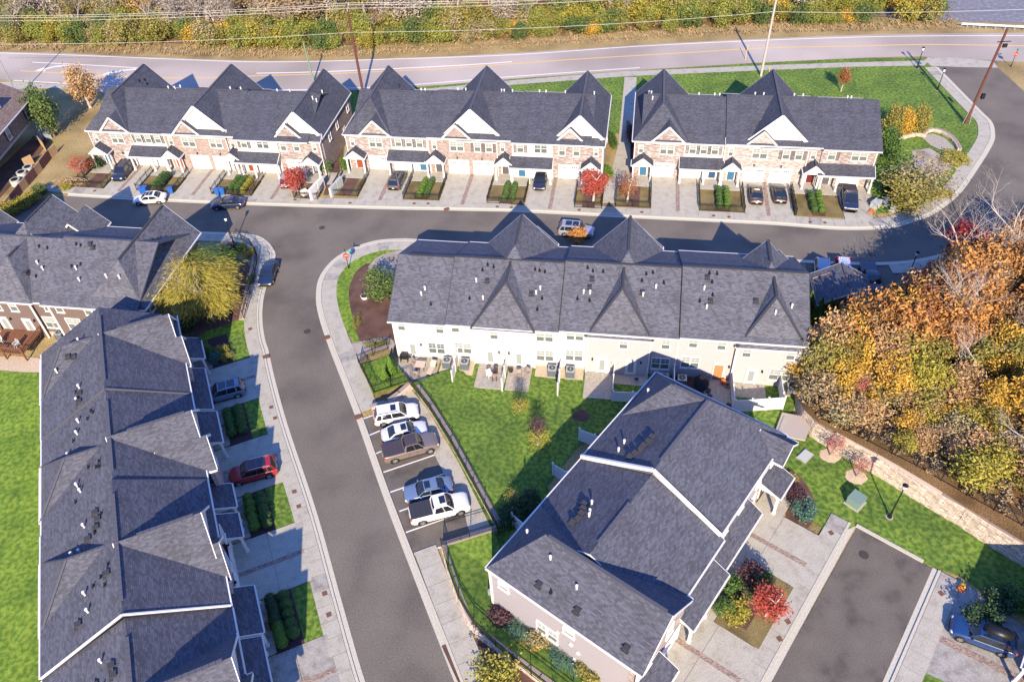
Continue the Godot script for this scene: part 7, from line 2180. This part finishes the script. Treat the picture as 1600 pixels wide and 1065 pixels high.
	# the planting between the angled block's drives
	for q in [[Vector3(17.43, 0.00, -33.74), Vector3(1.2, 1.1, 1.0), "leaf_boxwood", "glossy green shrub nearest the angled block's drive", "round0"], [Vector3(16.45, 0.00, -31.86), Vector3(1.0, 0.9, 0.9), "leaf_boxwood", "dark green shrub below the glossy one", "round1"], [Vector3(17.45, 0.00, -31.52), Vector3(1.3, 0.7, 1.4), "leaf_lime", "yellow-green spreading shrub between the angled block's drives", "round2"], [Vector3(19.43, 0.00, -34.66), Vector3(1.3, 1.3, 1.2), "leaf_plum", "plum-leaved shrub at the top of the drive bed", "round1"], [Vector3(20.14, 0.00, -34.19), Vector3(1.3, 1.0, 1.1), "leaf_boxwood", "green shrub under the red maple's left side", "round0"], [Vector3(19.29, 0.00, -33.04), Vector3(0.9, 0.6, 0.9), "leaf_grassy", "olive tuft beside the red maple", "round2"], [Vector3(25.76, 0.00, -44.64), Vector3(0.9, 0.5, 0.8), "leaf_lime", "yellow shrub by the right-hand porch", "round0"], [Vector3(25.65, 0.00, -42.59), Vector3(0.9, 0.9, 1.5), "leaf_plum", "plum barberry strip beside the right-hand porch", "round1"], [Vector3(25.99, 0.00, -40.94), Vector3(1.2, 0.9, 1.5), "leaf_juniper", "blue-green juniper at the point of the porch bed", "round2"]]:
		bush("garden_shrub", q[3], q[0], q[1], crowns[q[4]], q[2])
	tree("red_maple", "small red maple between the angled block's drives", Vector3(19.96, 0.00, -31.27), 3.6, 1.7, crowns.oak0, "leaf_red", "pale_bark", 0.3)
	for q in [[Vector3(30.67, 0.00, -47.41), 1.6, "upper"], [Vector3(32.31, 0.00, -44.75), 1.5, "lower"]]:
		var rg := thing("tree_ring", "tan mulch ring round a thin sapling below the retaining wall, the %s one" % q[2], "tree ring", q[0] + Vector3.UP * 0.05)
		var r := Mb.new()
		disc(r, 1.0)
		part("mulch", r, "sand", rg)
		tree("young_tree", "thin sapling with a few pink leaves below the retaining wall, the %s one" % q[2], q[0], 3.0, 1.1, crowns.thin1, "leaf_pink", "grey_bark", 0.3)
	# hedges in the front gardens
	var row := [Vector3(-62.87, 0.13, -111.44), Vector3(-23.26, 0.13, -106.15), Vector3(18.54, 0.13, -99.91)]
	var rb := Basis(Vector3.UP, deg_to_rad(ROW))
	var k := 0
	for q in [[0, 12.2, "leaf_boxwood", "left"], [0, 13.1, "leaf_dark", "right"], [0, 24.2, "leaf_boxwood", "left"], [0, 25.2, "leaf_boxwood", "right"], [0, 26.2, "leaf_lime", "yellowish"], [1, 12.6, "leaf_arbor", "left"], [1, 13.6, "leaf_boxwood", "right"], [1, 24.9, "leaf_boxwood", "left"], [1, 26.0, "leaf_boxwood", "right"], [2, 12.5, "leaf_boxwood", "left"], [2, 13.5, "leaf_arbor", "right"], [2, 25.0, "leaf_boxwood", "left"], [2, 26.0, "leaf_arbor", "right"]]:
		hedge("%s clipped hedge in the %s front garden of the %s row" % [q[3], "second" if q[1] < 15 else "third", ["left", "middle", "right"][q[0]]], row[q[0]] + rb * Vector3(q[1], 0, 2.9), row[q[0]] + rb * Vector3(q[1], 0, [6.6, 7.3, 7.7][q[0]]), 0.9, 0.95, q[2], 20 + k, 6)
		k += 1
	var sw := Vector3(-27.48, 0.1, -24.42)
	var sb := Basis(Vector3.UP, deg_to_rad(111.5))
	for q in [[28.0, 31.8, 8.9, "leaf_boxwood", "inner", "upper"], [27.8, 31.8, 10.0, "leaf_boxwood", "outer", "upper"], [15.4, 19.7, 9.0, "leaf_arbor", "inner", "middle"], [15.2, 19.4, 10.1, "leaf_boxwood", "outer", "middle"], [5.2, 8.0, 8.9, "leaf_dark", "upper inner", "lower"], [3.2, 5.2, 9.0, "leaf_arbor", "lower inner", "lower"], [3.4, 8.0, 10.0, "leaf_boxwood", "outer", "lower"]]:
		hedge("%s clipped hedge in the %s garden strip of the long row" % [q[4], q[5]], sw + sb * Vector3(q[0], 0, q[2]), sw + sb * Vector3(q[1], 0, q[2]), 1.15, 1.0, q[3], 50 + k, 5)
		k += 1
	for q in [[Vector3(-34.01, 0.00, -65.27), Vector3(0.9, 0.8, 0.9), "leaf_juniper", "blue-green shrub at the top drive of the long row"], [Vector3(-33.58, 0.00, -66.61), Vector3(0.9, 0.7, 0.8), "leaf_lime", "yellow shrub at the top drive of the long row"], [Vector3(-32.96, 0.00, -65.51), Vector3(0.7, 0.6, 0.7), "leaf_lime", "small yellow shrub beside the larger yellow one"], [Vector3(-32.53, 0.00, -65.90), Vector3(0.6, 0.5, 0.6), "leaf_grassy", "pale shrub at the lawn edge of the top drive"], [Vector3(-37.42, 0.00, -67.64), Vector3(1.4, 1.2, 1.4), "leaf_dark", "dark shrub in the shade by the long row's top porch"], [Vector3(-38.69, 0.00, -71.39), Vector3(1.2, 1.0, 1.2), "leaf_dark", "dark shrub below the brown row's end wall"]]:
		bush("garden_shrub", q[3], q[0], q[1], crowns.round0, q[2])
	tree("slim_evergreen", "pointed dark evergreen by the long row's top porch", Vector3(-35.22, 0.00, -66.31), 3.2, 1.0, crowns.slim, "leaf_boxwood", "bark", 0.0)
	# the gold willow-like tree
	var gw := tree("weeping_tree", "large yellow-green feathery tree beside the brown row's end wall", Vector3(-36.28, 0.00, -72.58), 9.6, 5.4, crowns.weep, "leaf_willow", "pale_bark", 0.1, "", twigs(91, 10.0, 0.2, 3, 0.7, 0.5, 3))
	tree("weeping_tree", "brighter green lobe of foliage behind the gold feathery tree", Vector3(-37.12, 0.00, -78.47), 6.5, 4.2, crowns.weep, "leaf_arbor", "pale_bark", 0.05, "", null, 70)
	for q in [[Vector3(-37.18, 0.00, -85.66), Vector3(1.3, 0.9, 1.0), "leaf_plum", "grey-brown shrub beside the corner post lantern"], [Vector3(-35.71, 0.00, -86.38), Vector3(1.1, 0.7, 0.9), "leaf_boxwood", "clipped green shrub on the corner bed"], [Vector3(-34.22, 0.00, -85.41), Vector3(0.9, 0.6, 0.9), "leaf_olive", "small olive shrub on the corner bed"], [Vector3(-32.97, 0.00, -79.66), Vector3(0.6, 0.4, 1.4), "leaf_grassy", "grassy clump along the corner railings"], [Vector3(-15.57, 0.00, -75.47), Vector3(2.6, 2.1, 2.4), "leaf_magnolia", "big glossy yellow-green shrub at the corner of the central row"], [Vector3(-15.74, 0.00, -66.54), Vector3(1.6, 0.4, 0.6), "leaf_grassy", "row of withered tufts in the mulch bed"], [Vector3(-18.40, 0.00, -70.61), Vector3(0.5, 0.4, 1.6), "leaf_olive", "thin grass clump at the edge of the mulch bed"]]:
		bush("garden_shrub", q[3], q[0], q[1], crowns.round2 if q[1].x < 2 else crowns.oak2, q[2])
	var pl := thing("white_planter", "round white planter in the brown mulch bed", "planter", Vector3(-17.93, 0.00, -75.17) + Vector3.UP * 0.1)
	var pp := Mb.new()
	pp.tube(Vector3.ZERO, Vector3(0, 0.35, 0), 0.42, 0.48, 18)
	part("tub", pp, "white_paint", pl)
	var pq := Mb.new()
	pq.tube(Vector3(0, 0.34, 0), Vector3(0, 0.36, 0), 0.43, 0.43, 18)
	part("soil", pq, "mulch_dark", pl)
	# small front trees
	tree("red_maple", "bright red maple at the left end of the left row", Vector3(-64.33, 0.00, -107.84), 3.6, 1.9, crowns.thin0, "leaf_red", "grey_bark", 0.15)
	tree("red_maple", "red maple before the silver car of the left row", Vector3(-30.10, 0.00, -99.64), 4.4, 1.9, crowns.oak1, "leaf_red", "grey_bark", 0.25)
	tree("red_maple", "pinkish red maple at the right end of the middle row", Vector3(12.45, 0.00, -93.67), 4.8, 2.2, crowns.oak2, "leaf_red", "pale_bark", 0.3)
	tree("young_tree", "rust and green young tree at the left end of the right row", Vector3(17.15, 0.00, -93.07), 5.0, 1.9, crowns.thin2, "leaf_copper", "pale_bark", 0.2)
	tree("young_tree", "narrow orange tree on the big lawn in a tan ring", Vector3(57.04, 0.00, -122.27), 4.4, 1.1, crowns.oak3, "leaf_copper", "pale_bark", 0.3)
	tree("evergreen_tree", "tall leafy evergreen at the corner of the brick house", Vector3(-74.02, 0.00, -121.03), 9.0, 2.6, crowns.oak0, "leaf_magnolia", "bark", 0.05)
	tree("bald_cypress", "feathery tan tree beside the left row and the highway", Vector3(-71.49, 0.00, -130.81), 7.6, 3.0, crowns.oak2, "leaf_tan", "pale_bark", 0.12)
	for q in [[Vector3(-26.63, 0.00, -113.64), Vector3(1.3, 2.6, 1.5), "leaf_magnolia", "upright green shrub by the left row's side wall"], [Vector3(-26.90, 0.00, -105.10), Vector3(1.1, 1.5, 1.1), "leaf_boxwood", "round green shrub by the left row's last porch"], [Vector3(-23.87, 0.00, -105.71), Vector3(0.7, 1.4, 1.4), "leaf_arbor", "green shrub at the left end of the middle row"], [Vector3(17.14, 0.00, -109.14), Vector3(0.7, 0.9, 2.6), "leaf_boxwood", "green strip along the middle row's right wall"], [Vector3(15.33, 0.00, -100.09), Vector3(0.8, 0.9, 1.6), "leaf_arbor", "green shrub by the middle row's last porch"], [Vector3(20.17, 0.00, -110.79), Vector3(0.8, 1.0, 3.6), "leaf_plum", "dark plum shrubs along the right row's left wall"], [Vector3(-63.35, 0.00, -110.16), Vector3(1.4, 1.1, 1.3), "leaf_dark", "dark shrub behind the bright red maple"], [Vector3(-65.24, 0.00, -105.23), Vector3(2.6, 0.8, 0.9), "leaf_brush", "dry ornamental grass left of the first garden"], [Vector3(-65.83, 0.00, -104.23), Vector3(0.9, 0.6, 0.8), "leaf_lime", "yellow-green clump at the street's closed end"], [Vector3(56.69, 0.00, -101.34), Vector3(1.9, 2.8, 2.2), "leaf_boxwood", "tall green shrub at the right row's end wall"], [Vector3(59.77, 0.00, -107.65), Vector3(1.8, 2.9, 1.5), "leaf_olive", "yellow-green upright shrub beyond the right row"], [Vector3(61.47, 0.00, -107.47), Vector3(1.6, 2.6, 1.4), "leaf_gold", "rust-tinged upright shrub beside the garden wall"], [Vector3(63.80, 0.00, -107.62), Vector3(1.7, 2.8, 1.3), "leaf_olive", "upright shrub right of the rust-tinged one"], [Vector3(53.24, 0.00, -92.25), Vector3(1.2, 0.9, 1.0), "leaf_dark", "low dark shrub beside the navy pickup truck"], [Vector3(65.83, 0.00, -99.52), Vector3(2.2, 0.5, 2.4), "leaf_lime", "low yellow-green planting inside the street bend"], [Vector3(59.36, 0.00, -90.87), Vector3(2.6, 0.5, 1.6), "leaf_lime", "low yellow planting by the bend's sidewalk"]]:
		bush("garden_shrub", q[3], q[0], q[1], crowns.oak3 if q[1].y > 2 else crowns.round1, q[2])
	tree("crape_myrtle", "large loose olive and rust shrub inside the street bend", Vector3(56.97, 0.00, -91.09), 6.0, 4.8, crowns.thin1, "leaf_sage", "grey_bark", 0.0, "", twigs(95, 10.0, 0.12, 3, 0.8, 0.5, 4))
	tree("crape_myrtle", "dark green lower half of the large loose shrub in the bend", Vector3(54.65, 0.00, -89.26), 4.2, 3.9, crowns.oak1, "leaf_olive", "grey_bark", 0.0)
	# deck and yard of the brown row
	var dk := thing("wooden_deck", "reddish wooden deck with white chairs behind the brown row", "deck", Vector3(-58.45, 0.00, -69.55), -10.3)
	for x in 12:
		var bd := Mb.new()
		bd.box(Vector3(-2.6 + x * 0.42, 1.0, 0), Vector3(0.38, 0.06, 4.2))
		part("board", bd, "deck_wood", dk)
	for x in [-2.8, -0.2, 2.4]:
		for z in [-2.0, 2.1]:
			var ps2 := Mb.new()
			ps2.box(Vector3(x, 1.0, z), Vector3(0.16, 2.0, 0.16))
			part("post", ps2, "deck_wood", dk)
	for z in [2.1]:
		var rr := Mb.new()
		rr.box(Vector3(-0.2, 1.95, z), Vector3(5.3, 0.07, 0.16)); rr.box(Vector3(-0.2, 1.15, z), Vector3(5.3, 0.08, 0.06)); rr.box(Vector3(-2.8, 1.95, 0), Vector3(0.16, 0.07, 4.2)); rr.box(Vector3(2.4, 1.95, 0), Vector3(0.16, 0.07, 4.2))
		part("railing", rr, "deck_wood", dk)
	var bl := Mb.new()
	for x in 20:
		bl.box(Vector3(-2.7 + x * 0.27, 1.5, 2.1), Vector3(0.05, 0.8, 0.05))
	for z in 15:
		bl.box(Vector3(-2.8, 1.5, -1.9 + z * 0.27), Vector3(0.05, 0.8, 0.05)); bl.box(Vector3(2.4, 1.5, -1.9 + z * 0.27), Vector3(0.05, 0.8, 0.05))
	part("balusters", bl, "deck_wood", dk)
	for q in [[-1.4, 0.6, 20, "left"], [0.9, 0.9, -30, "right"]]:
		chair("pale garden chair at the %s of the reddish deck" % q[2 + 1], dk.position + Basis(Vector3.UP, deg_to_rad(-10.3)) * Vector3(q[0], 1.04, q[1]), q[2], "white_paint", "blind")
	sheet("sand_path", [-55.96, -69.04, -52.69, -70.44, -48.27, -72.13, -48.36, -71.23, -51.29, -68.68, -54.11, -66.24], 0.06, "straw")
	ac_unit("left air conditioner behind the brown row", Vector3(-53.80, 0.00, -70.75), "ac_grey")
	ac_unit("right air conditioner behind the brown row", Vector3(-53.00, 0.00, -71.70), "ac_grey")
	bush("garden_shrub", "small yellow shrub by the brown row's back door", Vector3(-50.89, 0.00, -71.42), Vector3(0.9, 0.6, 0.8), crowns.round1, "leaf_lime")
	local_box("patio", Vector3(-50.02, 0.00, -71.13), -10.3, -2.2, 2.0, -1.6, 1.2, 0, 0.14, "stone_dark")
	# the brick house's yard
	sheet("mulch_bed", [-75.53, -99.38, -74.27, -115.51, -74.62, -120.67, -77.50, -123.10, -79.01, -111.71, -81.94, -105.06], 0.05, "mulch")
	var bf := thing("yard_fence", "brick-red yard fence with wooden gates beside the brick house", "fence")
	var fp2 := flat([-75.75, -97.77, -72.56, -99.43, -72.44, -100.91, -72.36, -104.15, -72.20, -105.90, -71.99, -108.77, -71.85, -110.43, -71.78, -113.88, -71.43, -115.62], 0.0)
	for j in fp2.size() - 1:
		var a := fp2[j]
		var b := fp2[j + 1]
		var n2 := maxi(2, int((b - a).length() / 0.5))
		for t in n2:
			var q := Mb.new()
			q.bar(a.lerp(b, float(t) / n2 + 0.02) + Vector3.UP * 0.75, a.lerp(b, float(t + 1) / n2 - 0.01) + Vector3.UP * 0.75, 0.12, 1.5)
			part("panel", q, "fence_wood" if j % 2 else "brick_red", bf)
	screen_wood(Vector3(-76.00, 0.00, -119.35), Vector3(-73.52, 0.00, -116.23), "next to the grey units")
	screen_wood(Vector3(-74.81, 0.00, -111.29), Vector3(-73.90, 0.00, -112.54), "next to the pale drums")
	i = 0
	for q in [Vector3(-75.84, 0.00, -120.79), Vector3(-75.91, 0.00, -122.08), Vector3(-74.87, 0.00, -120.48), Vector3(-75.93, 0.00, -119.96)]:
		ac_unit("grey unit %s in the cluster beside the brick house" % ["nearest the wall", "at the back", "at the front", "at the left"][i], q, "ac_light", 40)
		i += 1
	for q in [[Vector3(-73.70, 0.00, -110.05), "right"], [Vector3(-74.10, 0.00, -108.61), "middle"], [Vector3(-74.19, 0.00, -106.44), "left"]]:
		var o := thing("satellite_drum", "pale round drum unit on the red yard, the %s one" % q[1], "drum", q[0])
		var dm := Mb.new()
		dm.tube(Vector3.ZERO, Vector3(0, 0.9, 0), 0.75, 0.75, 16)
		part("casing", dm, "utility", o)
		var dt := Mb.new()
		dt.tube(Vector3(0, 0.9, 0), Vector3(0, 0.94, 0), 0.5, 0.5, 16)
		part("fan_opening", dt, "black", o)
	for q in [[Vector3(-72.23, 0.00, -97.13), 1.6], [Vector3(-71.11, 0.00, -98.64), 1.4], [Vector3(-70.24, 0.00, -99.71), 1.3], [Vector3(-69.51, 0.00, -101.14), 1.3], [Vector3(-69.24, 0.00, -103.33), 1.2]]:
		bush("round_shrub", "yellow-green shrub in the row along the gravel strip", q[0], Vector3(q[1], q[1] * 0.8, q[1]), crowns.round1, "leaf_lime" if q[1] > 1.25 else "leaf_magnolia", "shrubs along the gravel strip", q[1] * 300)
	var sg := thing("white_screen", "pair of white lattice panels at the end of the left row's last garden", "screen", Vector3(-27.15, 0.00, -99.36), 68)
	for x in 2:
		var q := Mb.new()
		q.box(Vector3(x * 2.0 - 1.0, 0.95, 0), Vector3(1.8, 1.9, 0.3))
		part("panel", q, "white_paint", sg)
	var sh := thing("white_screen", "grey and white lattice panel on the right of the path between the rows", "screen", Vector3(-24.62, 0.00, -99.29), 68)
	for x in 2:
		var q := Mb.new()
		q.box(Vector3(x * 1.8 - 0.4, 0.8, 0), Vector3(1.6, 1.6, 0.35))
		part("panel", q, "utility", sh)
	# rocks by the retaining wall's end and the odd bits
	var rk := thing("stone_slab", "pinkish stone slab roof of a low well beside the angled block's far corner", "stone slab", Vector3(27.96, 0.00, -50.86), -30)
	var rm := Mb.new()
	rm.box(Vector3(0, 0.6, 0), Vector3(3.0, 0.14, 3.2), Basis(Vector3.BACK, 0.2))
	part("slab", rm, "stone", rk)
	var rw := Mb.new()
	rw.box(Vector3(-0.3, 0.25, 0), Vector3(1.8, 0.5, 2.2))
	part("base", rw, "concrete", rk)
	var oc := thing("toy_slide", "small orange toy lying on the grass by the navy pickup truck", "toy", Vector3(49.26, 0.00, -87.46), 30)
	var om := Mb.new()
	om.box(Vector3(0, 0.25, 0), Vector3(0.9, 0.12, 0.4), Basis(Vector3.BACK, 0.35)); om.box(Vector3(0.3, 0.2, 0), Vector3(0.15, 0.4, 0.4))
	part("body", om, "orange", oc)
	var pk2 := thing("pumpkin", "orange and yellow pumpkins by the sidewalk in the lower right", "pumpkin", Vector3(36.89, 0.00, -32.69))
	for q in [[0.0, 0.0, "orange"], [0.3, -0.25, "wreath"]]:
		var pm3 := Mb.new()
		pm3.ball(Vector3(q[0], 0.22, q[1]), Vector3(0.3, 0.24, 0.3), 12, 8)
		part("fruit", pm3, q[2], pk2)
	for q in [[Vector3(37.08, 0.00, -29.59), 1.6, "leaf_dark", "dark shrub behind the blue estate car"], [Vector3(39.41, 0.00, -31.15), 1.5, "leaf_dark", "dark shrub right of the one behind the blue car"], [Vector3(41.27, 0.00, -31.45), 1.5, "leaf_arbor", "bright green shrub at the right edge above the blue car"]]:
		bush("garden_shrub", q[3], q[0], Vector3(q[1], q[1] * 0.8, q[1]), crowns.round2, q[2])
	bush("hanging_plant", "orange leafed shrub hiding the front of the passing car behind the central roof", Vector3(9.41, 0.00, -84.58), Vector3(1.4, 1.3, 1.2), crowns.round0, "leaf_orange")

func disc(m: Mb, rad: float):
	# an uneven low patch of mulch
	var f := FastNoiseLite.new()
	f.frequency = 0.9
	var edge := []
	for i in 22:
		var a := TAU * i / 22
		var q := rad * (1.0 + 0.22 * f.get_noise_2d(cos(a) * 2.0 + rad * 9.0, sin(a) * 2.0))
		edge.append(Vector3(cos(a) * q, 0.005, sin(a) * q * 0.92))
	for i in 22:
		m.up_poly([Vector3(0, 0.06, 0), edge[i], edge[(i + 1) % 22]])

func screen_wood(a: Vector3, b: Vector3, where: String):
	var o := thing("wooden_screen", "plain wooden screen in the brick house's yard " + where, "screen", a, rad_to_deg(atan2(-(b - a).z, (b - a).x)))
	var L := (b - a).length()
	for i in int(L / 0.3):
		var m := Mb.new()
		m.box(Vector3(i * 0.3 + 0.15, 0.8, 0), Vector3(0.28, 1.6, 0.06))
		part("plank", m, "fence_wood", o)

func put_woods():
	var r := RandomNumberGenerator.new()
	r.seed = 77
	# shrubs along the railings, then taller and browner trees up to the street
	var n := 0
	for i in 90:
		var s := r.randf_range(0.02, 0.98)
		var k := r.randf_range(0.06, 0.34)
		var p := wood_at(s, k)
		var rad := r.randf_range(1.2, 2.3)
		bush("thicket_shrub", "yellowish thicket shrub in the low growth behind the railings", p, Vector3(rad, rad * r.randf_range(0.7, 1.0), rad), crowns["brush%d" % (n % 3)], ["leaf_lime", "leaf_olive", "leaf_gold", "leaf_tan", "leaf_lime", "leaf_sage", "leaf_brush"][r.randi() % 7], "thicket shrubs behind the railings", r.randf() * 360)
		n += 1
	for i in 104:
		var s := (i % 13 + r.randf_range(0.1, 0.9)) / 13.0
		var k := 0.24 + 0.74 * (i / 13 + r.randf_range(0.0, 1.0)) / 8.0
		var p := wood_at(s, k)
		var t := r.randf()
		var h := r.randf_range(6.0, 9.5) * (0.75 if k < 0.4 else 1.0)
		if k > 0.8:
			h *= 0.8
		var rad := h * r.randf_range(0.28, 0.40)
		var leaf: String = "leaf_orange"
		var word := "orange-tan"
		if k < 0.42:
			leaf = ["leaf_gold", "leaf_lime", "leaf_olive", "leaf_gold", "leaf_tan"][r.randi() % 5]; word = "yellow"
		elif t < 0.16:
			leaf = "leaf_copper"; word = "rust brown"
		elif t < 0.34:
			leaf = "leaf_tan"; word = "pale tan"
		elif t < 0.44:
			leaf = "leaf_gold"; word = "golden"
		tree("woodland_tree", "%s tree in the autumn wood on the right" % word, p, h, rad, crowns["oak%d" % (i % 4)], leaf, "pale_bark", 0.15, word + " trees of the wood on the right", null, r.randf() * 360)
	for q in [[0.30, 0.90, "leaf_crimson", 6.2, "crimson tree at the street edge of the wood, left of the big bare one"], [0.46, 0.99, "leaf_crimson", 8.2, "dark red tree leaning over the street bend"], [0.36, 0.97, "leaf_crimson", 5.2, "small crimson tree below the dark red one"], [0.16, 0.80, "leaf_red", 3.8, "low bright red tree by the post lantern at the wood's edge"], [0.48, 0.52, "leaf_pink", 5.0, "pinkish tree in the middle of the wood"], [0.42, 0.40, "leaf_crimson", 4.2, "wine red sapling among the brown trees"], [0.26, 0.22, "leaf_pink", 3.0, "dusky pink shrub-like tree near the railings"]]:
		tree("red_tree", q[4], wood_at(q[0], q[1]), q[3], q[3] * 0.34, crowns["oak%d" % (int(q[3] * 10) % 4)], q[2], "grey_bark", 0.25)
	var c := 0
	for q in [[0.44, 0.86, 13.0], [0.50, 0.97, 12.0], [0.63, 0.90, 13.0], [0.38, 0.60, 11.5], [0.55, 0.55, 12.5], [0.70, 0.62, 13.0], [0.82, 0.40, 10.5], [0.08, 0.62, 9.0], [0.05, 0.35, 6.5], [0.20, 0.42, 7.0], [0.74, 0.18, 8.5], [0.86, 0.75, 12.0], [0.33, 0.80, 10.0], [0.60, 0.35, 9.0]]:
		tree("bare_tree", "bare pale tree " + ["over the street bend", "at the far edge of the bend", "near the right edge by the street", "rising left of the wood's middle", "in the wood's middle", "in the right part of the wood", "near the right edge, leaning", "by the pavilion", "at the wall's upper end", "above the wall's upper bend", "white-limbed by the lower railings", "at the right edge among tan crowns", "behind the crimson trees", "low among the yellow shrubs"][c], wood_at(q[0], q[1]), q[2], 0.01, crowns.thin0, "leaf_tan", "pale_bark", 0.5, "", crowns["bare%d" % (c % 3)], c * 77.0)
		c += 1
	# fallen leaves, dry grass and brush on the wood's floor
	var mm := MultiMesh.new()
	mm.transform_format = MultiMesh.TRANSFORM_3D
	mm.mesh = foliage(99, Vector3(0.8, 0.4, 0.8), 70, 0.16, 8, 0.2, 0.0, 0.4)
	mm.instance_count = 900
	for i in 900:
		var p := wood_at(r.randf(), pow(r.randf(), 1.2) * 0.9 + 0.04)
		mm.set_instance_transform(i, Transform3D(Basis(Vector3.UP, r.randf() * TAU).scaled(Vector3.ONE * r.randf_range(0.5, 1.2)), p + Vector3.UP * 0.15))
	var us := MultiMeshInstance3D.new()
	us.name = "undergrowth"
	us.multimesh = mm
	us.material_override = M["leaf_brush"]
	add_child(us)
	tag(us, "dry brush and fallen leaves on the floor of the wood", "undergrowth")
	us.set_meta("kind", "stuff")
	# the belt of wood beyond the highway
	var front := smooth([-118.55, -166.14, -99.82, -159.69, -85.92, -157.05, -72.36, -154.47, -59.12, -151.95, -46.19, -149.48, -33.71, -148.24, -21.43, -147.59, -9.24, -147.23, 2.94, -147.45, 15.17, -147.96, 27.41, -148.18, 39.68, -148.40, 51.90, -148.33, 63.92, -147.68, 75.86, -147.03, 86.33, -145.96], 1.0)
	for i in 280:
		var k := (i + r.randf()) / 280.0
		var p := front[int(k * (front.size() - 1))] + Vector3(0, 0, -1.5 - r.randf() * 9.0)
		var rad := r.randf_range(1.5, 3.0)
		bush("roadside_shrub", "yellow-green shrub in the belt of growth along the highway", p, Vector3(rad, rad * r.randf_range(0.8, 1.15), rad), crowns["brush%d" % (i % 3)], ["leaf_bramble", "leaf_olive", "leaf_bramble", "leaf_lime", "leaf_bramble", "leaf_olive", "leaf_magnolia", "leaf_sage", "leaf_gold"][r.randi() % (9 if i % 3 == 0 else 8)], "shrubs along the highway's far side", r.randf() * 360)
	for i in 294:
		var k := (i % 42 + r.randf()) / 42.0
		var d := 7.0 + (i / 42) * 8.0 + r.randf() * 8.0
		if k > 0.80 and d > 14:
			continue
		var p := front[int(k * (front.size() - 1))] + Vector3(d * 0.1, 0, -d)
		var h := r.randf_range(6.0, 10.0)
		var leaf: String = ["leaf_twig", "leaf_brush", "leaf_olive", "leaf_twig", "leaf_gold", "leaf_sage", "leaf_bramble", "leaf_twig"][r.randi() % 8]
		tree("far_tree", "hazy %s tree in the wood beyond the highway" % ("tan" if leaf in ["leaf_brush", "leaf_twig"] else "golden" if leaf == "leaf_gold" else "olive"), p, h, h * r.randf_range(0.36, 0.52), crowns["oak%d" % (i % 4)] if r.randf() < 0.45 else crowns["thin%d" % (i % 3)], leaf, "grey_bark", 0.15, "%s trees beyond the highway" % ("tan" if leaf in ["leaf_brush", "leaf_twig"] else "golden" if leaf == "leaf_gold" else "olive"), null, r.randf() * 360)
	for i in 160:
		var k := (i % 40 + r.randf()) / 40.0
		var d := 6.0 + (i / 40) * 12.0 + r.randf() * 10.0
		var p := front[int(k * (front.size() - 1))] + Vector3(d * 0.1, 0, -d)
		if k > 0.84 and i % 3:
			continue
		var o := thing("bare_tree", "bare grey-white tree in the wood beyond the highway", "tree", p, r.randf() * 360, "bare trees beyond the highway")
		var t := part("trunk", crowns["bare%d" % (i % 3)], "pale_bark" if r.randf() < 0.45 else "grey_bark", o)
		t.scale = Vector3.ONE * r.randf_range(0.7, 1.15)
	var mt := MultiMesh.new()
	mt.transform_format = MultiMesh.TRANSFORM_3D
	mt.mesh = foliage(98, Vector3(0.5, 0.35, 0.5), 60, 0.12, 8, 0.2, 0.0, 0.4)
	mt.instance_count = 1500
	for i in 1500:
		var p := front[r.randi() % front.size()] + Vector3(r.randf(), 0.1, 1.6 - absf(r.randfn()) * 3.0)
		mt.set_instance_transform(i, Transform3D(Basis(Vector3.UP, r.randf() * TAU).scaled(Vector3.ONE * r.randf_range(0.5, 1.3)), p))
	var vg := MultiMeshInstance3D.new()
	vg.name = "verge_grass"
	vg.multimesh = mt
	vg.material_override = M["leaf_dry"]
	add_child(vg)
	tag(vg, "tufts of dry brown grass on the highway's far verge", "grass")
	vg.set_meta("kind", "stuff")
